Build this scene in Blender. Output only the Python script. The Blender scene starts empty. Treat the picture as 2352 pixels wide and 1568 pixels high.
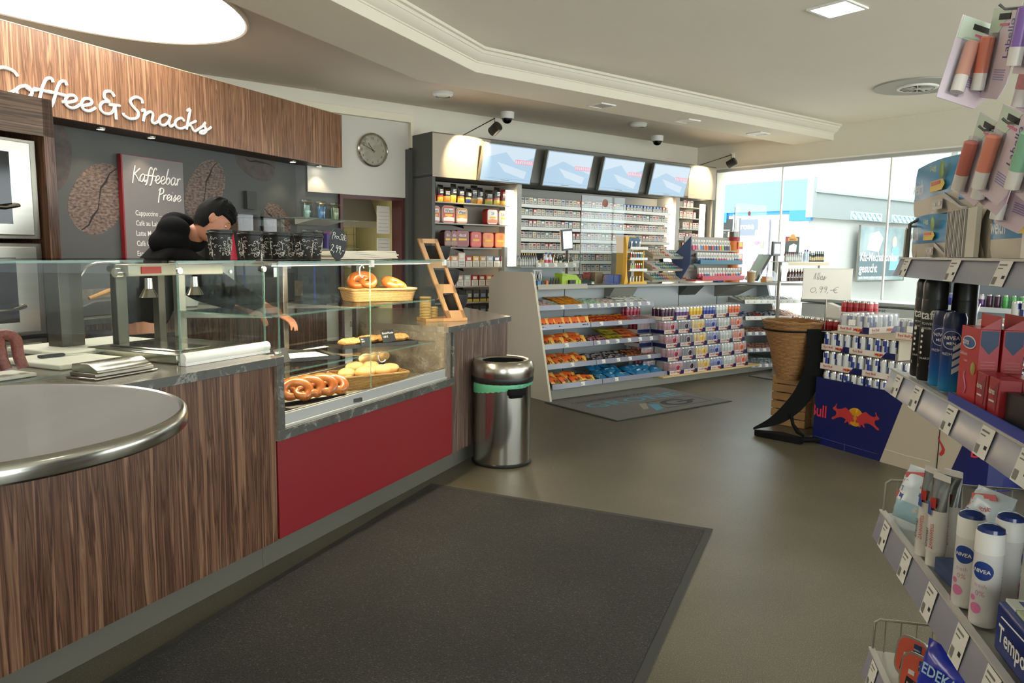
import bpy, math, random
from mathutils import Vector, Matrix
random.seed(7)
PI = math.pi
D = bpy.data
SC = bpy.context.scene
COL = SC.collection

# ------------------------------------------------------------------ camera, sky, exposure
cam_d = D.cameras.new('camera'); cam = D.objects.new('camera', cam_d); COL.objects.link(cam)
SC.camera = cam
cam_d.sensor_width = 36.0
cam_d.lens = 36.0 * 1725.0 / 2352.0
cam_d.shift_y = 14.0 / 2352.0
cam_d.clip_start = 0.05; cam_d.clip_end = 200
cam.matrix_world = (Matrix.Translation((0, 0, 1.45)) @ Matrix.Rotation(math.radians(90 - 7.25), 4, 'X')
                    @ Matrix.Rotation(math.radians(0.84), 4, 'Z'))
SC.view_settings.view_transform = 'Standard'
SC.view_settings.look = 'None'
SC.view_settings.gamma = 1
SC.view_settings.use_curve_mapping = False
SC.view_settings.exposure = 0.5
w = D.worlds.new('sky'); SC.world = w; w.use_nodes = True
bgn = w.node_tree.nodes['Background']
bgn.inputs[0].default_value = (0.93, 0.97, 1.0, 1); bgn.inputs[1].default_value = 4.4
SC.cycles.transparent_max_bounces = 24
SC.cycles.max_bounces = 8
SC.cycles.diffuse_bounces = 5
SC.cycles.sample_clamp_indirect = 8

# ------------------------------------------------------------------ frames
# A = coffee counter, B = tobacco wall / cash desk, G = product shelf beside the camera, R = drinks stack
ANG = {'W': 0.0, 'A': math.radians(66.2), 'B': math.radians(37.6), 'G': math.radians(256.6), 'R': math.radians(-63.5)}
ORG = {'W': (0, 0), 'A': (0, 0), 'B': (0, 0), 'G': (0, 0), 'R': (2.376, 5.778)}
def wp(fr, x, y):
    a = ANG[fr]; o = ORG[fr]
    return (o[0] + x * math.cos(a) - y * math.sin(a), o[1] + x * math.sin(a) + y * math.cos(a))
def conv(fr, to, x, y):
    X, Y = wp(fr, x, y); a = ANG[to]; X -= ORG[to][0]; Y -= ORG[to][1]
    return (X * math.cos(a) + Y * math.sin(a), -X * math.sin(a) + Y * math.cos(a))

# ------------------------------------------------------------------ materials
def lin(h):
    h = h.lstrip('#'); c = [int(h[i:i + 2], 16) / 255 for i in (0, 2, 4)]
    return tuple((v / 12.92 if v <= .04045 else ((v + .055) / 1.055) ** 2.4) for v in c) + (1,)
MATS = {}
def mat(name, col='#888888', rough=.5, metal=0, emit=None, es=0, alpha=1, spec=.5, trans=0, coat=0, var=0, scale=30, stretch=(1, 1, 1), bump=0, col2=None, sheen=0):
    if name in MATS: return MATS[name]
    m = D.materials.new(name); m.use_nodes = True; nt = m.node_tree; b = nt.nodes['Principled BSDF']
    c = lin(col)
    b.inputs['Base Color'].default_value = c
    b.inputs['Roughness'].default_value = rough
    b.inputs['Metallic'].default_value = metal
    b.inputs['Specular IOR Level'].default_value = spec
    b.inputs['Transmission Weight'].default_value = trans
    b.inputs['Coat Weight'].default_value = coat
    b.inputs['Alpha'].default_value = alpha
    if sheen: b.inputs['Sheen Weight'].default_value = sheen
    if emit:
        b.inputs['Emission Color'].default_value = lin(emit); b.inputs['Emission Strength'].default_value = es
    if var or bump or col2:
        tc = nt.nodes.new('ShaderNodeTexCoord'); mp = nt.nodes.new('ShaderNodeMapping'); mp.inputs['Scale'].default_value = stretch
        nz = nt.nodes.new('ShaderNodeTexNoise'); nz.inputs['Scale'].default_value = scale; nz.inputs['Detail'].default_value = 6
        nt.links.new(tc.outputs['Object'], mp.inputs[0]); nt.links.new(mp.outputs[0], nz.inputs['Vector'])
        rp = nt.nodes.new('ShaderNodeValToRGB')
        if col2: c0, c1 = c, lin(col2)
        else:
            c0 = tuple(v * (1 - var) for v in c[:3]) + (1,); c1 = tuple(min(1, v * (1 + var)) for v in c[:3]) + (1,)
        rp.color_ramp.elements[0].color = c0; rp.color_ramp.elements[1].color = c1
        rp.color_ramp.elements[0].position = .3; rp.color_ramp.elements[1].position = .7
        nt.links.new(nz.outputs['Fac'], rp.inputs[0]); nt.links.new(rp.outputs[0], b.inputs['Base Color'])
        if bump:
            bp = nt.nodes.new('ShaderNodeBump'); bp.inputs['Strength'].default_value = bump; bp.inputs['Distance'].default_value = .01
            nt.links.new(nz.outputs['Fac'], bp.inputs['Height']); nt.links.new(bp.outputs[0], b.inputs['Normal'])
    MATS[name] = m
    return m
def nodes(m): return m.node_tree.nodes, m.node_tree.links, m.node_tree.nodes['Principled BSDF']
def ramp(N, pts):
    r = N.new('ShaderNodeValToRGB'); e = r.color_ramp.elements
    while len(e) < len(pts): e.new(.5)
    for el, (p, c) in zip(e, pts): el.position = p; el.color = lin(c)
    return r
def wood_mat(name, dark, mid, light, axis, sc=9.0, rough=.32):
    # zebrano style laminate: stripes running along 'axis'
    m = mat(name, mid, rough); N, L, b = nodes(m)
    tc = N.new('ShaderNodeTexCoord'); mp = N.new('ShaderNodeMapping')
    s = [1, 1, 1]; s['xyz'.index(axis)] = .022; mp.inputs['Scale'].default_value = s
    n0 = N.new('ShaderNodeTexNoise'); n0.inputs['Scale'].default_value = sc * 4.2; n0.inputs['Detail'].default_value = 4; n0.inputs['Distortion'].default_value = .6
    mp2 = N.new('ShaderNodeMapping'); s2 = [1, 1, 1]; s2['xyz'.index(axis)] = .10; mp2.inputs['Scale'].default_value = s2
    n1 = N.new('ShaderNodeTexNoise'); n1.inputs['Scale'].default_value = sc * 1.1; n1.inputs['Detail'].default_value = 3
    n2 = N.new('ShaderNodeTexNoise'); n2.inputs['Scale'].default_value = sc * 16; n2.inputs['Detail'].default_value = 2
    L.new(tc.outputs['Object'], mp.inputs[0]); L.new(tc.outputs['Object'], mp2.inputs[0])
    # warp the fine stripes with a broad slow wobble
    wv = N.new('ShaderNodeVectorMath'); wv.operation = 'MULTIPLY_ADD'; wv.inputs[1].default_value = (.035, .035, .035)
    L.new(n1.outputs['Color'], wv.inputs[0]); L.new(mp.outputs[0], wv.inputs[2])
    L.new(mp2.outputs[0], n1.inputs['Vector']); L.new(wv.outputs[0], n0.inputs['Vector']); L.new(wv.outputs[0], n2.inputs['Vector'])
    r = ramp(N, [(.30, dark), (.42, mid), (.50, dark), (.56, mid), (.64, light), (.72, mid)])
    L.new(n0.outputs['Fac'], r.inputs[0])
    mx = N.new('ShaderNodeMix'); mx.data_type = 'RGBA'; mx.blend_type = 'MULTIPLY'; mx.inputs[0].default_value = .35
    r2 = ramp(N, [(.35, '#777777'), (.65, '#ffffff')]); L.new(n2.outputs['Fac'], r2.inputs[0])
    L.new(r.outputs[0], mx.inputs[6]); L.new(r2.outputs[0], mx.inputs[7]); L.new(mx.outputs[2], b.inputs['Base Color'])
    return m
def speckle_mat(name, base, dark, light, sc, rough, amt=.5, bump=0):
    m = mat(name, base, rough); N, L, b = nodes(m)
    tc = N.new('ShaderNodeTexCoord')
    n0 = N.new('ShaderNodeTexNoise'); n0.inputs['Scale'].default_value = sc; n0.inputs['Detail'].default_value = 2
    n1 = N.new('ShaderNodeTexNoise'); n1.inputs['Scale'].default_value = 1.6; n1.inputs['Detail'].default_value = 4
    L.new(tc.outputs['Object'], n0.inputs['Vector']); L.new(tc.outputs['Object'], n1.inputs['Vector'])
    r = ramp(N, [(.30, dark), (.44, base), (.62, base), (.68, light)]); L.new(n0.outputs['Fac'], r.inputs[0])
    r2 = ramp(N, [(.3, '#c8c8c8'), (.7, '#ffffff')]); L.new(n1.outputs['Fac'], r2.inputs[0])
    mx = N.new('ShaderNodeMix'); mx.data_type = 'RGBA'; mx.blend_type = 'MULTIPLY'; mx.inputs[0].default_value = amt
    L.new(r.outputs[0], mx.inputs[6]); L.new(r2.outputs[0], mx.inputs[7]); L.new(mx.outputs[2], b.inputs['Base Color'])
    if bump:
        bp = N.new('ShaderNodeBump'); bp.inputs['Strength'].default_value = bump; bp.inputs['Distance'].default_value = .004
        L.new(n0.outputs['Fac'], bp.inputs['Height']); L.new(bp.outputs[0], b.inputs['Normal'])
    return m
def stone_mat(name, base, dark, vein, rough=.35, sc=7):
    m = mat(name, base, rough); N, L, b = nodes(m)
    tc = N.new('ShaderNodeTexCoord'); n0 = N.new('ShaderNodeTexNoise'); n0.inputs['Scale'].default_value = sc; n0.inputs['Detail'].default_value = 9; n0.inputs['Roughness'].default_value = .68; n0.inputs['Distortion'].default_value = 1.4
    L.new(tc.outputs['Object'], n0.inputs['Vector'])
    r = ramp(N, [(.30, dark), (.47, base), (.56, base), (.60, vein), (.63, base), (.75, dark)]); L.new(n0.outputs['Fac'], r.inputs[0]); L.new(r.outputs[0], b.inputs['Base Color'])
    return m
def pane_mat(name, tint, refl=1.0, ior=1.45, rough=0.0):
    m = D.materials.new(name); m.use_nodes = True; nt = m.node_tree; nt.nodes.clear()
    o = nt.nodes.new('ShaderNodeOutputMaterial'); mx = nt.nodes.new('ShaderNodeMixShader'); t = nt.nodes.new('ShaderNodeBsdfTransparent'); g = nt.nodes.new('ShaderNodeBsdfGlossy'); f = nt.nodes.new('ShaderNodeFresnel')
    t.inputs[0].default_value = lin(tint); g.inputs['Roughness'].default_value = rough; f.inputs[0].default_value = ior
    g.inputs[0].default_value = (refl, refl, refl, 1)
    gm = nt.nodes.new('ShaderNodeNewGeometry'); iv = nt.nodes.new('ShaderNodeMath'); iv.operation = 'SUBTRACT'; iv.inputs[0].default_value = 1; mu = nt.nodes.new('ShaderNodeMath'); mu.operation = 'MULTIPLY'
    nt.links.new(gm.outputs['Backfacing'], iv.inputs[1]); nt.links.new(f.outputs[0], mu.inputs[0]); nt.links.new(iv.outputs[0], mu.inputs[1])
    nt.links.new(mu.outputs[0], mx.inputs[0]); nt.links.new(t.outputs[0], mx.inputs[1]); nt.links.new(g.outputs[0], mx.inputs[2]); nt.links.new(mx.outputs[0], o.inputs[0])
    MATS[name] = m
    return m
def wicker_mat(name, c1, c2, sx=60, sz=480):
    m = mat(name, c1, .55); N, L, b = nodes(m)
    tc = N.new('ShaderNodeTexCoord'); w1 = N.new('ShaderNodeTexWave'); w1.wave_type = 'BANDS'; w1.bands_direction = 'Z'; w1.inputs['Scale'].default_value = sz / 6.28; w1.inputs['Distortion'].default_value = 1.2; w1.inputs['Detail Scale'].default_value = sx / 3
    n = N.new('ShaderNodeTexNoise'); n.inputs['Scale'].default_value = sx; L.new(tc.outputs['Object'], w1.inputs['Vector']); L.new(tc.outputs['Object'], n.inputs['Vector'])
    a = N.new('ShaderNodeMath'); a.operation = 'MULTIPLY'; L.new(w1.outputs['Fac'], a.inputs[0]); L.new(n.outputs['Fac'], a.inputs[1])
    r = ramp(N, [(.1, c2), (.35, c1)]); L.new(a.outputs[0], r.inputs[0]); L.new(r.outputs[0], b.inputs['Base Color'])
    bp = N.new('ShaderNodeBump'); bp.inputs['Strength'].default_value = .8; bp.inputs['Distance'].default_value = .006
    L.new(w1.outputs['Fac'], bp.inputs['Height']); L.new(bp.outputs[0], b.inputs['Normal'])
    return m

wood_v = wood_mat('walnut_laminate', '#43291d', '#71503c', '#8b6850', 'z', sc=11)
wood_h = wood_mat('walnut_laminate_cross', '#3a281c', '#66503d', '#7f6650', 'x')
wood_sign = wood_mat('walnut_sign_laminate', '#6b4933', '#9a7053', '#b58b6a', 'z', sc=11)
wood_grey = wood_mat('walnut_laminate_end', '#4d3b34', '#755f53', '#8d776a', 'z', sc=11)
stone_e = stone_mat('stone_edge', '#4e4d48', '#33332f', '#8b8880')
stone_t = stone_mat('stone_top', '#7b7368', '#5c554c', '#948c80', rough=.16)
stone_r = stone_mat('stone_case_side', '#7a6f60', '#5a4d40', '#9a8f80', rough=.4, sc=11)
floor_m = speckle_mat('vinyl_floor', '#595341', '#3f3b2e', '#a8a08c', 300, .42, .7)
carpet_m = speckle_mat('mat_pile', '#32302c', '#191815', '#56534b', 150, .95, .95, bump=.9)
carpet_e = mat('mat_rubber_edge', '#33332f', .8)
carpet2_m = speckle_mat('mat_grey_pile', '#6f6d69', '#5c5a56', '#8b8984', 200, .95, .4, bump=.4)
paint = mat('ceiling_paint', '#e6decb', .75, var=.01, scale=3)
paint_hi = mat('ceiling_paint_upper', '#efe7d6', .75, var=.01, scale=2)
paint_low = mat('ceiling_paint_mauve', '#d2c6b6', .6, var=.01, scale=2)
cream = mat('cream_paint', '#e0d8c0', .6)
wallp = mat('wall_paint', '#dcd7c6', .7, var=.01, scale=4)
greyp = mat('light_grey_panel', '#c2beb2', .5)
darkp = mat('anthracite_laminate', '#4a4a45', .5)
darkp2 = mat('dark_recess', '#262622', .6)
shelf_g = mat('shelf_grey', '#a6a49a', .45)
beige = mat('beige_laminate', '#c2b8a6', .5)
beige_e = mat('beige_edge', '#cfc6ac', .5)
steel = mat('brushed_steel', '#979287', .34, 1, var=.05, scale=60, stretch=(1, 1, .02))
steel_s = mat('smooth_steel', '#c2beb4', .16, 1)
steel_d = mat('dark_steel', '#6c6961', .3, 1)
alu = mat('brushed_aluminium', '#bfbfbb', .35, .4)
chrome = mat('chrome', '#dcdcdc', .08, 1)
black = mat('black_plastic', '#1b1b19', .4)
black_m = mat('matt_black', '#070707', .8, spec=.2)
red_p = mat('red_laminate', '#7d1a20', .4)
red_d = mat('dark_red_edge', '#4a1418', .4)
white = mat('white_plastic', '#efede6', .45)
offw = mat('off_white', '#dcd6c6', .6)
glass = pane_mat('clear_glass', '#fafcfb', .5)
glass_w = pane_mat('window_glass', '#fbfefd', .6, 1.3)
film = pane_mat('clear_film', '#f3f5f6', 1, 1.5, .12)
gl_edge = mat('green_glass_edge', '#86aa9c', .1, 0, alpha=.4)
clearp = pane_mat('clear_acrylic', '#f1f6f6', 1, 1.5, .03)
tag_w = mat('price_tag_paper', '#e6e3da', .6)
tag_k = mat('print_grey', '#77756f', .7)
ink = mat('black_ink', '#22211f', .7)
rail_m = mat('price_rail_plastic', '#8e8e9b', .25)
rail_c = mat('price_rail_clear', '#8f909c', .2)
wire_m = mat('galvanised_wire', '#a9a79c', .35, .7)
wick = wicker_mat('pale_wicker', '#d9b06e', '#8c5f2c', 90, 300)
wick2 = wicker_mat('brown_wicker', '#b4854e', '#6e4824', 50, 190)
beech = mat('beech_wood', '#cb9457', .4, var=.12, scale=14, stretch=(1, 1, .1))
crate_w = mat('crate_wood', '#a17b4e', .6, var=.22, scale=10, stretch=(.15, 1, 1))
pine = mat('pine_board', '#d6b47c', .55, var=.1, scale=12, stretch=(.1, 1, 1))
# ------------------------------------------------------------------ mesh building
class M:
    def __init__(s): s.v = []; s.f = []; s.m = []; s.ms = []
    def _mi(s, m):
        if m not in s.ms: s.ms.append(m)
        return s.ms.index(m)
    def add(s, vs, fs, m, T=None):
        o = len(s.v)
        if T is not None: vs = [T @ Vector(v) for v in vs]
        s.v.extend([tuple(v) for v in vs])
        if isinstance(m, (list, tuple)):
            for f, mm in zip(fs, m): s.f.append(tuple(i + o for i in f)); s.m.append(s._mi(mm))
        else:
            k = s._mi(m)
            for f in fs: s.f.append(tuple(i + o for i in f)); s.m.append(k)
        return s
    def box(s, x0, x1, y0, y1, z0, z1, m, T=None, front=None, top=None):
        vs = [(x0, y0, z0), (x1, y0, z0), (x1, y1, z0), (x0, y1, z0), (x0, y0, z1), (x1, y0, z1), (x1, y1, z1), (x0, y1, z1)]
        fs = [(0, 3, 2, 1), (4, 5, 6, 7), (0, 1, 5, 4), (1, 2, 6, 5), (2, 3, 7, 6), (3, 0, 4, 7)]
        return s.add(vs, fs, [m, top or m, front or m, m, m, m], T)
    def rbox(s, x0, x1, y0, y1, z0, z1, m, r=.01, n=3, T=None):
        # rounded in plan, straight in z
        p = []
        for cx, cy, a in ((x1 - r, y1 - r, 0), (x0 + r, y1 - r, 90), (x0 + r, y0 + r, 180), (x1 - r, y0 + r, 270)):
            for i in range(n + 1):
                t = math.radians(a + 90 * i / n); p.append((cx + r * math.cos(t), cy + r * math.sin(t)))
        return s.prism(p, z0, z1, m, T=T)
    def prism(s, p, a, b, m, axis='z', T=None, cap=None):
        n = len(p)
        def P(q, h):
            return (q[0], q[1], h) if axis == 'z' else ((q[0], h, q[1]) if axis == 'y' else (h, q[0], q[1]))
        vs = [P(q, a) for q in p] + [P(q, b) for q in p]
        fs = [tuple(range(n - 1, -1, -1)), tuple(range(n, 2 * n))] + [(i, (i + 1) % n, n + (i + 1) % n, n + i) for i in range(n)]
        if axis == 'y': fs = [tuple(reversed(f)) for f in fs]
        mm = [cap or m, cap or m] + [m] * n
        return s.add(vs, fs, mm, T)
    def lathe(s, prof, m, n=20, c=(0, 0, 0), T=None, a0=0, a1=2 * PI, sx=1, sy=1, fm=None, cap=True):
        full = abs(a1 - a0 - 2 * PI) < 1e-6; k = n if full else n + 1
        vs = []
        for r, z in prof:
            for i in range(k):
                t = a0 + (a1 - a0) * i / n; vs.append((c[0] + r * sx * math.cos(t), c[1] + r * sy * math.sin(t), c[2] + z))
        fs = []; mm = []
        for j in range(len(prof) - 1):
            for i in range(n):
                i2 = (i + 1) % k
                fs.append((j * k + i, j * k + i2, (j + 1) * k + i2, (j + 1) * k + i))
                mm.append(fm(i, j) if fm else (m[j] if isinstance(m, (list, tuple)) else m))
        if full and cap:
            m0 = m[0] if isinstance(m, (list, tuple)) else m; m1 = m[-1] if isinstance(m, (list, tuple)) else m
            if prof[0][0] > 1e-4: fs.append(tuple(range(k - 1, -1, -1))); mm.append(m0)
            if prof[-1][0] > 1e-4: fs.append(tuple(range((len(prof) - 1) * k, len(prof) * k))); mm.append(m1)
        return s.add(vs, fs, mm, T)
    def cyl(s, x, y, z0, z1, r, m, n=16, T=None): return s.lathe([(r, z0), (r, z1)], m, n, (x, y, 0), T)
    def sph(s, c, r, m, nu=14, nv=8, T=None, fn=None):
        if not isinstance(r, (tuple, list)): r = (r, r, r)
        vs = [(c[0], c[1], c[2] - r[2])]
        for j in range(1, nv):
            t = PI * j / nv
            for i in range(nu):
                a = 2 * PI * i / nu; vs.append((c[0] + r[0] * math.sin(t) * math.cos(a), c[1] + r[1] * math.sin(t) * math.sin(a), c[2] - r[2] * math.cos(t)))
        vs.append((c[0], c[1], c[2] + r[2]))
        if fn: vs = [fn(Vector(v)) for v in vs]
        fs = [(0, 1 + (i + 1) % nu, 1 + i) for i in range(nu)]
        for j in range(nv - 2):
            for i in range(nu):
                a = 1 + j * nu + i; b = 1 + j * nu + (i + 1) % nu; fs.append((a, b, b + nu, a + nu))
        L = len(vs) - 1
        fs += [(L, L - nu + i, L - nu + (i + 1) % nu) for i in range(nu)]
        return s.add(vs, fs, m, T)
    def tube(s, pts, r, m, n=6, closed=False, T=None, flat=1.0, up=None):
        pts = [Vector(p) for p in pts]; k = len(pts)
        rs = r if isinstance(r, (list, tuple)) else [r] * k
        vs = []; prev = None
        for i, p in enumerate(pts):
            if closed: t = pts[(i + 1) % k] - pts[i - 1]
            else: t = pts[min(i + 1, k - 1)] - pts[max(i - 1, 0)]
            if t.length < 1e-9: t = Vector((0, 0, 1))
            t.normalize()
            u0 = Vector(up) if up else (prev if prev is not None else (Vector((0, 0, 1)) if abs(t.z) < .9 else Vector((1, 0, 0))))
            a = u0 - t * u0.dot(t)
            if a.length < 1e-6: a = t.orthogonal()
            a.normalize(); prev = a; b = t.cross(a)
            for j in range(n):
                th = 2 * PI * j / n; vs.append(p + a * (rs[i] * flat * math.cos(th)) + b * (rs[i] * math.sin(th)))
        fs = []
        for i in range(k if closed else k - 1):
            for j in range(n):
                i2 = (i + 1) % k
                fs.append((i * n + j, i2 * n + j, i2 * n + (j + 1) % n, i * n + (j + 1) % n))
        if not closed:
            fs.append(tuple(range(n))); fs.append(tuple(range(k * n - 1, (k - 1) * n - 1, -1)))
        return s.add(vs, [tuple(reversed(f)) for f in fs], m, T)
    def text(s, body, size, m, loc=(0, 0, 0), face='-y', ext=.0004, al='LEFT', sx=1.0):
        vs, fs = text_mesh(body, al)
        T = Matrix.Translation(loc) @ FACE[face] @ Matrix.Diagonal((size * sx, size, 1, 1))
        n = len(vs)
        s.add([(x, y, ext) for x, y in vs], fs, m, T)
        return s
    def script(s, body, size, m, loc, face='-y', r=.012, slant=.18, sx=1.0, fs_=None):
        T = Matrix.Translation(loc) @ FACE[face]
        x = 0
        for ch in body:
            g = GLYPH.get(ch)
            if g is None: x += .35; continue
            for st in g[1]:
                p = [((x + a * 1.0 + b * slant) * size * sx, b * size, 0) for a, b in smooth(st)]
                s.tube([T @ Vector(q) for q in p], r, m, n=6)
            x += g[0]
        return x * size * sx
    def build(s, name, parent=None, fr=None, loc=(0, 0, 0), rz=0, bev=0, smooth_a=.65, sub=0):
        me = D.meshes.new(name); me.from_pydata(s.v, [], s.f); me.validate()
        for q in s.ms: me.materials.append(q)
        me.polygons.foreach_set('material_index', s.m[:len(me.polygons)] if len(me.polygons) == len(s.m) else [0] * len(me.polygons))
        me.polygons.foreach_set('use_smooth', [True] * len(me.polygons))
        try: me.set_sharp_from_angle(angle=smooth_a)
        except Exception: pass
        me.update()
        o = D.objects.new(name, me); COL.objects.link(o)
        if bev:
            b = o.modifiers.new('bevel', 'BEVEL'); b.width = bev; b.segments = 2; b.limit_method = 'ANGLE'; b.angle_limit = .7
        if sub:
            q = o.modifiers.new('sub', 'SUBSURF'); q.levels = sub; q.render_levels = sub
        if parent is not None:
            o.parent = parent; KIDS.setdefault(parent.name, []).append(o)
        if fr: place(o, fr, loc, rz)
        elif parent is not None and (loc != (0, 0, 0) or rz): o.location = loc; o.rotation_euler = (0, 0, rz)
        return o
KIDS = {}
FACE = {'-y': Matrix.Rotation(PI / 2, 4, 'X'), '+z': Matrix.Identity(4),
        '+x': Matrix.Rotation(PI / 2, 4, 'Z') @ Matrix.Rotation(PI / 2, 4, 'X'),
        '-x': Matrix.Rotation(-PI / 2, 4, 'Z') @ Matrix.Rotation(PI / 2, 4, 'X'),
        '+y': Matrix.Rotation(PI, 4, 'Z') @ Matrix.Rotation(PI / 2, 4, 'X')}
_TX = {}
BOLD = ('Bull', 'Red Bull', 'Red', 'weich', 'EDEKA', 'Tempo', 'NIVEA', 'durex', 'West', 'taft', 'BiFi', 'HYGIENE', 'TÜCHER', 'Kfz-Mechatroniker', 'gesucht', 'rose', 'ducal')
def text_mesh(body, al='LEFT'):
    k = (body, al)
    if k in _TX: return _TX[k]
    c = D.curves.new('t', 'FONT'); c.body = body; c.size = 1; c.resolution_u = 2; c.align_x = al; c.offset = .018 if body in BOLD else .004
    o = D.objects.new('t', c)
    me = D.meshes.new_from_object(o)
    r = ([(v.co.x, v.co.y) for v in me.vertices], [tuple(p.vertices) for p in me.polygons])
    D.objects.remove(o); D.curves.remove(c); D.meshes.remove(me)
    _TX[k] = r
    return r
def smooth(p, k=4):
    if len(p) < 3: return p
    q = [p[0]] + list(p) + [p[-1]]; out = []
    for i in range(1, len(q) - 2):
        a, b, c, d = q[i - 1], q[i], q[i + 1], q[i + 2]
        for j in range(k):
            t = j / k
            out.append(tuple(.5 * (2 * b[n] + (c[n] - a[n]) * t + (2 * a[n] - 5 * b[n] + 4 * c[n] - d[n]) * t * t + (3 * b[n] - a[n] - 3 * c[n] + d[n]) * t ** 3) for n in range(len(b))))
    out.append(tuple(p[-1]))
    return out
GLYPH = {
 'C': (.72, [[(.74, .80), (.62, .96), (.38, 1.0), (.14, .8), (.02, .45), (.12, .12), (.36, 0), (.6, .1), (.76, .3)]]),
 'o': (.50, [[(.26, .5), (.09, .40), (.04, .2), (.16, .0), (.34, .08), (.41, .28), (.33, .46), (.22, .5), (.34, .38), (.52, .42)]]),
 'f': (.36, [[(.40, .86), (.34, 1.0), (.22, .92), (.15, .6), (.12, .2), (.06, -.12), (-.04, -.2)], [(-.06, .46), (.40, .44)]]),
 'e': (.44, [[(-.02, .16), (.16, .2), (.34, .34), (.28, .5), (.12, .46), (.05, .22), (.14, .02), (.3, .0), (.46, .18)]]),
 '&': (.80, [[(.58, .84), (.44, 1.0), (.22, .93), (.2, .7), (.38, .56), (.16, .5), (.02, .27), (.16, .04), (.42, .06), (.56, .26), (.58, .5)], [(.38, .44), (.80, .48)], [(.60, .46), (.66, -.14)]]),
 'S': (.60, [[(.56, .80), (.50, .97), (.32, 1.0), (.18, .8), (.28, .58), (.46, .36), (.44, .1), (.24, 0), (.06, .1), (.02, .2)]]),
 'n': (.52, [[(-.04, .46), (.06, .5), (.05, 0)], [(.05, .24), (.2, .48), (.32, .42), (.32, .1), (.4, .0), (.54, .14)]]),
 'a': (.52, [[(.36, .44), (.2, .5), (.04, .3), (.06, .05), (.2, .0), (.34, .22), (.38, .5)], [(.38, .5), (.35, .2), (.42, .0), (.54, .14)]]),
 'c': (.42, [[(.34, .40), (.22, .5), (.05, .3), (.09, .05), (.26, .0), (.44, .14)]]),
 'k': (.46, [[(-.02, .9), (.08, 1.0), (.06, .5), (.04, 0)], [(.34, .5), (.08, .24), (.18, .22), (.32, .0), (.46, .12)]]),
 's': (.40, [[(-.02, .12), (.14, .32), (.22, .52), (.20, .36), (.30, .16), (.22, -.02), (.08, -.04), (.1, .06), (.34, .2), (.46, .36)]]),
 'K': (.56, [[(.1, 1.0), (.06, .5), (.05, -.15)], [(.5, .85), (.08, .42), (.2, .42), (.54, .02)]]),
 'b': (.44, [[(.14, 1.05), (.06, .5), (.06, .04)], [(.06, .2), (.2, .46), (.36, .3), (.26, .02), (.08, .04)]]),
 'r': (.34, [[(.04, .46), (.06, 0)], [(.06, .22), (.16, .44), (.32, .46)]]),
 'P': (.52, [[(.16, .95), (.1, .4), (.1, -.25)], [(.0, .8), (.2, 1.0), (.46, .92), (.46, .62), (.14, .45)]]),
 'i': (.22, [[(.06, .48), (.05, .06), (.12, .0)], [(.10, .68), (.10, .72)]]),
 'A': (.46, [[(.0, .06), (.18, .96), (.22, .0)]]),
 'l': (.20, [[(.08, .98), (.04, .4), (.06, .02), (.14, .0)]]),
 '0': (.62, [[(.3, .62), (.08, .5), (.02, .22), (.2, .0), (.46, .06), (.56, .34), (.44, .58), (.28, .62)]]),
 '9': (.48, [[(.36, .7), (.18, .74), (.08, .56), (.2, .42), (.36, .55), (.38, .7), (.36, .3), (.28, -.02)]]),
 '2': (.50, [[(.04, .62), (.2, .76), (.36, .6), (.2, .3), (.02, .04), (.22, .1), (.42, .02)]]),
 ',': (.24, [[(.1, .08), (.04, -.14)]]),
 '-': (.34, [[(.04, .3), (.28, .32)]]),
 '€': (.60, [[(.56, .66), (.36, .72), (.16, .5), (.14, .2), (.34, .0), (.54, .04)], [(.0, .44), (.42, .46)], [(.0, .28), (.4, .3)]]),
 't': (.30, [[(.12, .85), (.08, .1), (.2, .0)], [(-.02, .55), (.28, .56)]]),
}
def place(o, fr, loc, rz=0):
    x, y = wp(fr, loc[0], loc[1]); o.location = (x, y, loc[2]); o.rotation_euler = (0, 0, ANG[fr] + rz)
def tag(o, label, cat, group=None, kind=None):
    if label: o['label'] = label
    if cat: o['category'] = cat
    if group: o['group'] = group
    if kind: o['kind'] = kind
    return o
def thing(name, label, cat, fr, loc, rz=0, group=None):
    o = D.objects.new(name, None); COL.objects.link(o); o.empty_display_size = .05; place(o, fr, loc, rz)
    return tag(o, label, cat, group)
def one(mb, name, label, cat, fr, loc=(0, 0, 0), rz=0, group=None, **k):
    o = mb.build(name, None, fr, loc, rz, **k); return tag(o, label, cat, group)
def struct(mb, name, fr='W', loc=(0, 0, 0), parent=None, **k):
    o = mb.build(name, parent, fr if parent is None else None, loc, 0, **k)
    if parent is None: o['kind'] = 'structure'
    return o
def dup(src, fr=None, loc=None, rz=0, label=None, group=None):
    r = src.copy(); COL.objects.link(r)
    if fr: place(r, fr, loc, rz)
    if label: r['label'] = label
    if group: r['group'] = group
    for ch in KIDS.get(src.name, []):
        c = ch.copy(); COL.objects.link(c); c.parent = r; KIDS.setdefault(r.name, []).append(c)
        for g in KIDS.get(ch.name, []):
            d = g.copy(); COL.objects.link(d); d.parent = c; KIDS.setdefault(c.name, []).append(d)
    return r
class Proto:
    """first call places the source object itself, later calls place copies"""
    def __init__(s, src): s.src = src; s.used = False
    def put(s, fr, loc, rz=0, label=None, group=None, tilt=None):
        if not s.used:
            s.used = True; o = s.src; place(o, fr, loc, rz)
            if label: o['label'] = label
            if group: o['group'] = group
        else: o = dup(s.src, fr, loc, rz, label, group)
        if tilt: o.rotation_euler = (tilt[0], tilt[1], o.rotation_euler[2]) if len(tilt) == 2 else tilt
        return o
ORD = ['leftmost', 'second', 'third', 'fourth', 'fifth', 'sixth', 'seventh', 'eighth', 'ninth', 'tenth', 'eleventh', 'twelfth', 'thirteenth', 'fourteenth', 'fifteenth', 'sixteenth']
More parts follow.
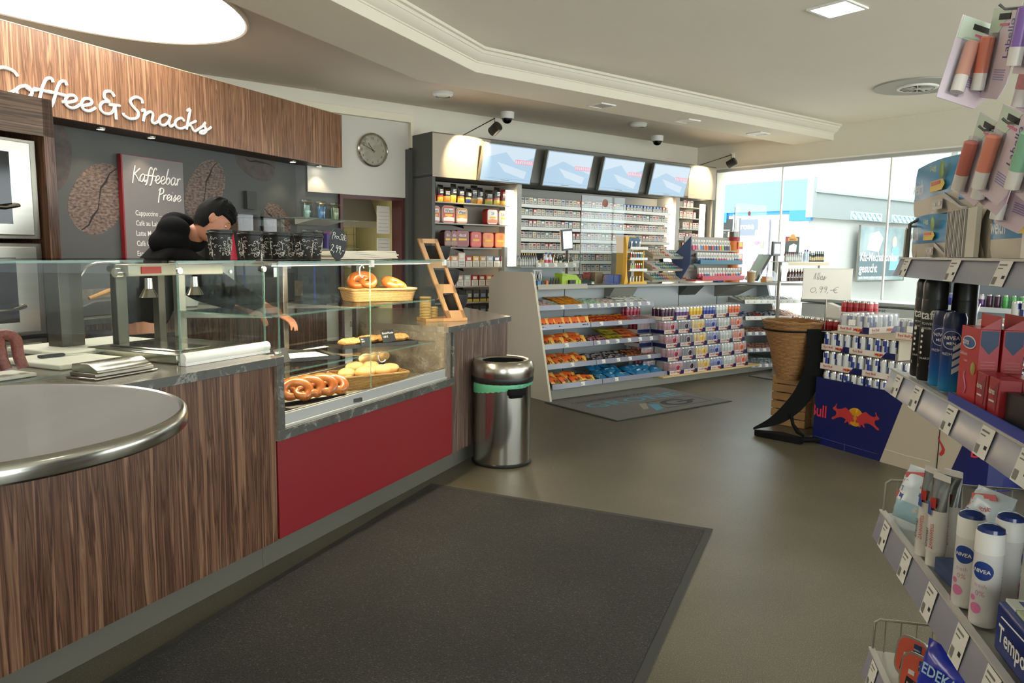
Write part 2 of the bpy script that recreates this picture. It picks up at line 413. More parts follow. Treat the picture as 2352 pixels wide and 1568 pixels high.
def colm(h, rough=.4): return mat('print_' + h.lstrip('#'), h, rough)
def pillow(w, h, d, m, nu=8, nv=8, crimp=.0, mats=None, jit=0, seed=0):
    """stuffed bag lying in the xz plane (w wide, h high, d deep), seams top and bottom"""
    rnd = random.Random(seed); mb = M(); vs = []; fs = []; mm = []
    for side in (-1, 1):
        o = len(vs)
        for j in range(nv + 1):
            for i in range(nu + 1):
                u = i / nu * 2 - 1; v = j / nv * 2 - 1
                t = max(0, (1 - abs(u) ** 3)) ** .6 * max(0, (1 - abs(v) ** 4)) ** .7
                k = 1 - .10 * (1 - abs(v) ** 2) * 0 - .06 * t
                jj = (rnd.random() - .5) * jit * t
                vs.append((u * w / 2 * (1 - .05 * (1 - v * v)), side * (d / 2 * t + jj), (v + 1) / 2 * h))
        for j in range(nv):
            for i in range(nu):
                q = (o + j * (nu + 1) + i, o + j * (nu + 1) + i + 1, o + (j + 1) * (nu + 1) + i + 1, o + (j + 1) * (nu + 1) + i)
                fs.append(q if side < 0 else tuple(reversed(q)))
                mm.append(mats(i / nu, (j + .5) / nv, side) if mats else m)
    return mb.add(vs, fs, mm)
def pieces(mbs, name, parent):
    """each small piece is a part of its own"""
    return [m.build(name, parent) for m in mbs]
# ------------------------------------------------------------------ room shell
def wpoly(pts): return [wp(f, x, y) for f, x, y in pts]
struct(M().prism(wpoly([('B', -5, -4), ('B', 30, -4), ('B', 30, 7.45), ('B', -5, 7.45)]), -.1, 0, floor_m), 'floor')
struct(M().prism(wpoly([('B', -4.2, -3.2), ('B', 9.25, -3.2), ('B', 9.25, 7.45), ('B', -4.2, 7.45)]), 3.07, 3.2, paint_hi), 'ceiling')
struct(M().prism(wpoly([('A', -3.5, 2.84), ('A', 5.633, 2.84), ('B', 9.0, 5.19), ('B', 9.0, 5.75), ('A', 5.72, 3.43), ('A', -3.5, 3.43)]), 2.886, 3.075, paint), 'trim_1', bev=.003)
struct(M().prism(wpoly([('A', -3.5, 3.43), ('A', 5.72, 3.43), ('B', 9.0, 5.75), ('B', 9.0, 7.3), ('B', 1.0, 7.3), ('A', 2.0, 7.2), ('A', -3.5, 6.0)]), 3.0, 3.074, paint_low), 'trim_2')
cr = M(); prof = [(0, 2.962), (.010, 2.962), (.013, 2.972), (.018, 2.974), (.040, 2.990), (.062, 3.014), (.066, 3.022), (.072, 3.024), (.080, 3.044), (.098, 3.050), (.100, 3.0695), (0, 3.0695)]
vs = []
for d, z in prof:
    ya = 2.84 - d; yb = 5.19 - d; xc = (yb - math.cos(ANG['A'] - ANG['B']) * ya) / math.sin(ANG['A'] - ANG['B'])
    for f, x, y in (('A', -3.5, ya), ('A', xc, ya), ('B', 9.0, yb)):
        X, Y = wp(f, x, y); vs.append((X, Y, z))
cr.add(vs, [(3 * i + j, 3 * i + j + 1, 3 * i + j + 4, 3 * i + j + 3) for i in range(len(prof) - 1) for j in (0, 1)], paint)
struct(cr, 'trim_3', smooth_a=.5)
bw = M()
for s0, s1, z0, z1 in ((-4.2, 3.36, 0, 3.07), (4.13, 9.2, 0, 3.07), (3.36, 4.13, 2.01, 3.07)): bw.box(s0, s1, 7.3, 7.45, z0, z1, wallp)
struct(bw, 'wall_back', 'B')
struct(M().box(3.0, 4.14, 7.25, 7.299, 2.012, 2.80, greyp), 'trim_4', 'B', bev=.002)
struct(M().box(2.3, 4.175, 7.20, 7.299, 2.80, 2.877, cream).box(4.141, 4.175, 7.20, 7.299, 2.54, 2.80, cream), 'trim_5', 'B', bev=.002)
fr_ = M().box(3.33, 3.36, 7.22, 7.46, 0, 2.01, red_d).box(4.07, 4.10, 7.28, 7.5, 0, 1.99, red_d).box(4.10, 4.19, 7.2, 7.299, 0, 2.52, darkp).box(3.36, 4.10, 7.28, 7.46, 1.985, 2.012, red_d)
struct(fr_, 'door_1', 'B')
# window wall (right) and glazed shop front behind the camera
struct(M().box(9.0, 9.2, -3.2, 7.3, 2.665, 3.07, wallp).box(9.0, 9.2, 6.93, 7.3, 0, 2.665, wallp).box(9.0, 9.12, -3.2, 6.93, 0, .10, greyp), 'wall_right', 'B')
wf = M().box(8.985, 9.06, -3.0, 6.93, 2.615, 2.665, alu).box(8.97, 9.0, -3.0, 6.93, 2.655, 2.672, white).box(8.99, 9.06, -3.0, 6.93, .10, .16, alu)
win = struct(wf, 'window_1', 'B')
for y0, y1 in ((5.89, 6.93), (4.46, 5.88), (2.90, 4.45), (1.30, 2.89), (-.3, 1.29), (-3.0, -.31)):
    M().box(9.02, 9.03, y0 + .004, y1, .16, 2.615, glass_w).build('pane', win)
for y in (5.885, 4.455, 2.895, 1.295, -.305): M().box(9.01, 9.04, y - .009, y + .009, .16, 2.615, white).build('glazing_joint', win)
struct(M().box(-4.2, 9.2, -3.2, -3.0, 2.75, 3.07, wallp).box(-4.2, 9.2, -3.2, -3.0, 0, .12, wallp).box(-4.2, -3.4, -3.2, -3.0, .12, 2.75, wallp), 'wall_front', 'B')
wf2 = M()
for x in (-3.4, -1.3, .8, 2.9, 5.0, 7.1, 9.0): wf2.box(x - .03, x + .03, -3.15, -3.06, .12, 2.75, alu)
win2 = struct(wf2, 'window_2', 'B'); M().box(-3.4, 9.0, -3.11, -3.10, .12, 2.75, glass_w).build('pane', win2)
struct(M().box(-4.2, -4.0, -3.2, 7.45, 0, 3.07, wallp), 'wall_left', 'B')
struct(M().box(-3.6, 4.79, 5.7, 5.8, 0, 3.0, wallp), 'wall_behind_counter', 'A')
# kitchen behind the hatch
kt = mat('kitchen_tiles', '#b9ac7a', .35, var=.06, scale=3)
struct(M().box(2.6, 5.4, 9.5, 9.6, 0, 2.8, kt).box(2.5, 2.6, 7.45, 9.6, 0, 2.8, kt).box(5.3, 5.4, 7.45, 9.6, 0, 2.8, kt).box(2.5, 5.4, 7.45, 9.6, 2.8, 2.9, wallp), 'wall_kitchen', 'B')
tl = M()
for i in range(12):
    tl.box(2.6, 5.3, 9.493, 9.499, .9 + i * .15, .904 + i * .15, mat('grout', '#6b6348', .8))
for i in range(18): tl.box(2.62 + i * .15, 2.624 + i * .15, 9.493, 9.499, .9, 2.7, mat('grout', '#6b6348', .8))
struct(tl, 'trim_6', 'B')
hood = M().prism([(8.5, 1.75), (9.49, 1.75), (9.49, 2.3), (8.9, 2.3)], 3.2, 4.45, steel_d, axis='x').box(3.45, 4.1, 8.95, 9.48, 2.3, 2.79, steel_d).box(3.2, 4.45, 8.49, 8.53, 1.72, 1.80, steel)
one(hood, 'extractor_hood', 'dark steel extractor hood seen through the kitchen hatch', 'extractor hood', 'B')
one(M().box(3.1, 4.5, 8.8, 9.48, 0, .9, steel_d).box(3.1, 4.5, 8.78, 9.48, .86, .92, steel), 'kitchen_cooker', 'steel cooking range under the hood in the kitchen', 'cooker', 'B')
one(M().box(4.6, 5.28, 8.3, 9.48, 0, 2.3, mat('kitchen_cupboard', '#a89c6c', .5)), 'kitchen_cupboard', 'tall beige cupboard in the kitchen behind the hatch', 'cupboard', 'B')
for i, (z0, z1) in enumerate(((1.63, 1.93), (1.33, 1.58))):
    nb = M().box(3.9, 4.055, 7.52, 7.53, z0, z1, offw)
    for k in range(6): nb.box(3.915, 4.04, 7.516, 7.5195, z0 + .03 + k * .04, z0 + .033 + k * .04, tag_k)
    one(nb, 'notice_sheet', ('upper', 'lower')[i] + ' framed notice hanging at the right of the kitchen hatch', 'notice', 'B')
# ceiling fittings
def lamp(nm, kind, fr, x, y, z, e, col=(1, .93, .82), size=.2, rot=(0, 0, 0), spot=None, parent=None, blend=.6):
    l = D.lights.new(nm, kind); l.energy = e; l.color = col
    if kind == 'AREA': l.size = size
    elif kind == 'SPOT': l.spot_size = spot; l.spot_blend = blend; l.shadow_soft_size = size
    else: l.shadow_soft_size = size
    o = D.objects.new(nm, l); COL.objects.link(o); X, Y = wp(fr, x, y); o.location = (X, Y, z)
    o.rotation_euler = rot
    return o
em_w = mat('lamp_glow', '#ffffff', .5, emit='#fff6e6', es=16.0)
em_o = mat('oval_lamp_glow', '#ffffff', .5, emit='#fffaf0', es=5.5)
t = thing('oval_ceiling_light', 'large glowing oval ceiling light above the coffee counter', 'ceiling light', 'A', (2.82, 4.41, 2.97))
def oval(a, b, n=64): return [(a * math.copysign(abs(math.cos(2 * PI * i / n)) ** .92, math.cos(2 * PI * i / n)), b * math.copysign(abs(math.sin(2 * PI * i / n)) ** .92, math.sin(2 * PI * i / n))) for i in range(n)]
M().prism(oval(1.63, .88), .004, .028, em_o).build('diffuser', t)
rim = M(); pts = [(x, y, .014) for x, y in oval(1.645, .895)]; rim.tube(pts, .016, paint_low, n=6, closed=True); rim.build('rim', t)
sq = None
def square_light(label, fr, x, y, z, r, on, grp=None):
    t = thing('square_ceiling_light', label, 'ceiling light', fr, (x, y, z - .012), 0, grp)
    M().box(-r * 1.16, r * 1.16, -r * 1.16, -r, 0, .012, white).box(-r * 1.16, r * 1.16, r, r * 1.16, 0, .012, white).box(-r * 1.16, -r, -r, r, 0, .012, white).box(r, r * 1.16, -r, r, 0, .012, white).build('frame', t)
    M().box(-r, r, -r, r, .005, .012, em_w if on else mat('dull_diffuser', '#b5aa9c', .3)).build('diffuser', t)
    return t
square_light('small bright square light in the upper ceiling', 'B', 4.83, 2.82, 3.07, .12, True)
for i, (x, y) in enumerate(((-1.5, 1.2), (1.6, .2), (4.6, -.4), (7.4, .8))): square_light('added unseen square light in the ceiling near the shop front', 'B', x, y, 3.07, .12, True, 'added ceiling lights near the shop front')  # out-of-view ceiling lights, added to brighten the room
for i, x in enumerate((5.29, 6.58, 7.86)): square_light(('left', 'middle', 'right')[i] + ' unlit square ceiling light set in the lowered beam', 'B', x, 5.49, 2.886, .085, False)
t = thing('ceiling_air_outlet', 'large round grey air outlet plate in the upper ceiling', 'air vent', 'B', (7.53, 3.53, 3.045))
M().lathe([(.16, .012), (.38, .012), (.385, .024)], mat('vent_grey', '#a3a196', .5), 40, cap=False).build('plate', t)
M().lathe([(.150, -.004), (.175, -.002), (.182, .012)], white, 32, cap=False).build('ring', t)
sw = M().lathe([(.0, .016), (.155, .016)], darkp2, 24)
for k in range(14): sw.box(.04, .15, -.003, .003, -.006, .012, greyp, T=Matrix.Rotation(2 * PI * k / 14, 4, 'Z') @ Matrix.Rotation(.5, 4, 'X'))
sw.cyl(0, 0, -.008, .012, .03, greyp); sw.build('swirl_vanes', t)
for i, (x, y) in enumerate(((4.1, 6.5), (6.82, 6.44))):
    t = thing('round_air_valve', ('left', 'right')[i] + ' small round white air valve in the low ceiling', 'air vent', 'B', (x, y, 2.955))
    M().lathe([(.075, .0), (.10, .018), (.105, .044)], white, 24, cap=False).build('ring', t)
    M().lathe([(0, .004), (.06, .008), (.066, .02), (.0, .022)], offw, 24).build('disc', t)
    M().cyl(0, 0, .024, .044, .09, darkp2, 24).build('throat', t)
for i, (x, y) in enumerate(((5.22, 6.93), (7.72, 6.94))):
    t = thing('dome_camera', ('left', 'right')[i] + ' white dome security camera under the low ceiling above the monitors', 'security camera', 'B', (x, y, 2.88))
    M().lathe([(.072, .05), (.078, .06), (.08, .118), (.08, .12)], white, 24).build('housing', t)
    M().lathe([(.0, -.004), (.025, .0), (.046, .014), (.058, .04), (.06, .055)], mat('dome_glass', '#0c0c0e', .08), 24).build('dome', t)
# wall clock
t = thing('wall_clock', 'round silver-rimmed wall clock showing ten to eleven on the grey panel', 'clock', 'B', (3.706, 7.249, 2.478))
RX = Matrix.Rotation(PI / 2, 4, 'X')
M().lathe([(.150, .0), (.172, .0), (.172, .03), (.160, .042), (.152, .034), (.150, .02)], steel_s, 48, cap=False, T=RX).build('rim', t)
M().lathe([(0, .012), (.154, .012)], mat('clock_face', '#c9c3ae', .5), 48, T=RX).build('face', t)
nm = M()
for k in range(1, 13):
    a = PI / 2 - k * PI / 6; nm.text(str(k), .036, mat('clock_print', '#5c584c', .6), (.122 * math.cos(a), -.0135, .122 * math.sin(a) - .013), al='CENTER')
for k in range(60):
    a = k * PI / 30; nm.box(-.0006, .0006, -.0135, -.0125, .143, .149, tag_k, T=Matrix.Rotation(a, 4, 'Y'))
nm.build('numerals', t)
def hand(a, l, w, y): return M().box(-w, w, -y - .002, -y, -.03, l, mat('clock_hand', '#3c3a33', .5), T=Matrix.Rotation(a, 4, 'Y'))
hand(math.radians(-36), .085, .003, .018).build('hour_hand', t); hand(math.radians(-68), .118, .0022, .021).build('minute_hand', t)
M().cyl(0, 0, .012, .026, .006, ink, T=RX).build('hub', t)

# ------------------------------------------------------------------ coffee bar back wall
t = thing('coffee_sign_board', 'long walnut board with raised white Coffee & Snacks lettering', 'sign', 'A', (0, 4.7, 2.267))
M().box(-1.5, 6.36, 0, .03, 0, .51, wood_sign).box(-1.5, 6.365, -.002, .03, .51, .514, beige_e).build('board', t)
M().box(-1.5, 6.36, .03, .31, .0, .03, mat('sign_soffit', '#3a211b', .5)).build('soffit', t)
M().box(6.30, 6.36, .03, .60, .03, .51, wood_sign).build('end_panel', t)
L_ = M(); L_.script('Coffee', .158, white, (2.90, -.010, .075), r=.0102, sx=1.61, slant=.12); L_.script('&', .158, white, (3.655, -.010, .075), r=.0102, sx=1.25, slant=.05); L_.script('Snacks', .158, white, (3.83, -.010, .075), r=.0102, sx=1.70, slant=.12); L_.build('lettering', t)
for i, s in enumerate((3.76, 4.18, 5.76, 6.15)):
    q = thing('cabinet_spotlight', ORD[i] + ' tiny spotlight from the left under the Coffee & Snacks board' if i else 'leftmost tiny spotlight under the Coffee & Snacks board', 'spotlight', 'A', (s, 4.82, 2.254))
    M().lathe([(.026, 0), (.032, .004), (.034, .014)], steel_s, 16, cap=False).build('ring', q); M().cyl(0, 0, .002, .01, .026, em_w, 14).build('lens', q)
    lamp('spot_lamp', 'SPOT', 'A', s, 4.80, 2.245, 3.5, (1, .8, .55), .02, (math.radians(8), 0, ANG['A']), 1.5)
mur_m = mat('mural_grey', '#4c4d4a', .55)
bean_m = mat('mural_bean', '#2e2522', .6, col2='#8a7468', scale=34, stretch=(1, 1, 2.0))
bean_d = mat('mural_bean_faint', '#3f3a36', .6, col2='#5a4d47', scale=14)
bean_k = mat('mural_bean_crease', '#231b18', .7)
t = thing('coffee_bean_mural', 'dark grey mural with large printed coffee beans behind the coffee bar', 'mural', 'A', (0, 5.0, .95))
M().box(2.9, 6.02, 0, .03, 0, 1.32, mur_m).build('panel', t)
for cx, cz, ra, rb, th, mm in ((3.86, 1.79, .285, .22, 50, bean_m), (4.86, 1.93, .29, .19, 55, bean_m), (5.47, 2.24, .26, .17, -15, bean_d), (5.74, 1.72, .2, .135, -35, bean_m), (3.50, 2.05, .25, .17, 80, bean_d), (5.10, 1.72, .16, .12, -60, bean_d), (5.32, 1.50, .13, .1, 20, bean_d)):
    th = math.radians(th); p = []; c = []
    for k in range(30):
        a = 2 * PI * k / 30; x = ra * math.cos(a); z = rb * math.sin(a) * (1 + .06 * math.cos(2 * a))
        X = cx + x * math.cos(th) - z * math.sin(th); Z = cz + x * math.sin(th) + z * math.cos(th); p.append((min(6.07, max(2.905, X)), min(2.262, Z) - .95))
    for k in range(9):
        u = k / 8 * 2 - 1; x = ra * .97 * u; z = rb * .22 * math.sin(u * 2.6) + rb * .05 * math.sin(u * 9)
        X = cx + x * math.cos(th) - z * math.sin(th); Z = cz + x * math.sin(th) + z * math.cos(th)
        if Z < 2.25: c.append((X, -.0012, Z - .95))
    b_ = M().prism(p, -.001, 0, mm, axis='y')
    if len(c) > 3: b_.tube(c, [.004] + [.006 + .003 * math.sin(k * 1.7) for k in range(len(c) - 2)] + [.003], bean_k, n=4, flat=.06, up=(0, 1, 0))
    b_.build('printed_bean', t)
struct(M().box(2.85, 3.33, 7.27, 7.299, .9, 2.75, mur_m), 'trim_7', 'B')
t = thing('coffee_price_board', 'grey price board headed Kaffeebar Preise on the bean mural', 'price board', 'A', (4.03, 4.955, 1.15))
M().box(0, .56, 0, .035, 0, .975, mat('board_grey', '#77716f', .5), ).box(-.012, 0, -.001, .036, 0, .977, red_p).box(-.012, .56, -.001, .036, .975, .979, red_p).build('panel', t)
tx = M(); tx.script('Kaffeebar', .115, white, (.075, -.003, .79), r=.0045, sx=.98); tx.script('Preise', .09, white, (.30, -.003, .665), r=.004, sx=1.05)
for i, (a, b_) in enumerate((('Cappuccino', '2,10 €'), ('Café au Lait', '2,10 €'), ('Latte Macchiato', '2,10 €'), ('Café Crema', '1,90 €'), ('Espresso', '1,50 €'), ('Heiße Schokolade', '2,10 €'), ('Tee', '1,50 €'))):
    z = .535 - i * .0765
    tx.text(a, .056, white, (.09, -.0015, z), sx=.78); tx.text(b_, .052, white, (.50, -.0015, z), al='RIGHT', sx=.8)
    wdt = .09 + .056 * .78 * .5 * len(a); tx.box(min(wdt, .36), .37, -.0012, 0, z, z + .0018, tag_w)
tx.build('lettering', t)
# tall oven cabinet
t = thing('oven_cabinet', 'tall walnut cabinet housing the stainless ovens at the left edge', 'cabinet', 'A', (0, 4.1, 0))
M().box(1.2, 2.905, 0, .03, 2.045, 2.25, wood_h).box(1.2, 2.845, .03, .62, 2.22, 2.25, wood_h).box(1.2, 2.845, .58, .62, 0, 2.22, darkp2).box(1.2, 1.25, .03, .62, 0, 2.22, wood_v).build('carcass', t)
M().box(2.845, 2.905, 0, .62, 0, 2.248, wood_v).build('side_panel', t)
def oven(label, z0, z1):
    q = thing('combi_oven', label, 'oven', 'A', (1.75, 4.14, z0)); h = z1 - z0
    M().box(0, 1.07, .0, .5, 0, h, steel).build('body', q, bev=.004)
    dr = M().box(.02, 1.02, -.03, 0, .02, h - .02, mat('oven_door_steel', '#cfccc2', .3, .85, var=.04, scale=40, stretch=(.02, 1, 1))).build('door', q, bev=.006)
    M().box(.1, .90, -.033, -.0305, .08, h - .08, mat('oven_glass', '#15191b', .08)).build('door_glass', dr)
    M().tube([(.15, -.03, h * .30), (.15, -.085, h * .30), (.2, -.10, h * .30), (.82, -.10, h * .30), (.90, -.085, h * .33), (.92, -.03, h * .34)], .011, steel_s, n=8).build('handle', dr)
oven('upper stainless steel oven in the walnut cabinet', 1.48, 2.02)
oven('lower stainless steel oven with bar handle, seen through the counter glass', .95, 1.46)
oven('bottom stainless steel oven below the worktop height in the walnut cabinet', .38, .93)
# back counter
t = thing('back_counter', 'walnut back counter with stone worktop under the bean mural', 'counter', 'A', (0, 4.38, 0))
M().box(2.91, 5.7, .03, .60, .1, .95, wood_v).box(2.91, 5.7, .08, .58, 0, .1, darkp).build('base', t)
M().box(2.91, 5.75, 0, .615, .95, .99, stone_t).box(2.91, 5.75, -.003, 0, .95, .989, stone_e).build('worktop', t, bev=.002)
M().box(2.91, 6.0, .55, .615, .99, 1.14, stone_r).build('splashback', t)
# things on the back counter
t = thing('coffee_machine', 'bean-to-cup coffee machine with two clear bean hoppers on the back counter', 'coffee machine', 'A', (4.75, 4.50, .99))
M().box(0, .62, .0, .42, 0, .60, black).box(.02, .60, -.01, 0, .35, .58, steel).build('body', t, bev=.008)
for i, x in enumerate((.02, .32)):
    h_ = M().rbox(x, x + .28, .06, .36, .60, .735 - i * .02, clearp, .03).build('hopper', t)
    M().rbox(x + .012, x + .268, .07, .35, .603, .70 - i * .05, mat('roasted_beans', '#3a2417', .5, var=.4, scale=90, bump=.6), .03).build('beans', h_); M().rbox(x - .004, x + .284, .055, .365, .735 - i * .02, .75 - i * .02, black, .03).build('hopper_lid', h_)
M().box(.22, .42, -.012, -.002, .40, .56, mat('machine_screen', '#2a3038', .15)).build('display', t); M().box(.25, .38, -.09, -.01, .22, .30, steel_s).build('spout', t)
t = thing('white_milk_can', 'white ceramic jar with two handles on the back counter', 'jar', 'A', (4.33, 4.68, .99))
M().lathe([(.06, 0), (.075, .01), (.088, .06), (.09, .12), (.075, .165), (.07, .175), (.082, .185), (.082, .20), (.07, .20)], mat('white_ceramic', '#ece9e0', .15, coat=.5), 28).build('body', t)
for sgn in (-1, 1): M().tube([(sgn * .075, 0, .155), (sgn * .098, 0, .15), (sgn * .10, 0, .13), (sgn * .088, 0, .12)], .006, mat('white_ceramic'), n=6).build('handle', t)
t = thing('white_appliance', 'white boxy appliance with a knob on the back counter', 'appliance', 'A', (4.58, 4.55, .99))
M().box(0, .12, 0, .34, 0, .34, greyp).build('body', t, bev=.01); M().cyl(.06, .1, 0, .02, .014, steel_s, T=Matrix.Translation((0, 0, .17)) @ RX).build('knob', t)
t = thing('soap_dispenser', 'upright bottle with bright yellow cap behind the glass', 'dispenser', 'A', (2.98, 4.47, .99))
M().lathe([(.02, 0), (.022, .01), (.018, .06), (.012, .08)], clearp, 14).build('bottle', t); M().box(-.032, .032, -.02, .02, .08, .14, colm('#e0b02a')).build('cap', t, bev=.006)
t = thing('bread_knife_tray', 'dark shallow pan with a wooden handle on the back counter', 'pan', 'A', (3.45, 4.62, .99))
M().prism([(-.35, 0), (.30, 0), (.34, .11), (-.05, .10)], -.12, .12, darkp, axis='y').build('pan', t, bev=.008); M().tube([(.0, 0, .11), (.14, 0, .15), (.30, .02, .17), (.42, .02, .15)], [.012, .018, .02, .014], beech, n=8).build('handle', t)
# glass shelf with jars
t = thing('glass_wall_shelf', 'upper clear glass wall shelf carrying jars at the right of the mural', 'shelf', 'A', (5.62, 4.62, 1.735))
M().box(0, .9, 0, .24, 0, .008, gl_edge).build('glass_board', t); M().prism([(0, 0), (.24, 0), (.24, -.05)], .2, .68, offw, axis='x', T=Matrix.Translation((0, 0, -.002))).build('bracket', t)
t = thing('glass_wall_shelf', 'lower clear glass wall shelf at the right of the mural', 'shelf', 'A', (5.62, 4.62, 1.455))
M().box(0, .9, 0, .24, 0, .008, gl_edge).build('glass_board', t); M().prism([(0, 0), (.24, 0), (.24, -.05)], .2, .68, offw, axis='x', T=Matrix.Translation((0, 0, -.002))).build('bracket', t)
def jar(label, x, z, fill, h=.155, r=.055):
    t = thing('swing_top_jar', label, 'jar', 'A', (x, 4.74, z))
    M().lathe([(r * .9, 0), (r, .01), (r, h * .82), (r * .86, h * .9), (r * .86, h)], clearp, 18).build('glass_body', t)
    k = M(); rr = random.Random(int(x * 100))
    for q in range(9): k.box(-.012, .012, -.004, .004, 0, h * .72, fill, T=Matrix.Translation((rr.uniform(-.5, .5) * r, rr.uniform(-.5, .5) * r, .008)) @ Matrix.Rotation(rr.uniform(-.15, .15), 4, 'X') @ Matrix.Rotation(rr.uniform(0, 3), 4, 'Z'))
    k.build('contents', t)
    M().lathe([(0, h + .02), (r * .9, h + .018), (r * .92, h), (r * .8, h)], clearp, 18).build('lid', t)
    M().tube([(r * 1.0 * math.cos(a), r * 1.0 * math.sin(a), h * .95) for a in [i * PI / 8 for i in range(16)]], .003, mat('brass_wire', '#b79a62', .3, 1), n=5, closed=True).build('wire_clip', t)
jar('left jar of pale tea sachets on the upper glass shelf', 5.84, 1.743, colm('#9dbbb0'))
jar('middle jar of blue and yellow sachets on the upper glass shelf', 6.06, 1.743, colm('#6b94c0'))
jar('right jar of green sachets on the upper glass shelf', 6.28, 1.743, colm('#a3ad84'))
jar('left jar on the lower glass shelf', 5.84, 1.463, colm('#8a8a80')); jar('second jar on the lower glass shelf beside the pink boxes', 6.02, 1.463, colm('#a99f8a')); jar('right jar on the lower glass shelf behind the pink boxes', 6.40, 1.463, colm('#b58fa0'))
for i, (x, z, c) in enumerate(((6.20, 1.463, '#c2436d'), (6.20, 1.545, '#d58bb0'), (6.14, 1.463, '#5a4a86'))):
    one(M().box(-.035, .035, -.05, .05, 0, .08 if i < 2 else .14, colm(c)), 'tea_box', ('pink box at the bottom', 'pale pink box at the top', 'purple box beside the pink ones')[i] + ' of the stack on the lower glass shelf', 'box', 'A', (x + (.0 if i < 2 else -.02), 4.74, z))
one(M().box(-.06, .06, -.02, .02, 0, .16, mat('socket_black', '#3a3a36', .5)), 'wall_box', 'small dark box fixed to the bean mural above the coffee machine', 'box', 'A', (5.36, 4.975, 1.80))
ts = M(); rr = random.Random(3)
for j in range(8): ts.box(-.03 + j * .0075, -.03 + j * .0075 + .0075, -.012, .012, -.34 - .02 * (j % 2), 0, colm('#a4566a') if j % 2 else colm('#d9cfc8'))
one(ts, 'striped_towel', 'red and white striped towel hanging beside the oven cabinet', 'towel', 'A', (2.97, 4.33, 1.30))
# ------------------------------------------------------------------ service counter
t = thing('counter_cabinet', 'long walnut counter cabinet on the left with grey toe kick', 'counter', 'A', (0, 2.31, 0))
M().box(-1.2, 2.604, 0, 1.0, .119, .93, wood_v).build('body', t)
M().box(-1.2, 2.55, .045, .9, 0, .119, mat('toe_kick', '#67645a', .45, .3)).build('toe_kick', t)
t = thing('display_counter_base', 'low counter base with a dark red front panel under the pastry case', 'counter', 'A', (0, 2.31, 0))
M().box(2.606, 4.27, .01, .7, .119, .585, darkp).build('carcass', t)
M().box(2.612, 4.268, -.004, .01, .122, .583, red_p).build('front_panel', t, bev=.001)
M().box(2.552, 4.60, .045, .6, 0, .118, mat('toe_kick')).build('toe_kick', t)
t = thing('counter_cabinet', 'walnut end cabinet of the coffee counter beside the steel bin', 'counter', 'A', (0, 2.31, 0))
endp = [(4.272, 0), (5.145, 0), (5.72, .66), (5.2, 1.25), (4.272, .72)]
M().prism(endp, .119, .93, wood_grey).build('body', t)
M().prism([(4.60, .045), (5.08, .045), (5.62, .64), (5.1, 1.1), (4.60, .6)], 0, .119, mat('toe_kick')).build('toe_kick', t)
t = thing('counter_worktop', 'grey stone-look worktop of the left counter', 'worktop', 'A', (0, 2.29, .932))
M().box(-1.2, 2.648, 0.001, 1.06, 0, .038, stone_t).box(-1.2, 2.648, -.001, .001, 0, .0375, stone_e).build('slab', t, bev=.001)
t = thing('counter_worktop', 'brown stone-look worktop of the end counter carrying the wooden bowl rack', 'worktop', 'A', (0, 2.29, .932))
M().prism([(4.19, .001), (5.165, .001), (5.76, .69), (5.22, 1.30), (4.19, .76)], 0, .038, stone_t).box(4.19, 5.165, -.001, .001, 0, .0375, stone_e).prism([(5.165, -.001), (5.168, -.001), (5.763, .69), (5.76, .692)], 0, .0375, stone_e).build('slab', t)
# ------------------------------------------------------------------ pastry case
t = thing('pastry_case', 'glass pastry display case in a stone frame between the counters', 'display case', 'A', (0, 2.29, 0))
fr_ = M().box(2.606, 4.27, 0, .72, .586, .634, stone_t, front=stone_e).box(2.606, 2.648, 0.0, .72, .634, .931, stone_r, front=stone_e).box(4.19, 4.27, .02, .72, .634, .931, stone_r).box(4.255, 4.27, 0.0, .02, .634, .931, stone_e)
fr_.build('stone_frame', t, bev=.0015)
M().box(2.65, 4.19, .05, .70, .634, .655, stone_r).build('deck', t)
M().box(2.65, 4.19, .022, .045, .634, .700, alu).box(2.65, 4.19, .010, .022, .634, .650, alu).box(2.65, 4.19, .030, .036, .70, .706, steel_s).build('front_rail', t, bev=.004)
M().box(2.665, 3.378, .034, .040, .706, 1.384, glass).build('front_glass', t); M().box(3.381, 4.186, .034, .040, .706, 1.384, glass).build('front_glass', t)
M().box(3.3785, 3.3805, .033, .041, .706, 1.384, gl_edge).build('glass_joint', t); M().box(2.662, 2.666, .033, .041, .93, 1.384, gl_edge).build('glass_joint', t)
M().box(4.187, 4.193, .04, .72, .971, 1.384, glass).build('side_glass', t); M().box(2.659, 2.665, .04, .72, .971, 1.384, glass).build('side_glass', t)
M().box(2.655, 4.20, .025, .74, 1.385, 1.393, glass).box(2.655, 4.20, .022, .025, 1.384, 1.394, gl_edge).box(4.20, 4.204, .022, .74, 1.384, 1.394, gl_edge).build('top_glass', t)
ps = M()
for x in (2.70, 3.44, 4.15): ps.box(x - .02, x + .02, .66, .70, .655, 1.384, steel)
ps.box(2.66, 4.19, .66, .70, 1.355, 1.384, steel).box(2.66, 4.19, .66, .70, .655, .70, steel).build('rear_frame', t, bev=.002)
M().box(2.72, 3.42, .67, .675, .70, 1.355, glass).box(3.46, 4.13, .682, .687, .70, 1.355, glass).build('sliding_door', t)
for z, nm_ in ((1.137, 'upper'), (.868, 'lower')):
    M().box(2.67, 4.18, .10, .65, z, z + .008, glass).box(2.67, 4.18, .097, .10, z, z + .008, gl_edge).box(2.667, 2.67, .10, .65, z, z + .008, gl_edge).build('glass_shelf', t)
    br = M()
    for x in (2.71, 3.45, 4.14): br.prism([(.12, z - .004), (.66, z - .03), (.66, z)], x - .004, x + .004, alu, axis='x')
    br.build('shelf_bracket', t)
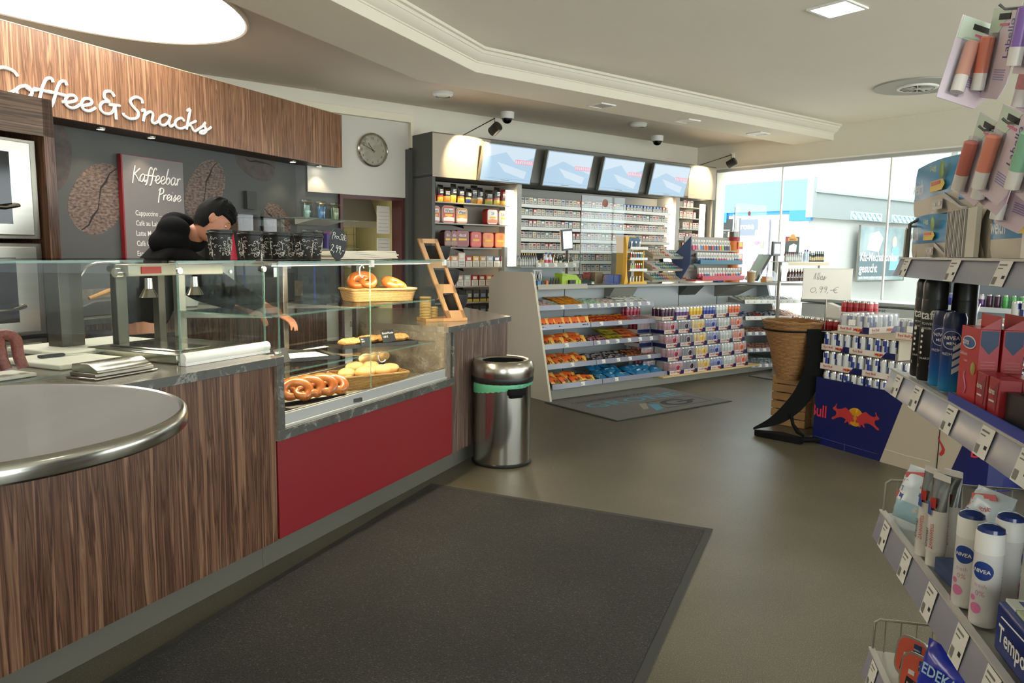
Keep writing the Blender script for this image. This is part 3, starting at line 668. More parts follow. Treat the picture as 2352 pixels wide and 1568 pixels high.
led = M().box(2.7, 4.15, .10, .125, 1.372, 1.384, alu).box(2.72, 4.13, .104, .121, 1.369, 1.372, mat('case_light_glow', '#fff0d0', .5, emit='#ffe0b0', es=4)); led.build('light_strip', t)
ll = D.lights.new('case_light', 'AREA'); ll.shape = 'RECTANGLE'; ll.size = 1.4; ll.size_y = .03; ll.energy = 20; ll.color = (1, .84, .6)
lo = D.objects.new('case_light', ll); COL.objects.link(lo); place(lo, 'A', (3.42, 2.40, 1.366))
ll = D.lights.new('case_light', 'AREA'); ll.shape = 'RECTANGLE'; ll.size = 1.4; ll.size_y = .03; ll.energy = 12; ll.color = (1, .82, .55)
lo = D.objects.new('case_light', ll); COL.objects.link(lo); place(lo, 'A', (3.42, 2.86, .862))
M().box(2.72, 4.13, .56, .58, .862, .868, mat('case_light_glow')).build('light_strip', t)
for x, z in ((3.38, 1.36), (4.175, 1.36)):
    M().box(x - .014, x + .014, .018, .034, z, z + .036, white).build('glass_clip', t)
hk = M(); hk.tube([(3.37 + .022 * math.cos(a), .08, 1.335 + .032 * math.sin(a)) for a in [.6 + i * .38 for i in range(13)]], .0025, white, n=6); hk.build('hook', t)
hk = M(); hk.tube([(3.62 + .045 * math.cos(a), .12, .85 + .04 * math.sin(a)) for a in [3.0 + i * .3 for i in range(9)]], .0035, white, n=6); hk.build('hook', t)
# wicker baskets
def basket(name, label, x, y, z, rz, w=.42, d=.24, h=.078):
    t = thing(name, label, 'basket', 'A', (x, y, z), rz)
    b = M(); k = 1.10
    def rr_(w_, d_, r, n=4):
        p = []
        for cx, cy, a in ((w_ / 2 - r, d_ / 2 - r, 0), (-w_ / 2 + r, d_ / 2 - r, 90), (-w_ / 2 + r, -d_ / 2 + r, 180), (w_ / 2 - r, -d_ / 2 + r, 270)):
            for i in range(n + 1): q = math.radians(a + 90 * i / n); p.append((cx + r * math.cos(q), cy + r * math.sin(q)))
        return p
    a_ = rr_(w / k, d / k, .03); n = len(a_); rows = 7; vs = []; fs = []
    for j in range(rows + 1):
        f = j / rows; pp = rr_(w / k + (w - w / k) * f, d / k + (d - d / k) * f, .03)
        vs += [(q[0], q[1], h * f) for q in pp]
    for j in range(rows):
        for i in range(n): fs.append((j * n + i, j * n + (i + 1) % n, (j + 1) * n + (i + 1) % n, (j + 1) * n + i))
    fs.append(tuple(range(n - 1, -1, -1)))
    b.add(vs, fs, wick); b.add([(x_ * .94, y_ * .92, z_ + .006) for x_, y_, z_ in vs], [tuple(reversed(f)) for f in fs], wick)
    b.build('woven_wall', t)
    M().tube([(q[0], q[1], h) for q in rr_(w, d, .03)], .007, wick, n=6, closed=True).build('rim', t)
    return t
basket('bread_basket', 'pale wicker basket of bread rolls on the floor of the pastry case', 3.68, 2.55, .656, -.56, .43, .25, .075)
basket('bread_basket', 'pale wicker basket with two big pretzels on the upper glass shelf', 3.86, 2.60, 1.146, -.56, .43, .22, .072)
# rolls
roll_m = mat('roll_crust', '#d9a25c', .55, col2='#ecc78d', scale=6, bump=.15)
def roll_mesh(l=.066, wd=.042, hh=.033):
    def fn(v):
        c = abs(v.y) < .012 and v.z > .01
        return Vector((v.x, v.y, v.z - (.006 * math.exp(-(v.y / .006) ** 2) * (1 if v.z > 0 else 0))))
    return M().sph((0, 0, hh), (l, wd, hh), roll_m, 20, 12, fn=fn)
rp = Proto(tag(roll_mesh().build('bread_roll'), 'x', 'bread roll'))
ca, sa = math.cos(-.56), math.sin(-.56)
spots = [(-.15, -.06, .040, .3), (-.04, -.075, .035, .1), (.07, -.07, .035, .0), (.16, -.05, .035, .2), (-.16, .05, .035, .6), (-.05, .05, .035, -.3), (.06, .05, .035, .4), (.16, .06, .035, .1),
         (-.13, .01, .075, .5), (-.03, -.02, .08, .1), (.08, .0, .08, -.1), (.15, .03, .08, .2), (-.07, .04, .105, .4), (.03, .05, .10, .3)]
for i, (x, y, z, r) in enumerate(spots):
    rp.put('A', (3.68 + x * ca - y * sa, 2.55 + x * sa + y * ca, .656 + z - .03), -.56 + r, 'pale golden oval bread roll heaped in the lower wicker basket', 'bread rolls in the lower basket')
for i in range(3):
    rp.put('A', (4.02 + .05 * i, 2.80 - .03 * i, .72 + .005 * i), .2 * i, 'bread roll on the metal stand at the back right of the pastry case', 'rolls on the metal stand')
one(M().rbox(-.10, .10, -.06, .06, 0, .064, steel, .04), 'metal_bread_stand', 'round-cornered metal stand under rolls at the back right of the case', 'stand', 'A', (4.07, 2.80, .656))
# pretzels
pz_m = mat('pretzel_crust', '#9a4d1a', .3, col2='#c07434', scale=9, coat=.35)
pz_l = mat('pretzel_split', '#e6c48f', .6)
def pretzel(s=.075):
    mb = M(); pts = []; rad = []
    for i in range(65):
        a = (i / 64 - .5) * 8.0; e = abs(a) / 4
        x = (3.3 - .4 * a * a) * math.sin(a); y = (2.5 - .3 * a * a) * math.cos(a)
        z = .55 if 2.0 < a < 3.2 else (.0 if not a > 3.2 else .35)
        pts.append((x * s / 2.9, y * s / 2.9, .02 + z * s * .30)); rad.append(s * (.27 * (1 - e ** 1.6) + .12))
    mb.tube(pts, rad, pz_m, n=12)
    q = [(x, y + s * .02, z + r * .80) for (x, y, z), r in zip(pts[26:39], rad[26:39])]
    mb.tube(q, [s * .02] + [s * .13] * 11 + [s * .02], pz_l, n=8, flat=.45)
    return mb
pp_ = Proto(tag(pretzel(.074).build('pretzel', smooth_a=1.2), 'x', 'pretzel'))
for i, (x, y, z, rz, tl, lb) in enumerate(((3.78, 2.66, 1.235, -.9, (.85, 0), 'large pretzel leaning at the left in the upper wicker basket'), (3.95, 2.54, 1.215, -.3, (.45, .2), 'large salted pretzel at the right in the upper wicker basket'),
        (2.97, 2.50, .715, -.8, (.95, .1), 'leftmost pretzel of the leaning row at the bottom left of the case'), (3.03, 2.47, .722, -.9, (.95, 0), 'second pretzel of the leaning row at the bottom left of the case'), (3.08, 2.43, .726, -1.0, (.95, 0), 'third pretzel of the leaning row at the bottom left of the case'), (3.13, 2.40, .722, -.9, (.75, 0), 'rightmost pretzel of the leaning row at the bottom left of the case'))):
    o = pp_.put('A', (x, y, z), rz, lb); o.rotation_euler = (tl[0], tl[1], ANG['A'] + rz)
def tray(label, x, y, z, rz, w=.36, d=.26, paper=None, name='baking_tray'):
    t = thing(name, label, 'tray', 'A', (x, y, z), rz)
    m_ = mat('tray_black', '#2b2622', .35)
    M().box(-w / 2, w / 2, -d / 2, d / 2, 0, .004, m_).box(-w / 2, w / 2, -d / 2, -d / 2 + .006, .004, .02, m_).box(-w / 2, w / 2, d / 2 - .006, d / 2, .004, .02, m_).box(-w / 2, -w / 2 + .006, -d / 2, d / 2, .004, .02, m_).box(w / 2 - .006, w / 2, -d / 2, d / 2, .004, .02, m_).build('pan', t)
    if paper: M().box(-w / 2 + .02, w / 2 - .02, -d / 2 + .02, d / 2 - .02, .005, .007, mat('baking_paper', '#f2ead6', .7)).build('baking_paper', t)
tray('black tray with white paper on the left half of the middle shelf', 3.10, 2.66, .878, -.50, .46, .30, 1)
tray('black tray with nut pastries on the right half of the middle shelf', 3.82, 2.63, .878, -.45, .52, .26)
tray('black tray under the pretzels on the floor of the pastry case', 3.08, 2.44, .656, -.35, .42, .16)
past_m = mat('pastry_brown', '#b8763a', .55, col2='#e3b272', scale=70, bump=.7)
def pastry(): 
    rnd = random.Random(5)
    return M().sph((0, 0, .018), (.085, .045, .026), past_m, 22, 10, fn=lambda v: v + Vector((rnd.uniform(-1, 1), rnd.uniform(-1, 1), rnd.uniform(-1, 1))) * .0035)
pr = Proto(tag(pastry().build('nut_pastry'), 'x', 'pastry'))
for x, y, r, lb in ((3.66, 2.66, -.5, 'oblong nut pastry on the left end of the black middle-shelf tray'), (3.84, 2.66, -.4, 'crumble pastry in the centre of the black middle-shelf tray'), (3.94, 2.60, -.5, 'crumble pastry behind the small black sign on the middle shelf'), (4.02, 2.56, -.3, 'rightmost crumble pastry on the middle-shelf tray')): pr.put('A', (x, y, .887), r, lb)
one(M().sph((0, 0, .03), (.06, .045, .03), past_m, 16, 8), 'croissant', 'chocolate croissant at the left end of the middle glass shelf', 'pastry', 'A', (2.78, 2.60, .878))
def chalk(label, x, y, z, rz, lines, w=.10, h=.055, tilt=.35, al='LEFT'):
    t = thing('chalk_sign', label, 'price sign', 'A', (x, y, z), rz)
    T = Matrix.Rotation(-tilt, 4, 'X')
    M().box(-w / 2, w / 2, 0, .003, 0, h, mat('chalk_black', '#26282a', .6), T=T).build('board', t)
    l = M()
    for i, s in enumerate(lines): l.text(s, h * .24, white, (-w * .44, -.001, h * (.68 - .3 * i)), sx=.9)
    for q in range(len(l.v)): l.v[q] = tuple(T @ Vector(l.v[q]))
    l.build('lettering', t); M().box(-.004, .004, .003, .03, 0, .004, clearp).build('stand', t)
chalk('black sign reading Schoko Croissant on the left middle-shelf tray', 2.93, 2.53, .886, .15, ['Schoko-', 'Croissant', '1,50 €'], .12, .075)
chalk('small black sign beside the leftmost nut pastry', 3.68, 2.56, .893, -.1, ['Nuss', '1,80 €'], .09, .05)
chalk('small black sign among the crumble pastries', 3.88, 2.53, .893, -.2, ['Kirsch-Plunder', '1,80 €'], .11, .075)
chalk('small black sign at the right end of the pretzel tray', 3.13, 2.425, .705, -.4, ['Laugenbrezel'], .10, .045)
# hot food box
t = thing('hot_food_case', 'glass hot food box with two heat lamps on the left counter', 'display case', 'A', (2.217, 2.45, .971))
M().box(0.004, .494, 0, .006, .05, .415, glass).build('front_glass', t)
M().box(0, .005, 0, .64, 0, .415, glass).box(-.001, .006, -.002, .002, 0, .415, gl_edge).build('left_glass', t)
M().box(.492, .496, -.002, .008, 0, .415, gl_edge).box(.492, .496, .008, .64, 0, .415, glass).build('right_glass', t)
M().box(-.004, .50, -.004, .66, .416, .424, glass).box(-.004, .44, -.006, -.004, .415, .425, gl_edge).build('top_glass', t)
M().tube([(0, -.012, .030), (.49, -.012, .030)], .022, white, n=12, flat=1.0).box(0, .49, -.03, .01, 0, .012, white).build('front_rail', t)
for x in (.0, .48):
    M().cyl(x + .006, .0, 0, .010, .013, steel_s, 12, T=Matrix.Translation((0, -.004, .385)) @ RX).build('glass_screw', t)
M().box(.02, .475, .04, .58, 0, .04, steel_s).box(.05, .445, .07, .55, .030, .042, mat('pan_inside', '#8d8a80', .25, 1)).build('food_pan', t, bev=.006)
M().box(.07, .26, .10, .50, .042, .05, steel_s).build('pan_lid', t, bev=.004)
hb = M().box(.0, .52, .27, .35, .355, .405, mat('lamp_housing', '#b9ae96', .4, .4)).build('heat_lamp_bar', t, bev=.004)
M().box(.06, .16, .265, .27, .365, .395, colm('#c23a2c')).build('maker_plate', hb); M().cyl(0, 0, 0, .03, .02, steel_s, 14, T=Matrix.Translation((-.005, .31, .37)) @ Matrix.Rotation(-PI / 2, 4, 'Y')).build('knob', hb)
for x in (.12, .37):
    b_ = M().lathe([(.016, .345), (.018, .30)], steel_s, 14, (x, .30, 0)).lathe([(.020, .30), (.038, .265), (.040, .262), (.036, .262), (.02, .29)], steel_s, 18, (x, .30, 0)).build('heat_lamp', hb)
    M().lathe([(0, .272), (.03, .266), (.033, .264)], em_w, 14, (x, .30, 0)).build('bulb', b_)
    lamp('heat_light', 'SPOT', 'A', 2.217 + x, 2.75, 1.22, 3, (1, .8, .55), .02, (0, 0, 0), 1.6)
pst = mat('post_steel', '#57534a', .38, .85); M().box(.12, .175, .5, .54, 0, .36, pst).build('post', t, bev=.003); M().box(.36, .40, .52, .56, 0, .36, pst).build('post', t, bev=.003)
t = thing('steel_post', 'square stainless post with curved bracket standing behind the left counter', 'post', 'A', (2.19, 3.12, .971))
M().box(0, .11, 0, .09, 0, .41, mat('post_steel', '#57534a', .38, .85)).build('post', t, bev=.002)
M().tube([(.105, .02, .29 + .0), (.115, .02, .34), (.15, .02, .385), (.2, .02, .40), (.32, .02, .405)], .007, steel_s, n=6).build('bracket', t)
t = thing('sneeze_guard', 'clear glass sneeze guard along the left counter', 'glass guard', 'A', (0, 2.64, .971))
M().box(-.6, 2.20, 0, .006, 0, .415, glass).box(-.6, 2.20, -.0005, .0065, -.0, .003, gl_edge).build('front_glass', t)
M().box(-.6, 2.212, -.01, .46, .416, .424, glass).box(-.6, 2.212, -.014, -.01, .415, .425, gl_edge).build('top_glass', t)
def cboard(label, x0, x1, y0, y1, z, rz=0):
    one(M().box(x0, x1, y0, y1, 0, .022, mat('white_board', '#e9e6d6', .45)), 'chopping_board', label, 'chopping board', 'A', (0, 0, z), 0, bev=.006)
cboard('white chopping board behind the steel post', 2.08, 2.62, 2.97, 3.33, .985)
M().box(2.10, 2.60, 2.99, 3.31, .971, .985, steel).build('steel_block', None); o_ = D.objects['steel_block']; place(o_, 'A', (0, 0, 0)); tag(o_, 'low steel plate under the rear white chopping board', 'plate')
cboard('white chopping board with a knife on it behind the sneeze guard', 1.91, 2.19, 2.74, 3.10, .971)
t = thing('kitchen_knife', 'dark-handled knife lying on the front chopping board', 'knife', 'A', (1.98, 2.97, .995), -.15)
M().box(0, .10, -.012, .012, 0, .012, ink).build('handle', t, bev=.004); M().prism([(.10, -.012), (.23, -.002), (.10, .01)], .003, .006, steel_s).build('blade', t)
t = thing('napkin_dispenser', 'low chrome napkin dispenser on the left counter', 'dispenser', 'A', (1.83, 2.44, .971), .04)
M().box(-.01, .27, -.01, .14, 0, .008, steel_s).box(0, .26, 0, .13, .008, .022, steel).build('base', t, bev=.003)
M().prism([(.0, .022), (.13, .022), (.13, .05), (.05, .055), (.0, .030)], .01, .25, steel_s, axis='x').build('lid', t, bev=.002)
t = thing('paper_tray', 'white paper under the salami sausages on the counter', 'paper', 'A', (1.70, 2.76, .972))
M().box(-.25, .09, -.06, .08, 0, .012, offw).build('sheet', t, bev=.002)
sau_m = mat('salami_skin', '#6e2c22', .4, col2='#94493a', scale=120, bump=.4)
for i, (dx, dy) in enumerate(((0, 0), (-.055, .01), (-.11, .0))):
    pts = [(dx + .036 * math.cos(a), dy - .01 + .02 * math.sin(a * .5), .115 + .03 * math.sin(a)) for a in [PI * k / 10 for k in range(11)]]
    pts = [(pts[0][0] + .012, pts[0][1] - .01, .018)] + [(pts[0][0] + .004, pts[0][1], .065)] + pts + [(pts[-1][0] - .004, pts[-1][1], .065), (pts[-1][0] - .01, pts[-1][1], .018)]
    one(M().tube(smooth(pts), .0195, sau_m, n=10), 'salami', ('right', 'middle', 'left')[i] + ' bent red salami sausage standing on white paper', 'sausage', 'A', (1.72, 2.76, .984))
one(M().tube([(-.2, 0, 0), (.0, 0, .0)], .005, steel_s, n=6), 'shelf_rod', 'thin steel rod behind the sneeze guard', 'rod', 'A', (1.6, 3.0, 1.16))
# ------------------------------------------------------------------ things on top of the case
def cup_base():
    t = D.objects.new('coffee_cup', None); COL.objects.link(t); tag(t, 'x', 'cup')
    M().lathe([(.029, 0), (.031, .003), (.041, .108)], mat('cup_black', '#1e1b19', .45), 24).build('cup', t)
    M().lathe([(.043, .106), (.045, .110), (.045, .116), (.041, .118), (.040, .126), (.036, .127), (.0, .126)], black, 24).build('lid', t)
    p = M(); rnd = random.Random(4); w_ = mat('cup_print', '#d7d3ca', .6)
    def at(a, z): r = .0310 + z * .0935 + .0006; return (r * math.cos(a), r * math.sin(a), z)
    for k in range(90):
        a = rnd.uniform(0, 2 * PI); z = rnd.uniform(.012, .095); r_ = rnd.uniform(.002, .007)
        pts = [at(a + r_ * 26 * math.cos(q), z + r_ * math.sin(q)) for q in [i * PI / 4 for i in range(rnd.choice((5, 8)))]]
        p.tube(pts, .0009, w_, n=3)
    for k in range(3):
        a = k * 2.1 + .4; z = .035
        p.tube([at(a + .22 * math.cos(q), z + .012 * math.sin(q) - .004) for q in [PI + i * PI / 8 for i in range(9)]] + [at(a - .22, z)], .0011, w_, n=3)
        p.tube([at(a + .3 + .08 * math.cos(q), z + .002 + .006 * math.sin(q)) for q in [i * PI / 4 for i in range(8)]], .0009, w_, n=3)
        p.tube([at(a + .05 * math.sin(i), z + .012 + i * .007) for i in range(7)], .0008, w_, n=3)
    p.build('printed_drawings', t)
    return t
cp = Proto(cup_base())
for i, (x, y, z, r) in enumerate(((2.67, 2.66, 0, 0), (2.79, 2.80, 0, 1), (2.87, 2.66, 0, 2), (2.99, 2.80, 0, .5), (3.055, 2.65, 0, 1.6), (3.14, 2.79, 0, 2.4), (3.255, 2.66, 0, .9), (3.33, 2.80, 0, 1.3), (3.36, 2.68, 0, 2.9))):
    o = cp.put('A', (x, y, 1.394), r, ORD[i] + ' patterned black coffee cup from the left on top of the pastry case' if i else 'leftmost patterned black coffee cup on top of the pastry case', 'coffee cups on the pastry case')
    o.scale = (1.22, 1.22, 1.10)
one(M().prism([(-.04, 0), (.05, 0), (.03, .12), (-.03, .12)], -.001, .002, colm('#b3182f'), axis='y'), 'red_card', 'red folded card between the first two coffee cups', 'card', 'A', (2.76, 2.70, 1.394))
t = thing('chalk_oval_sign', 'oval black sign chalked 2,99 at the right of the cups', 'price sign', 'A', (3.46, 2.60, 1.394), -.25)
ov = [(.062 * math.cos(a), .09 + .09 * math.sin(a)) for a in [2 * PI * i / 24 for i in range(24)]]; ov = [(x * .95 + (.0), z) for x, z in ov]
TT = Matrix.Rotation(-.12, 4, 'X') @ Matrix.Rotation(.18, 4, 'Y')
M().prism([(x, max(0, z)) for x, z in ov], 0, .005, mat('chalk_black'), axis='y', T=TT).build('board', t)
l = M(); l.script('Pro', .034, white, (-.045, -.002, .115), r=.0012); l.script('Stk', .034, white, (.005, -.002, .115), r=.0012); l.script('2,99,-', .052, white, (-.05, -.002, .04), r=.0017, sx=.78)
for q in range(len(l.v)): l.v[q] = tuple(TT @ Vector(l.v[q]))
l.build('lettering', t)
sb = M(); rnd = random.Random(9)
for k in range(5):
    w0 = .30 + rnd.uniform(-.03, .03); vs = []; n = 14
    for j in range(2):
        for i in range(n + 1): vs.append((-w0 + 2 * w0 * i / n + rnd.uniform(-.004, .004), -.10 + .2 * j, k * .009 + .0015 * math.sin(i * .7 + k) + .003 * (i > n - 4)))
    vs2 = [(a, b, c + .0085) for a, b, c in vs]; o_ = len(vs)
    fs = [(i, i + 1, n + 2 + i, n + 1 + i) for i in range(n)]
    sb.add(vs + vs2, [tuple(reversed(f)) for f in fs] + [tuple(q + o_ for q in f) for f in fs] + [(i, i + 1, o_ + i + 1, o_ + i) for i in range(n)] + [(0, n + 1, o_ + n + 1, o_)] + [(n, o_ + n, o_ + 2 * n + 1, 2 * n + 1)], mat('paper_bag', '#e4dcc8', .7))
one(sb, 'paper_bag_stack', 'flat stack of white paper bags on top of the pastry case', 'paper bags', 'A', (3.82, 2.72, 1.396))
# wooden bowl rack on end counter
t = thing('wooden_bowl_rack', 'leaning beech rack with three black bowls on the end counter', 'rack', 'A', (0, 0, .970))
RO = (4.52, 2.485); RA = math.radians(-38); RT_ = Matrix.Translation((RO[0], RO[1], 0)) @ Matrix.Rotation(RA, 4, 'Z')
M().box(-.155, .155, 0, .17, 0, .022, beech, T=RT_).build('base_board', t, bev=.002)
zt = .56; wd_ = .070
def ctr(z): return .085 - .225 * z / zt
def bar_(m_, z0, z1, o0, o1): m_.prism([(ctr(z0) + o0, z0), (ctr(z0) + o1, z0), (ctr(z1) + o1, z1), (ctr(z1) + o0, z1)], .004, .026, beech, axis='y', T=RT_)
f_ = M(); bar_(f_, .022, zt, -wd_, -wd_ + .030); bar_(f_, .022, zt, wd_ - .024, wd_)
for z0, z1 in ((.022, .075), (.195, .255), (.365, .425), (.53, zt)): bar_(f_, z0, z1, -wd_, wd_)
f_.build('front_frame', t)
f_ = M(); f_.prism([(.07, .02), (.10, .02), (-.02, .30), (-.05, .30)], .14, .16, beech, axis='y', T=RT_); f_.build('rear_leg', t)
bowl_m = mat('bowl_black', '#232321', .5)
for z in (.18, .345, .515):
    M().lathe([(.02, -.12), (.055, -.112), (.085, -.07), (.096, 0), (.090, 0), (.08, -.06), (.0, -.10)], bowl_m, 28, T=RT_ @ Matrix.Translation((ctr(z - .05) + .080, .125, z))).build('bowl', t)
# cups / lids stack of the rack
st = M()
for k in range(14): st.lathe([(.036, k * .0105), (.04, k * .0105 + .003), (.04, k * .0105 + .008), (.034, k * .0105 + .0095)], mat('wood_lids', '#c9a765', .5), 20)
one(st, 'lid_stack', 'tall stack of pale tan lids on the beech rack base', 'lids', 'A', (4.46, 2.62, .993))
st = M()
for k in range(7): st.lathe([(.034, k * .0105), (.038, k * .0105 + .003), (.038, k * .0105 + .008), (.032, k * .0105 + .0095)], mat('wood_lids'), 20)
one(st, 'lid_stack', 'short stack of tan lids beside the tall one on the beech rack base', 'lids', 'A', (4.54, 2.61, .993))
one(M().box(-.05, .05, -.03, .03, 0, .03, clearp).box(-.04, .04, -.02, .02, .01, .045, mat('sachets', '#7fb3bf', .4)), 'sachet_box', 'clear little box of sachets at the foot of the beech rack', 'box', 'A', (4.60, 2.47, .993), -.6)
wood_snack = M(); rnd = random.Random(2)
for k in range(26): wood_snack.tube([(rnd.uniform(-.05, .05), rnd.uniform(-.05, .05), 0), (rnd.uniform(-.06, .06), rnd.uniform(-.06, .06), rnd.uniform(.01, .035))], .002, beech, n=4)
one(wood_snack, 'stirrer_sticks', 'loose wooden stirrers heaped in the lowest black bowl', 'stirrers', 'A', (4.645, 2.56, 1.115))
D.objects['stirrer_sticks']['kind'] = 'stuff'
# ------------------------------------------------------------------ round bar table (foreground left)
t = thing('bar_table', 'round grey bar table with a broad metal rim in the left foreground', 'table', 'W', (-1.115, 1.47, 0))
M().lathe([(0, 1.078), (.415, 1.078), (.415, 1.10), (0, 1.10)], mat('table_top', '#6b6a67', .5, spec=.2, coat=.10, var=.10, scale=5, stretch=(1, .2, 1)), 72).build('top', t)
M().lathe([(.405, 1.064), (.424, 1.064), (.430, 1.069), (.432, 1.082), (.430, 1.095), (.424, 1.101), (.418, 1.103), (.413, 1.100)], mat('table_rim', '#aaa8a0', .2, 1), 96, cap=False).build('rim', t)
M().lathe([(.04, .03), (.04, 1.05), (.12, 1.074)], steel, 24).build('column', t)
M().lathe([(.24, 0), (.24, .012), (.05, .03)], steel, 40).build('foot_plate', t)
# ------------------------------------------------------------------ floor mats
t = one(M().prism([wp('A', 4.07 * .967, 2.33 * .967), wp('A', 4.044 * .967, .62 * .967), wp('A', .2, .56 * .967), wp('A', .2, 2.16 * .967)], .0005, .009, carpet_m).prism([wp('A', 4.11 * .967, 2.37 * .967), wp('A', 4.09 * .967, .58 * .967), wp('A', .15, .52 * .967), wp('A', .15, 2.20 * .967)], .0003, .005, carpet_e), 'entrance_mat', 'large dark grey entrance mat in the foreground', 'mat', 'W')
t = thing('logo_mat', 'grey floor mat with blue lettering in front of the sweets shelves', 'mat', 'B', (4.63, 4.50, .0005))
M().box(0, 1.62, 0, .98, 0, .006, carpet_e).box(.02, 1.60, .02, .96, .006, .009, carpet2_m).build('mat_body', t)
l = M(); bl = mat('mat_blue', '#4f8ea8', .9); dk = mat('mat_dark', '#36393a', .9)
l.text('Unternehmensgruppe', .115, dk, (.18, .74, .0095), '+z', sx=1.0); l.text('GRONE', .25, bl, (.18, .50, .0095), '+z', sx=1.5)
l.box(.80, 1.46, .12, .13, .009, .0096, dk).box(.80, 1.46, .41, .42, .009, .0096, dk).box(.80, .81, .12, .42, .009, .0096, dk).box(1.45, 1.46, .12, .42, .009, .0096, dk)
l.lathe([(.075, .0098), (.12, .0098)], dk, 24, (1.10, .27, 0), a0=.5, a1=2 * PI - .1, sx=1.7).box(1.12, 1.36, .25, .29, .009, .0098, dk)
l.prism([(.55, .20), (.62, .20), (.80, .40), (.70, .40)], .009, .0097, mat('mat_sand', '#8d8877', .9)).prism([(.62, .10), (.76, .14), (.86, .30), (.78, .36)], .009, .0096, bl)
l.build('logo', t)
t = thing('logo_mat', 'second grey logo mat behind the wicker basket near the window', 'mat', 'B', (7.75, 4.45, .0005))
M().box(0, 1.2, 0, .92, 0, .006, carpet_e).box(.02, 1.18, .02, .90, .006, .009, carpet2_m).build('mat_body', t)
l = M(); l.text('Unternehmensgruppe', .08, dk, (.15, .70, .0095), '+z'); l.text('GRONE', .2, bl, (.15, .5, .0095), '+z', sx=1.2); l.build('logo', t)
# ------------------------------------------------------------------ steel bin
t = thing('waste_bin', 'tall round stainless steel waste bin with green liner in front of the counter', 'waste bin', 'W', (-.063, 5.115, 0))
M().lathe([(.204, 0), (.208, .006), (.208, .018), (.200, .024)], black, 48).build('base_ring', t)
M().lathe([(.199, .022), (.199, .565)], mat('bin_steel', '#b3afa6', .17, 1, var=.04, scale=90, stretch=(1, 1, .015)), 64).build('body', t)
M().lathe([(.199, .56), (.212, .575), (.216, .600), (.214, .612)], black, 48, cap=False).build('seal_ring', t)
M().lathe([(.214, .612), (.219, .64), (.218, .675), (.208, .706), (.192, .722), (.184, .724), (.150, .717), (.143, .710)], mat('bin_lid_steel', '#b5aea2', .24, 1), 64, cap=False).build('lid', t)
M().lathe([(.143, .710), (.137, .60), (.0, .58)], black_m, 40, cap=False).build('inner_bucket', t)
gm = mat('bin_liner', '#5fb389', .35, alpha=.75); vs = []; n = 60
for j in range(4):
    for i in range(n + 1):
        a = -2.75 + 3.05 * i / n; u = i / n
        dz = (.072 * (1 - u) ** 1.1 + .012) * j / 3
        r = .203 + .010 * (j > 0) * (1 - .4 * j / 3) + .0015 * math.sin(i * 1.3 + j) + .001 * math.sin(i * 3.1)
        vs.append((r * math.cos(a), r * math.sin(a), .582 - dz + .003 * math.sin(i * 1.7) * (j == 3)))
M().add(vs, [(j * (n + 1) + i, (j + 1) * (n + 1) + i, (j + 1) * (n + 1) + i + 1, j * (n + 1) + i + 1) for j in range(3) for i in range(n)], gm).build('liner', t)
a = -1.08; hT = Matrix.Rotation(a + PI / 2, 4, 'Z')
M().prism([(-.065, .0), (.065, .0), (.058, -.03), (-.058, -.03)], .50, .545, black_m, T=hT @ Matrix.Translation((0, -.195, 0))).prism([(-.055, .0), (.055, .0), (.045, -.022), (-.045, -.022)], .482, .50, black_m, T=hT @ Matrix.Translation((0, -.195, 0))).build('handle', t, bev=.006)
# ------------------------------------------------------------------ person behind the counter
skin = mat('skin', '#b57a5e', .5, var=.06, scale=12)
hood_m = mat('black_fleece', '#0d0d0d', .95, var=.2, scale=60, spec=.15)
jean_m = mat('black_trousers', '#17181b', .9)
hair_m = mat('black_hair', '#0a0908', .8, spec=.2, var=.3, scale=80, stretch=(1, 1, .1))
def skinmesh(nodes_, edges, mt, name, voxel=None, extra=None, sub=2):
    """skin-modifier body from joints [(xyz, r)], evaluated to one continuous mesh"""
    me = D.meshes.new(name + '_cage'); me.from_pydata([n[0] for n in nodes_], edges, [])
    o = D.objects.new(name + '_cage', me); COL.objects.link(o)
    sm = o.modifiers.new('skin', 'SKIN'); sm.use_smooth_shade = True
    sv = me.skin_vertices[0].data
    for i, n in enumerate(nodes_):
        r = n[1]; sv[i].radius = (r, r) if not isinstance(r, tuple) else r; sv[i].use_root = (i == 0)
    sb_ = o.modifiers.new('sub', 'SUBSURF'); sb_.levels = sub; sb_.render_levels = sub
    dg = bpy.context.evaluated_depsgraph_get(); ev = o.evaluated_get(dg); m2 = D.meshes.new_from_object(ev)
    vs = [tuple(v.co) for v in m2.vertices]; fs = [tuple(p.vertices) for p in m2.polygons]
    D.objects.remove(o); D.meshes.remove(me); D.meshes.remove(m2)
    return vs, fs
def remesh(mb, name, voxel, mt, smooth_it=3):
    o = mb.build(name + '_raw'); r = o.modifiers.new('r', 'REMESH'); r.mode = 'VOXEL'; r.voxel_size = voxel; r.use_smooth_shade = True
    s_ = o.modifiers.new('s', 'SMOOTH'); s_.iterations = smooth_it; s_.factor = .5
    dg = bpy.context.evaluated_depsgraph_get(); m2 = D.meshes.new_from_object(o.evaluated_get(dg))
    D.objects.remove(o); m2.materials.clear(); m2.materials.append(mt)
    for p in m2.polygons: p.material_index = 0; p.use_smooth = True
    return m2
P = thing('person', 'dark-haired person in a black hooded sweatshirt bending over the counter behind the coffee cups', 'person', 'A', (2.98, 3.62, 0))
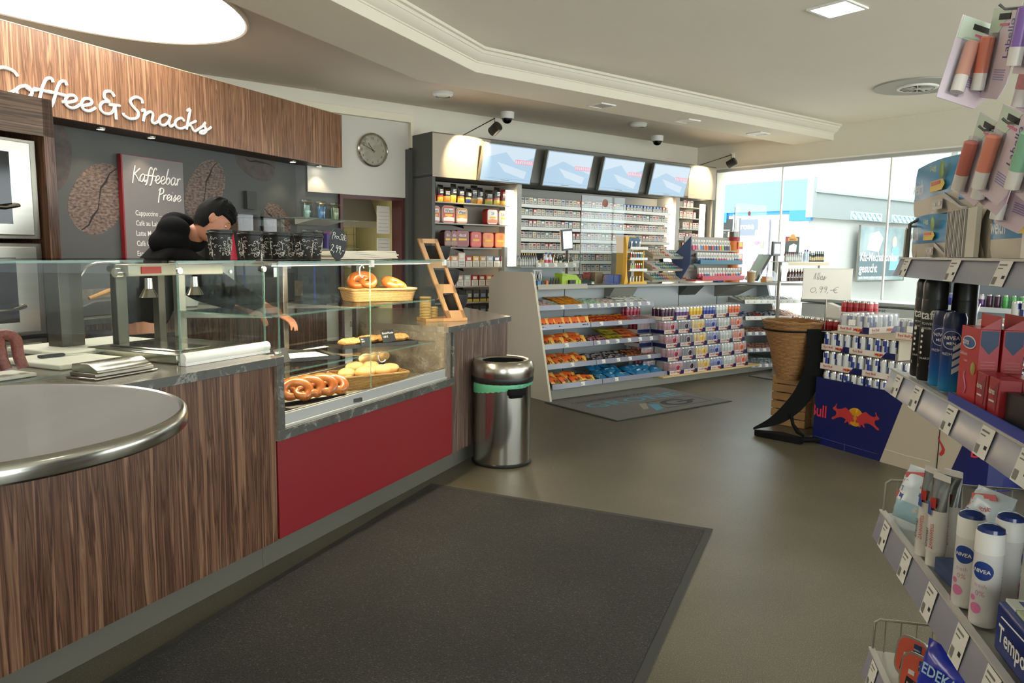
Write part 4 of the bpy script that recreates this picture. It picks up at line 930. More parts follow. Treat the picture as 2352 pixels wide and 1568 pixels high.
# local x = towards viewer right, y = away from viewer; head leans to +x and towards the counter (-y)
HC = Vector((.325, -.27, 1.600))          # head centre
face_dir = Vector((.54, -.64, -.55)).normalized()
upv = Vector((.55, -.18, .80)); upv = (upv - face_dir * upv.dot(face_dir)).normalized(); side = upv.cross(face_dir).normalized()   # local: face=+Y', side=+X', up=+Z'
HT = Matrix(((side.x, face_dir.x, upv.x, HC.x), (side.y, face_dir.y, upv.y, HC.y), (side.z, face_dir.z, upv.z, HC.z), (0, 0, 0, 1)))
def headfn(v):
    x, y, z = v.x, v.y, v.z
    # skull: narrower jaw, chin forward, flat face
    if z < 0: k = 1 - .30 * (-z / .125) ** 1.4; x *= k; y = y * (1 - .10 * (-z / .125)) + .012 * (-z / .125)
    if y > .06: y -= .25 * (y - .06)
    # brow, eye sockets, nose, lips
    def g(cx, cz, sx, sz): return math.exp(-((x - cx) / sx) ** 2 - ((z - cz) / sz) ** 2)
    if y > 0:
        y += .010 * g(0, .028, .05, .010) - .013 * (g(.032, .005, .015, .011) + g(-.032, .005, .015, .011))
        y += .030 * g(0, -.030, .012, .016) + .014 * g(0, -.006, .009, .022)
        y += .007 * g(0, -.066, .024, .007) - .004 * g(0, -.074, .02, .003) + .006 * g(0, -.083, .02, .006) + .008 * g(0, -.108, .018, .012)
        y += .004 * (g(.045, -.03, .02, .02) + g(-.045, -.03, .02, .02))
    return Vector((x, y, z))
body = M()
body.sph((0, 0, 0), (.077, .098, .125), skin, 48, 36, T=HT, fn=headfn)
for s_ in (-1, 1):
    body.sph((s_ * .079, -.005, -.005), (.009, .020, .032), skin, 14, 10, T=HT, fn=lambda v: v + Vector((s_ * .010 * (1 if v.y < -.012 else 0), 0, 0)))
pelvis = (.0, .02, .96); chest = (.16, -.03, 1.30); neck0 = (.27, -.10, 1.455); 
nk = HT @ Vector((0, -.03, -.06))
J = [(pelvis, (.15, .12)), ((.06, .0, 1.12), (.135, .11)), (chest, (.155, .12)), (neck0, (.07, .065)), (tuple(nk), (.055, .055)),
     # right arm (viewer side): shoulder, elbow, wrist
     ((.14, -.20, 1.40), (.065, .06)), ((.30, -.42, 1.20), (.047, .045)), ((.42, -.62, 1.09), (.030, .027)),
     # left arm
     ((.27, .13, 1.38), (.065, .06)), ((.44, -.02, 1.18), (.047, .045)), ((.56, -.28, 1.085), (.030, .027)),
     # legs
     ((-.02, -.08, .90), (.10, .09)), ((.0, -.09, .50), (.062, .058)), ((-.03, -.07, .10), (.042, .04)), ((.02, -.12, .05), (.045, .035)), ((.12, -.13, .03), (.04, .025)),
     ((.02, .12, .90), (.10, .09)), ((.05, .13, .50), (.062, .058)), ((.02, .15, .10), (.042, .04)), ((.07, .14, .05), (.045, .035)), ((.17, .12, .03), (.04, .025))]
E_ = [(0, 1), (1, 2), (2, 3), (3, 4), (2, 5), (5, 6), (6, 7), (2, 8), (8, 9), (9, 10), (0, 11), (11, 12), (12, 13), (13, 14), (14, 15), (0, 16), (16, 17), (17, 18), (18, 19), (19, 20)]
vs, fs = skinmesh(J, E_, skin, 'b'); body.add(vs, fs, skin)
def hand(w, d, up_, mirror):
    d = Vector(d).normalized(); n = Vector(up_); n = (n - d * n.dot(d)).normalized(); s = d.cross(n) * mirror; w = Vector(w)
    body.sph((0, 0, 0), (.040, .050, .015), skin, 16, 10, T=Matrix(((s.x, d.x, n.x, w.x + d.x * .05), (s.y, d.y, n.y, w.y + d.y * .05), (s.z, d.z, n.z, w.z + d.z * .05), (0, 0, 0, 1))))
    for k, (o, l) in enumerate(((-.030, .075), (-.010, .085), (.010, .080), (.029, .062))):
        p0 = w + d * .082 + s * o; p1 = p0 + d * l * .45 - n * .006; p2 = p1 + d * l * .32 - n * .018; p3 = p2 + d * l * .16 - n * .020
        body.tube([p0 - d * .03, p0, p1, p2, p3], [.009, .0092, .0086, .0078, .006], skin, n=8)
    q0 = w + d * .030 - s * .032; q1 = q0 + d * .028 - s * .022 - n * .006; q2 = q1 + d * .030 - s * .004 - n * .012
    body.tube([q0, q1, q2], [.012, .0105, .008], skin, n=8)
    body.tube([w - d * .02, w + d * .03], [.028, .030], skin, n=12)
hand((.42, -.62, 1.09), (.35, -.8, -.45), (0, -.3, 1), 1)
hand((.56, -.28, 1.085), (.3, -.85, -.42), (0, -.3, 1), -1)
me = remesh(body, 'body', .0055, skin, 2)
ob = D.objects.new('body', me); COL.objects.link(ob); ob.parent = P; KIDS.setdefault(P.name, []).append(ob)
ey = M()
for s_ in (-1, 1):
    ey.sph((s_ * .032, .071, .004), (.012, .010, .007), mat('eye_white', '#d8d2c8', .2), 12, 8, T=HT); ey.sph((s_ * .032, .0785, .002), (.005, .004, .005), ink, 8, 6, T=HT)
    ey.tube([HT @ Vector((s_ * (.014 + .010 * k), .086 - .004 * k + .002, .026 + .004 * math.sin(k))) for k in range(4)], [.002, .0032, .003, .0015], hair_m, n=5)
ey.build('eyes', P)
mo = M(); mo.tube([HT @ Vector((x, .091 - abs(x) * .25, -.072 - .001)) for x in (-.022, -.011, 0, .011, .022)], [.001, .0028, .003, .0028, .001], mat('lips', '#8e5446', .5), n=6); mo.build('mouth', P)
def hairfn(v):
    h = headfn(v); cut = v.z + .035 * 0
    return h
hr = M(); vs = []; fs = []; nu, nv = 40, 22; rnd = random.Random(1)
for j in range(nv + 1):
    ph = PI * .70 * j / nv
    for i in range(nu):
        a = 2 * PI * i / nu; fr__ = math.sin(a)  # +y face
        lim = .40 if fr__ > .25 else (.40 + (.25 - fr__) * .62); pj = min(ph, PI * min(.70, lim))
        v = Vector((.077 * math.sin(pj) * math.cos(a), .098 * math.sin(pj) * math.sin(a), .125 * math.cos(pj)))
        h = headfn(v); nrm = Vector((v.x / .077 ** 2, v.y / .098 ** 2, v.z / .125 ** 2)).normalized()
        t_ = .004 + .020 * max(0, math.cos(pj)) ** .7 + .005 * rnd.random() + .004 * math.sin(i * 1.9) * max(0, math.cos(pj))
        if ph > pj + .01: t_ = -.004
        vs.append(h + nrm * t_)
fs = [(j * nu + i, (j + 1) * nu + i, (j + 1) * nu + (i + 1) % nu, j * nu + (i + 1) % nu) for j in range(nv) for i in range(nu)]
hr.add(vs, fs, hair_m, T=HT)
for k in range(26):   # tufts along the fringe
    a = PI * (.15 + .7 * k / 25); p0 = HT @ (Vector((.079 * math.cos(a), .086 * math.sin(a) + .002, .075))); p1 = p0 + (face_dir * .016 + upv * (-.012 + .012 * rnd.random()) + side * .006 * rnd.uniform(-1, 1))
    hr.tube([p0 - upv * -.012, p0, p1], [.010, .010, .002], hair_m, n=5)
hr.build('hair', P)
# sweatshirt
Jh = [(pelvis, (.185, .155)), ((.06, .0, 1.12), (.18, .15)), ((.15, -.02, 1.30), (.19, .155)), ((.23, -.07, 1.42), (.12, .11)),
      ((.14, -.21, 1.39), (.095, .085)), ((.30, -.42, 1.20), (.070, .068)), ((.40, -.585, 1.11), (.050, .045)),
      ((.27, .13, 1.37), (.095, .085)), ((.44, -.02, 1.18), (.070, .068)), ((.545, -.245, 1.105), (.050, .045))]
vs, fs = skinmesh(Jh, [(0, 1), (1, 2), (2, 3), (2, 4), (4, 5), (5, 6), (2, 7), (7, 8), (8, 9)], hood_m, 'h')
hb = M().add(vs, fs, hood_m)
me = remesh(hb, 'sweatshirt', .012, hood_m, 6); ob = D.objects.new('sweatshirt', me); COL.objects.link(ob); ob.parent = P; KIDS[P.name].append(ob)
hd = M(); c0 = Vector((.245, -.15, 1.515)); ax = (nk - Vector(neck0)).normalized(); u1 = ax.orthogonal().normalized(); u2 = ax.cross(u1)
hd.tube([c0 - face_dir * .015 + u1 * .090 * math.cos(a) + u2 * .095 * math.sin(a) for a in [2 * PI * i / 28 for i in range(28)]], [.046 + .012 * math.cos(2 * PI * i / 28 + 2.5) for i in range(28)], hood_m, n=12, closed=True)
hd.sph(tuple(c0 + Vector((-.085, .01, .035))), (.085, .095, .070), hood_m, 24, 14, T=None)
hd.sph(tuple(c0 + Vector((-.10, .03, -.04))), (.09, .13, .085), hood_m, 24, 14)
me = remesh(hd, 'hood', .010, hood_m, 10); ob = D.objects.new('hood', me); COL.objects.link(ob); ob.parent = P; KIDS[P.name].append(ob)
Jt = [((.0, .02, .95), (.165, .14)), ((-.02, -.08, .88), (.115, .105)), ((.0, -.09, .50), (.085, .08)), ((-.03, -.07, .09), (.07, .065)), ((.02, .12, .88), (.115, .105)), ((.05, .13, .50), (.085, .08)), ((.02, .15, .09), (.07, .065))]
vs, fs = skinmesh(Jt, [(0, 1), (1, 2), (2, 3), (0, 4), (4, 5), (5, 6)], jean_m, 't'); M().add(vs, fs, jean_m).build('trousers', P, smooth_a=3)
sh = M()
for x, y in ((.06, -.125), (.11, .135)): sh.sph((x, y, .045), (.14, .05, .045), black, 20, 10, fn=lambda v: Vector((v.x, v.y, max(.004, v.z))))
sh.build('shoes', P)
# ------------------------------------------------------------------ tobacco wall (frame B)
glow = mat('shelf_light_glow', '#fff3df', .5, emit='#fff0d8', es=2.6)
t = thing('tobacco_cabinet', 'tall anthracite tobacco cabinet behind the cash desk', 'cabinet', 'B', (0, 6.8, 0))
c = M().box(4.16, 4.20, 0, .47, 0, 2.21, darkp).box(8.76, 8.80, 0, .47, 0, 2.21, darkp).box(4.16, 8.80, .44, .47, 0, 2.66, darkp2)
c.box(4.16, 8.80, 0, .44, 2.21, 2.24, darkp).box(5.28, 5.345, 0, .44, 0, 2.21, shelf_g).box(7.985, 8.06, 0, .44, 0, 2.21, shelf_g).box(4.20, 8.76, .05, .44, 0, .08, darkp)
c.build('carcass', t, bev=.002)
M().box(4.16, 4.162, -.0005, .47, 2.215, 2.66, darkp).box(4.162, 8.80, 0, .02, 2.212, 2.655, mat('gantry_grey', '#6e6d66', .5)).box(4.16, 8.80, .0, .47, 2.655, 2.665, darkp).build('gantry', t)
M().box(4.165, 4.90, -.004, .0, 2.215, 2.652, mat('gantry_taupe', '#a59a88', .5)).build('taupe_panel', t); M().box(8.22, 8.80, -.004, .0, 2.215, 2.652, mat('gantry_taupe')).box(8.797, 8.803, -.004, .47, 2.215, 2.652, mat('gantry_taupe')).build('taupe_panel', t)
M().box(4.205, 5.28, .34, .36, .1, 2.2, mat('slat_back', '#8b8377', .5)).build('slat_wall', t)
M().box(5.345, 7.985, .34, .36, .1, 2.2, mat('tob_back', '#8d8a80', .5)).box(8.06, 8.76, .34, .36, .1, 2.2, mat('tob_back')).build('back_panel', t)
pieces([M().box(5.17, 5.275, .06, .075, 1.0, 2.14, glow), M().box(7.86, 7.98, .06, .075, 1.2, 2.10, glow), M().box(8.57, 8.68, .06, .075, 1.3, 2.15, glow)], 'light_panel', t)
LZ = (1.966, 1.746, 1.491, 1.281, 1.072, .895, .72); CZ = (1.985, 1.858, 1.729, 1.598, 1.469, 1.345, 1.218, 1.09); RZ_ = (2.095, 1.948, 1.800, 1.652, 1.53, 1.40)
for z in LZ: M().box(4.205, 5.20, .03, .34, z - .012, z, shelf_g).prism([(.1, z - .05), (.33, z - .012), (.12, z - .012)], 4.62, 4.63, black, axis='x').build('shelf', t)
for z in CZ: M().box(5.35, 7.90, .02, .34, z - .010, z, shelf_g).box(5.35, 7.90, .012, .02, z - .026, z + .012, white).build('shelf', t)
for z in RZ_: M().box(8.065, 8.60, .03, .34, z - .012, z, shelf_g).build('shelf', t)
for z in CZ[:5]:
    for x in (5.5, 6.05, 6.6, 7.1): M().prism([(.03, z - .028), (.3, z - .075), (.3, z - .028)], x, x + .012, black, axis='x').build('shelf_bracket', t)
for x, y, z in ((5.22, 6.85, 1.6), (7.92, 6.85, 1.7), (8.62, 6.85, 1.75)):
    ll = D.lights.new('shelf_light', 'AREA'); ll.shape = 'RECTANGLE'; ll.size = .08; ll.size_y = .9; ll.energy = 13; ll.color = (1, .88, .70); lo = D.objects.new('shelf_light', ll); COL.objects.link(lo)
    place(lo, 'B', (x, y, z)); lo.rotation_euler = (PI / 2, 0, ANG['B'])
# monitors
for i, x in enumerate((4.71, 5.59, 6.475, 7.36)):
    t = thing('menu_monitor', ORD[i].replace('leftmost', 'leftmost') + (' tilted monitor above the tobacco wall' if i == 0 else ' tilted monitor above the tobacco wall, counted from the left'), 'monitor', 'B', (x, 6.79, 2.215), 0, 'monitors above the tobacco wall')
    T = Matrix.Rotation(.27, 4, 'X')
    M().box(0, .71, -.045, 0, 0, .41, mat('monitor_bezel', '#8a8a86', .3, .6), T=T).build('housing', t, bev=.003)
    M().box(.012, .698, -.047, -.0455, .014, .398, mat('screen_blue', '#46525c', .15, emit='#bcd8ee', es=.62), T=T).build('screen', t)
    g = M(); wl = mat('screen_white', '#50565a', .15, emit='#d4e5f2', es=.66); rd = mat('screen_red', '#cf8e9c', .3, emit='#d894a4', es=.5)
    g.prism([(.02, .39), (.69, .39), (.69, .30), (.45, .22), (.30, .33), (.02, .25)] if i % 2 == 0 else [(.02, .39), (.69, .39), (.69, .18), (.25, .30), (.02, .20)], -.0485, -.0475, wl, axis='y', T=T)  # whiter polygons here and below paint window reflections onto the screen
    g.prism([(.20, .22), (.62, .14), (.60, .06), (.32, .12)], -.0485, -.0475, wl, axis='y', T=T)
    g.box(.44, .695, -.0490, -.0486, .215, .262, rd, T=T)
    for k in range(8): g.box(.45 + k * .03, .466 + k * .03, -.0494, -.0490, .222, .254, wl, T=T)
    g.box(.02, .69, -.049, -.0486, .045, .047, mat('screen_line', '#9aa9b5', .3), T=T); g.box(.28, .40, -.049, -.0486, .026, .034, mat('screen_line'), T=T)
    g.build('screen_image_and_glare', t)
    M().box(.2, .5, -.005, .06, .12, .3, black).build('wall_mount', t)
# two spotlights on arms
def armspot(label, x, ex, ey, ez, tgt, e):
    t = thing('arm_spotlight', label, 'spotlight', 'B', (x, 6.8, 2.66))
    M().tube([(0, .05, 0), (ex, ey, ez), (ex, ey, ez - .05)], .006, black, n=6).build('arm', t)
    p = Vector((ex, ey, ez - .11)); d = (Vector(tgt) - p).normalized(); q = d.to_track_quat('Z', 'Y').to_matrix().to_4x4(); T = Matrix.Translation(p) @ q
    M().lathe([(.045, -.065), (.052, -.06), (.052, .045), (.050, .05), (.044, .03), (.0, .02)], black, 24, T=T).build('head', t)
    M().lathe([(.0, .0215), (.042, .0305)], em_w, 20, T=T).build('lamp_face', t)
    X, Y = wp('B', x, 6.8); a = ANG['B']; R_ = Matrix.Rotation(a, 3, 'Z'); wpv = Vector((X, Y, 2.66)) + R_ @ (p + d * .07)
    l = D.lights.new('arm_spot', 'SPOT'); l.energy = e; l.color = (1, .76, .45); l.spot_size = 1.25; l.spot_blend = .22; l.shadow_soft_size = .03
    o = D.objects.new('arm_spot', l); COL.objects.link(o); o.location = wpv; o.rotation_euler = ((R_ @ (-d)).to_track_quat('Z', 'Y')).to_euler()
armspot('left black spotlight on a thin arm above the tobacco wall', 4.55, .10, -.42, .14, (.06, .0, -.20), 45)
armspot('right black spotlight on a thin arm at the window end of the tobacco wall', 8.45, .12, -.42, .12, (.02, .0, -.22), 30)
one(M().box(-.03, .03, -.02, 0, 0, .17, white), 'alarm_detector', 'small white alarm detector on the wall above the window corner', 'detector', 'B', (8.975, 6.65, 2.70), -PI / 2, bev=.008)
# packs
def pack_proto(kind, c1, c2, w=.052, h=.086, d=.024, warn='#dedbd4'):
    t = D.objects.new('cigarette_pack', None); COL.objects.link(t); tag(t, 'x', kind)
    M().box(-w / 2, w / 2, 0, d, 0, h, colm(c1)).box(-w / 2 - .0002, w / 2 + .0002, -.0004, 0, 0, h * .62, colm(warn)).box(-w * .36, w * .36, -.0008, -.0004, h * .66, h * .9, colm(c2)).box(-w * .4, w * .4, -.0008, -.0004, h * .12, h * .24, tag_k).box(-w * .3, w * .4, -.0008, -.0004, h * .34, h * .58, colm('#a99d90')).build('box', t)
    return Proto(t)
PK = [('white', '#e9e6df', '#b42b2b'), ('white and gold', '#eae5d6', '#b99a50'), ('white and blue', '#e4e6ea', '#375a96'), ('red', '#b8332f', '#efe9e2'), ('silver', '#bdbdb8', '#5b5d60'), ('green', '#7aa08c', '#efefe8')]
PP = [pack_proto('cigarette pack', a, b) for _, a, b in PK]
BP = pack_proto('cigarette pack', '#28406f', '#9fb8d8'); OP = pack_proto('cigarette pack', '#c8643a', '#f0dfc0')
rnd = random.Random(11)
rown = ['top', 'second', 'third', 'fourth', 'fifth', 'sixth', 'seventh', 'lowest visible']
for r, z in enumerate(CZ):
    s0, s1 = (5.39, 7.86) if r < 5 else (5.75, 7.4)
    x = s0; k = 0
    while x < s1:
        if r == 0 and x > 7.0: pr_, nmn = (BP, 'blue') if x < 7.75 else (OP, 'orange')
        elif r == 0 and 6.2 < x < 6.32: pr_, nmn = OP, 'orange'
        else: j = rnd.choice((0, 0, 0, 1, 1, 2, 3, 4, 4, 5)) if k % 2 == 0 or True else 0; pr_, nmn = PP[j], PK[j][0]
        pr_.put('B', (x, 6.835 + rnd.uniform(0, .008), z + .0005), rnd.uniform(-.02, .02), '%s cigarette pack on the %s shelf of the middle tobacco bay' % (nmn, rown[r]), 'cigarette packs on the %s middle-bay shelf' % rown[r])
        x += .0615 if r < 5 else .07; k += 1
rown2 = ['top', 'second', 'third', 'fourth', 'fifth', 'sixth']
for r, z in enumerate(RZ_[:5]):
    for k, x in enumerate((8.10, 8.16, 8.23, 8.30, 8.37, 8.44, 8.50)):
        if rnd.random() < .2: continue
        pr_, nmn = ((PP[0], 'white'), (PP[3], 'red'), (OP, 'orange'))[0 if (k + r) % 3 else (1 if k % 2 else 2)]
        pr_.put('B', (x, 6.85, z + .0005), 0, '%s cigarette pack on the %s shelf of the narrow right tobacco bay' % (nmn, rown2[r]), 'cigarette packs in the right bay, %s shelf' % rown2[r])
# pouches in the left bay
def pouch(label, x, z, w, h, c1, c2, c3, rz=0):
    t = thing('tobacco_pouch', label, 'tobacco pouch', 'B', (x, 6.92, z), rz)
    pillow(w, h, w * .55, None, 8, 10, mats=lambda u, v, s: colm(c2, .3) if v < .28 else (colm(c3, .3) if v < .36 else colm(c1, .25)), jit=.008, seed=int(x * 100)).build('bag', t, smooth_a=1.5)
    l = M()
    for k in range(3): l.box(-w * .28, w * .28, -w * .30, -w * .295, h * (.52 + .08 * k), h * (.56 + .08 * k), tag_w)
    l.build('printed_text', t)
cs = [('#241c1a', '#d8562f', '#b02020'), ('#1b1a19', '#e8b93a', '#c22a28'), ('#2a1a14', '#d68a2c', '#e5a93b'), ('#1a1a1a', '#eeb93a', '#f2cf5a'), ('#1c1c20', '#f0bf48', '#e07a2e'), ('#15151a', '#2f3f80', '#d8c24a'), ('#161616', '#8c6b2a', '#302820'), ('#191919', '#e2922f', '#e8e0d0'), ('#22211e', '#a3a34a', '#e0702a'), ('#1b1713', '#c9a93c', '#a33a26'), ('#6e2420', '#d9a040', '#2a2a2a')]
cn = ['orange-based', 'red and yellow', 'brown', 'golden', 'golden orange', 'navy', 'dark olive', 'orange-white', 'olive', 'gold-labelled', 'dark red']
xs = (4.235, 4.335, 4.42, 4.50, 4.60, 4.695, 4.77, 4.85, 4.97, 5.08, 5.18)
for i, (x, c_) in enumerate(zip(xs, cs)):
    pouch('%s black tobacco bag, %s from the left on the top left-bay shelf' % (cn[i], ORD[i] if i else 'first'), x, 1.967, .085 if i < 8 else .10, .20 - .02 * (i % 3), c_[0], c_[1], c_[2], .25 if i % 2 else -.1)
def tub(label, x, z, w, h, c1, c2, c3, txt, tc='#1e1e1e', name='tobacco_tub'):
    t = thing(name, label, 'tobacco tub', 'B', (x, 6.90, z), -.04)
    r = .03
    def rp(ins): return [(cx + (r - ins) * math.cos(math.radians(a + 90 * i / 3)), cz + (r - ins) * math.sin(math.radians(a + 90 * i / 3))) for cx, cz, a in ((w / 2 - r, h - r, 0), (-w / 2 + r, h - r, 90), (-w / 2 + r, r, 180), (w / 2 - r, r, 270)) for i in range(4)]
    M().prism(rp(0), 0, .10, colm(c1, .25), axis='y').build('tub', t, bev=.004)
    M().prism(rp(.008), -.004, .0, colm(c2, .25), axis='y').prism([(-w * .42, h * .12), (w * .42, h * .12), (w * .42, h * .32), (0, h * .38), (-w * .42, h * .30)], -.0046, -.004, colm(c3, .3), axis='y').build('front_label', t)
    l = M(); l.box(-w * .36, w * .36, -.0052, -.0046, h * .60, h * .84, colm('#f2ecdd') if tc == '#1e1e1e' else colm(c2, .25)).text(txt, h * .26, colm(tc), (0, -.0056, h * .63), al='CENTER', sx=.9); l.box(-w * .3, w * .3, -.0052, -.0046, h * .40, h * .52, colm('#e9b93a')); l.build('lettering', t)
tub('red tub at the left edge of the second left-bay shelf', 4.245, 1.748, .15, .175, '#e6ddd0', '#b8322b', '#efe8de', 'West')
tub('red tub beside the orange one on the second left-bay shelf', 4.43, 1.748, .155, .185, '#e8c4b8', '#b8322b', '#efe8de', 'West')
tub('orange tub on the second left-bay shelf', 4.60, 1.748, .145, .17, '#d9b9a0', '#d98a3a', '#efe8de', 'West')
tub('blue and red tub on the second left-bay shelf', 5.01, 1.748, .145, .175, '#b8322b', '#e8e2da', '#d8875a', '28', '#2d5f93')
tub('white tub with a red square at the right of the second left-bay shelf', 5.17, 1.748, .14, .165, '#ddd6c8', '#dcd4c6', '#c8b8a8', 'L&M', '#a52c34')
tub('dark red tub with a yellow corner on the third left-bay shelf', 4.61, 1.493, .17, .185, '#5e1a1c', '#7a2024', '#8a2a2c', 'ducal', '#e8dccf')
tub('narrow dark red tub at the left of the third left-bay shelf', 4.42, 1.493, .09, .18, '#5e1a1c', '#6d2622', '#8b6a4a', 'du', '#e8dccf')
tub('second narrow dark red tub on the third left-bay shelf', 4.50, 1.493, .09, .18, '#641c1e', '#702826', '#8b6a4a', 'du', '#e8dccf')
tub('red tub marked 49 on the third left-bay shelf', 4.79, 1.493, .145, .175, '#a8282a', '#c0392e', '#d8504a', '49', '#f0d8b0')
tub('orange tub second from the right on the third left-bay shelf', 4.955, 1.493, .15, .17, '#b0382c', '#dd7c34', '#e08c40', '25', '#b0382c')
tub('bright orange tub at the right of the third left-bay shelf', 5.12, 1.493, .145, .17, '#b83428', '#e67a2c', '#e8883a', '25', '#b83428')
def bigpack(label, x, z, c1, w=.085, h=.115, name='tobacco_pack'):
    t = thing(name, label, 'tobacco pack', 'B', (x, 6.88, z), 0)
    M().box(-w / 2, w / 2, 0, .06, 0, h, colm(c1)).box(-w / 2 - .0003, w / 2 + .0003, -.0005, 0, 0, h * .55, colm('#ddd9cf')).build('box', t)
    M().text('Rauchen', h * .17, ink, (0, -.001, h * .30), al='CENTER', sx=.75).text('ist tödlich', h * .15, ink, (0, -.001, h * .12), al='CENTER', sx=.75).box(-w * .3, w * .3, -.001, -.0005, h * .62, h * .88, tag_w).build('lettering', t)
c4 = [('orange', '#d98f52'), ('peach', '#d9a070'), ('cream', '#d6c3b0'), ('red', '#b6322e'), ('yellow', '#d9a92e'), ('tan', '#c79a72'), ('pale blue', '#9fb9c8'), ('navy', '#2e456e'), ('dark red', '#7a2024')]
for i, (n_, c_) in enumerate(c4): bigpack('%s tobacco pack, %s on the fourth left-bay shelf' % (n_, 'first' if i == 0 else ORD[i] + ' from the left'), 4.40 + i * .095, 1.283, c_, .085, .15 if i == 2 else .115)
c5 = [('grey', '#9a9a94'), ('rose', '#c99a90'), ('mint', '#a9c0b0'), ('red', '#b92c2c'), ('wine', '#8c2a34'), ('orange', '#cf6a3a'), ('brown', '#8a5a3a')]
for i, (n_, c_) in enumerate(c5): bigpack('%s tobacco pack, %s on the fifth left-bay shelf' % (n_, 'first' if i == 0 else ORD[i] + ' from the left'), 4.47 + i * .098, 1.074, c_)
for r, z in ((0, .897), (1, .722)):
    for i in range(7):
        t = thing('tobacco_pouch', 'small dark pouch with yellow base on the %s left-bay shelf' % ('sixth', 'lowest')[r], 'tobacco pouch', 'B', (4.50 + i * .095, 6.88, z), 0, 'dark pouches, %s left-bay shelf' % ('sixth', 'lowest')[r])
        M().box(-.042, .042, 0, .03, 0, .13, colm('#2a2a2a')).box(-.042, .042, -.0006, 0, 0, .03, colm('#c0a040')).box(-.03, .03, -.0008, 0, .05, .09, colm(('#8a8f95', '#6c8aa8', '#a8b0a0')[i % 3])).build('bag', t, bev=.004)
# ------------------------------------------------------------------ cash desk and sweets shelves (frame B)
t = thing('cash_desk_worktop', 'long grey cash desk worktop above the sweets shelves', 'worktop', 'B', (0, 0, 1.075))
M().prism([(4.73, 5.94), (8.25, 5.94), (8.55, 5.62), (8.90, 5.38), (8.98, 5.38), (8.98, 6.3), (4.73, 6.5)], 0, .032, mat('desk_top', '#9a9a92', .3)).build('slab', t, bev=.003)
t = thing('cash_desk_cabinet', 'pale grey cash desk carcass with plinth behind the sweets shelves', 'counter', 'B', (0, 0, 0))
bg = mat('gondola_back', '#a3a9a8', .45)
M().box(4.73, 8.97, 6.12, 6.46, .10, 1.074, bg).prism([(5.62, .10), (6.12, .10), (6.12, 1.07), (5.98, 1.07)], 8.93, 8.97, bg, axis='x').build('carcass', t)
M().box(4.73, 8.97, 5.556, 6.4, 0, .098, mat('plinth', '#9a988c', .4, .2)).build('plinth', t, bev=.003)
pieces([M().prism([(5.96, 1.07), (6.12, 1.07), (6.12, .86)], 6.02, 6.40, mat('bracket_grey', '#85837a', .5), axis='x'), M().prism([(5.98, 1.07), (6.12, 1.07), (6.12, .95)], 7.30, 7.62, mat('bracket_dark', '#4b4b46', .5), axis='x'), M().prism([(5.80, 1.07), (6.12, 1.07), (6.12, .92)], 8.0, 8.5, mat('bracket_grey'), axis='x')], 'worktop_bracket', t)
jl = M()
for x in (5.42, 6.45, 7.30, 8.06): jl.box(x - .004, x + .004, 6.117, 6.1199, .1, 1.07, ink)
jl.build('panel_joint', t)
t = thing('gondola_side_panel', 'tall sloping beige end panel of the sweets shelves beside the steel bin', 'end panel', 'B', (4.70, 0, 0))
pf = [(5.465, 0.002), (5.76, 1.20), (5.775, 1.235), (5.81, 1.254), (6.316, 1.252), (6.484, 1.165), (6.50, 1.10), (6.50, .002)]
M().prism(pf, -.014, .012, beige_e, axis='x', cap=beige).build('panel', t)
# price rail helper
def rail(mb, x0, x1, y, z, h=.045, m_=rail_m, tilt=.010):
    mb.prism([(y - tilt, z - h), (y, z), (y + .004, z), (y + .004, z - h)], x0, x1, m_, axis='x')
def tags(par, xs_, y, z, w=.05, h=.038, tilt=.010):
    for x in xs_:
        mb = M()
        mb.add([(x, y - tilt - .001, z - h - .003), (x + w, y - tilt - .001, z - h - .003), (x + w, y - .001 - .001, z - .004), (x, y - .002, z - .004)], [(0, 1, 2, 3)], tag_w)
        mb.add([(x + .004, y - tilt - .002, z - h * .85), (x + w * .3, y - tilt - .002, z - h * .85), (x + w * .3, y - tilt * .7 - .002, z - h * .6), (x + .004, y - tilt * .7 - .002, z - h * .6)], [(0, 1, 2, 3)], tag_k)
        mb.build('price_tag', par)
SHL = [(5.75, .925, 'top'), (5.70, .735, 'second'), (5.65, .545, 'third'), (5.60, .350, 'fourth'), (5.50, .165, 'bottom')]
tagn = [((5.04, 5.28), (5.45, 5.55, 5.65, 5.75, 5.85, 5.95, 6.05, 6.18, 6.32)), ((), (5.55, 5.83)), ((5.02,), (5.47, 5.6, 5.75, 5.93, 6.1, 6.28)), ((5.06,), (5.5, 5.72, 5.9, 6.2)), ((5.12,), (5.6,))]
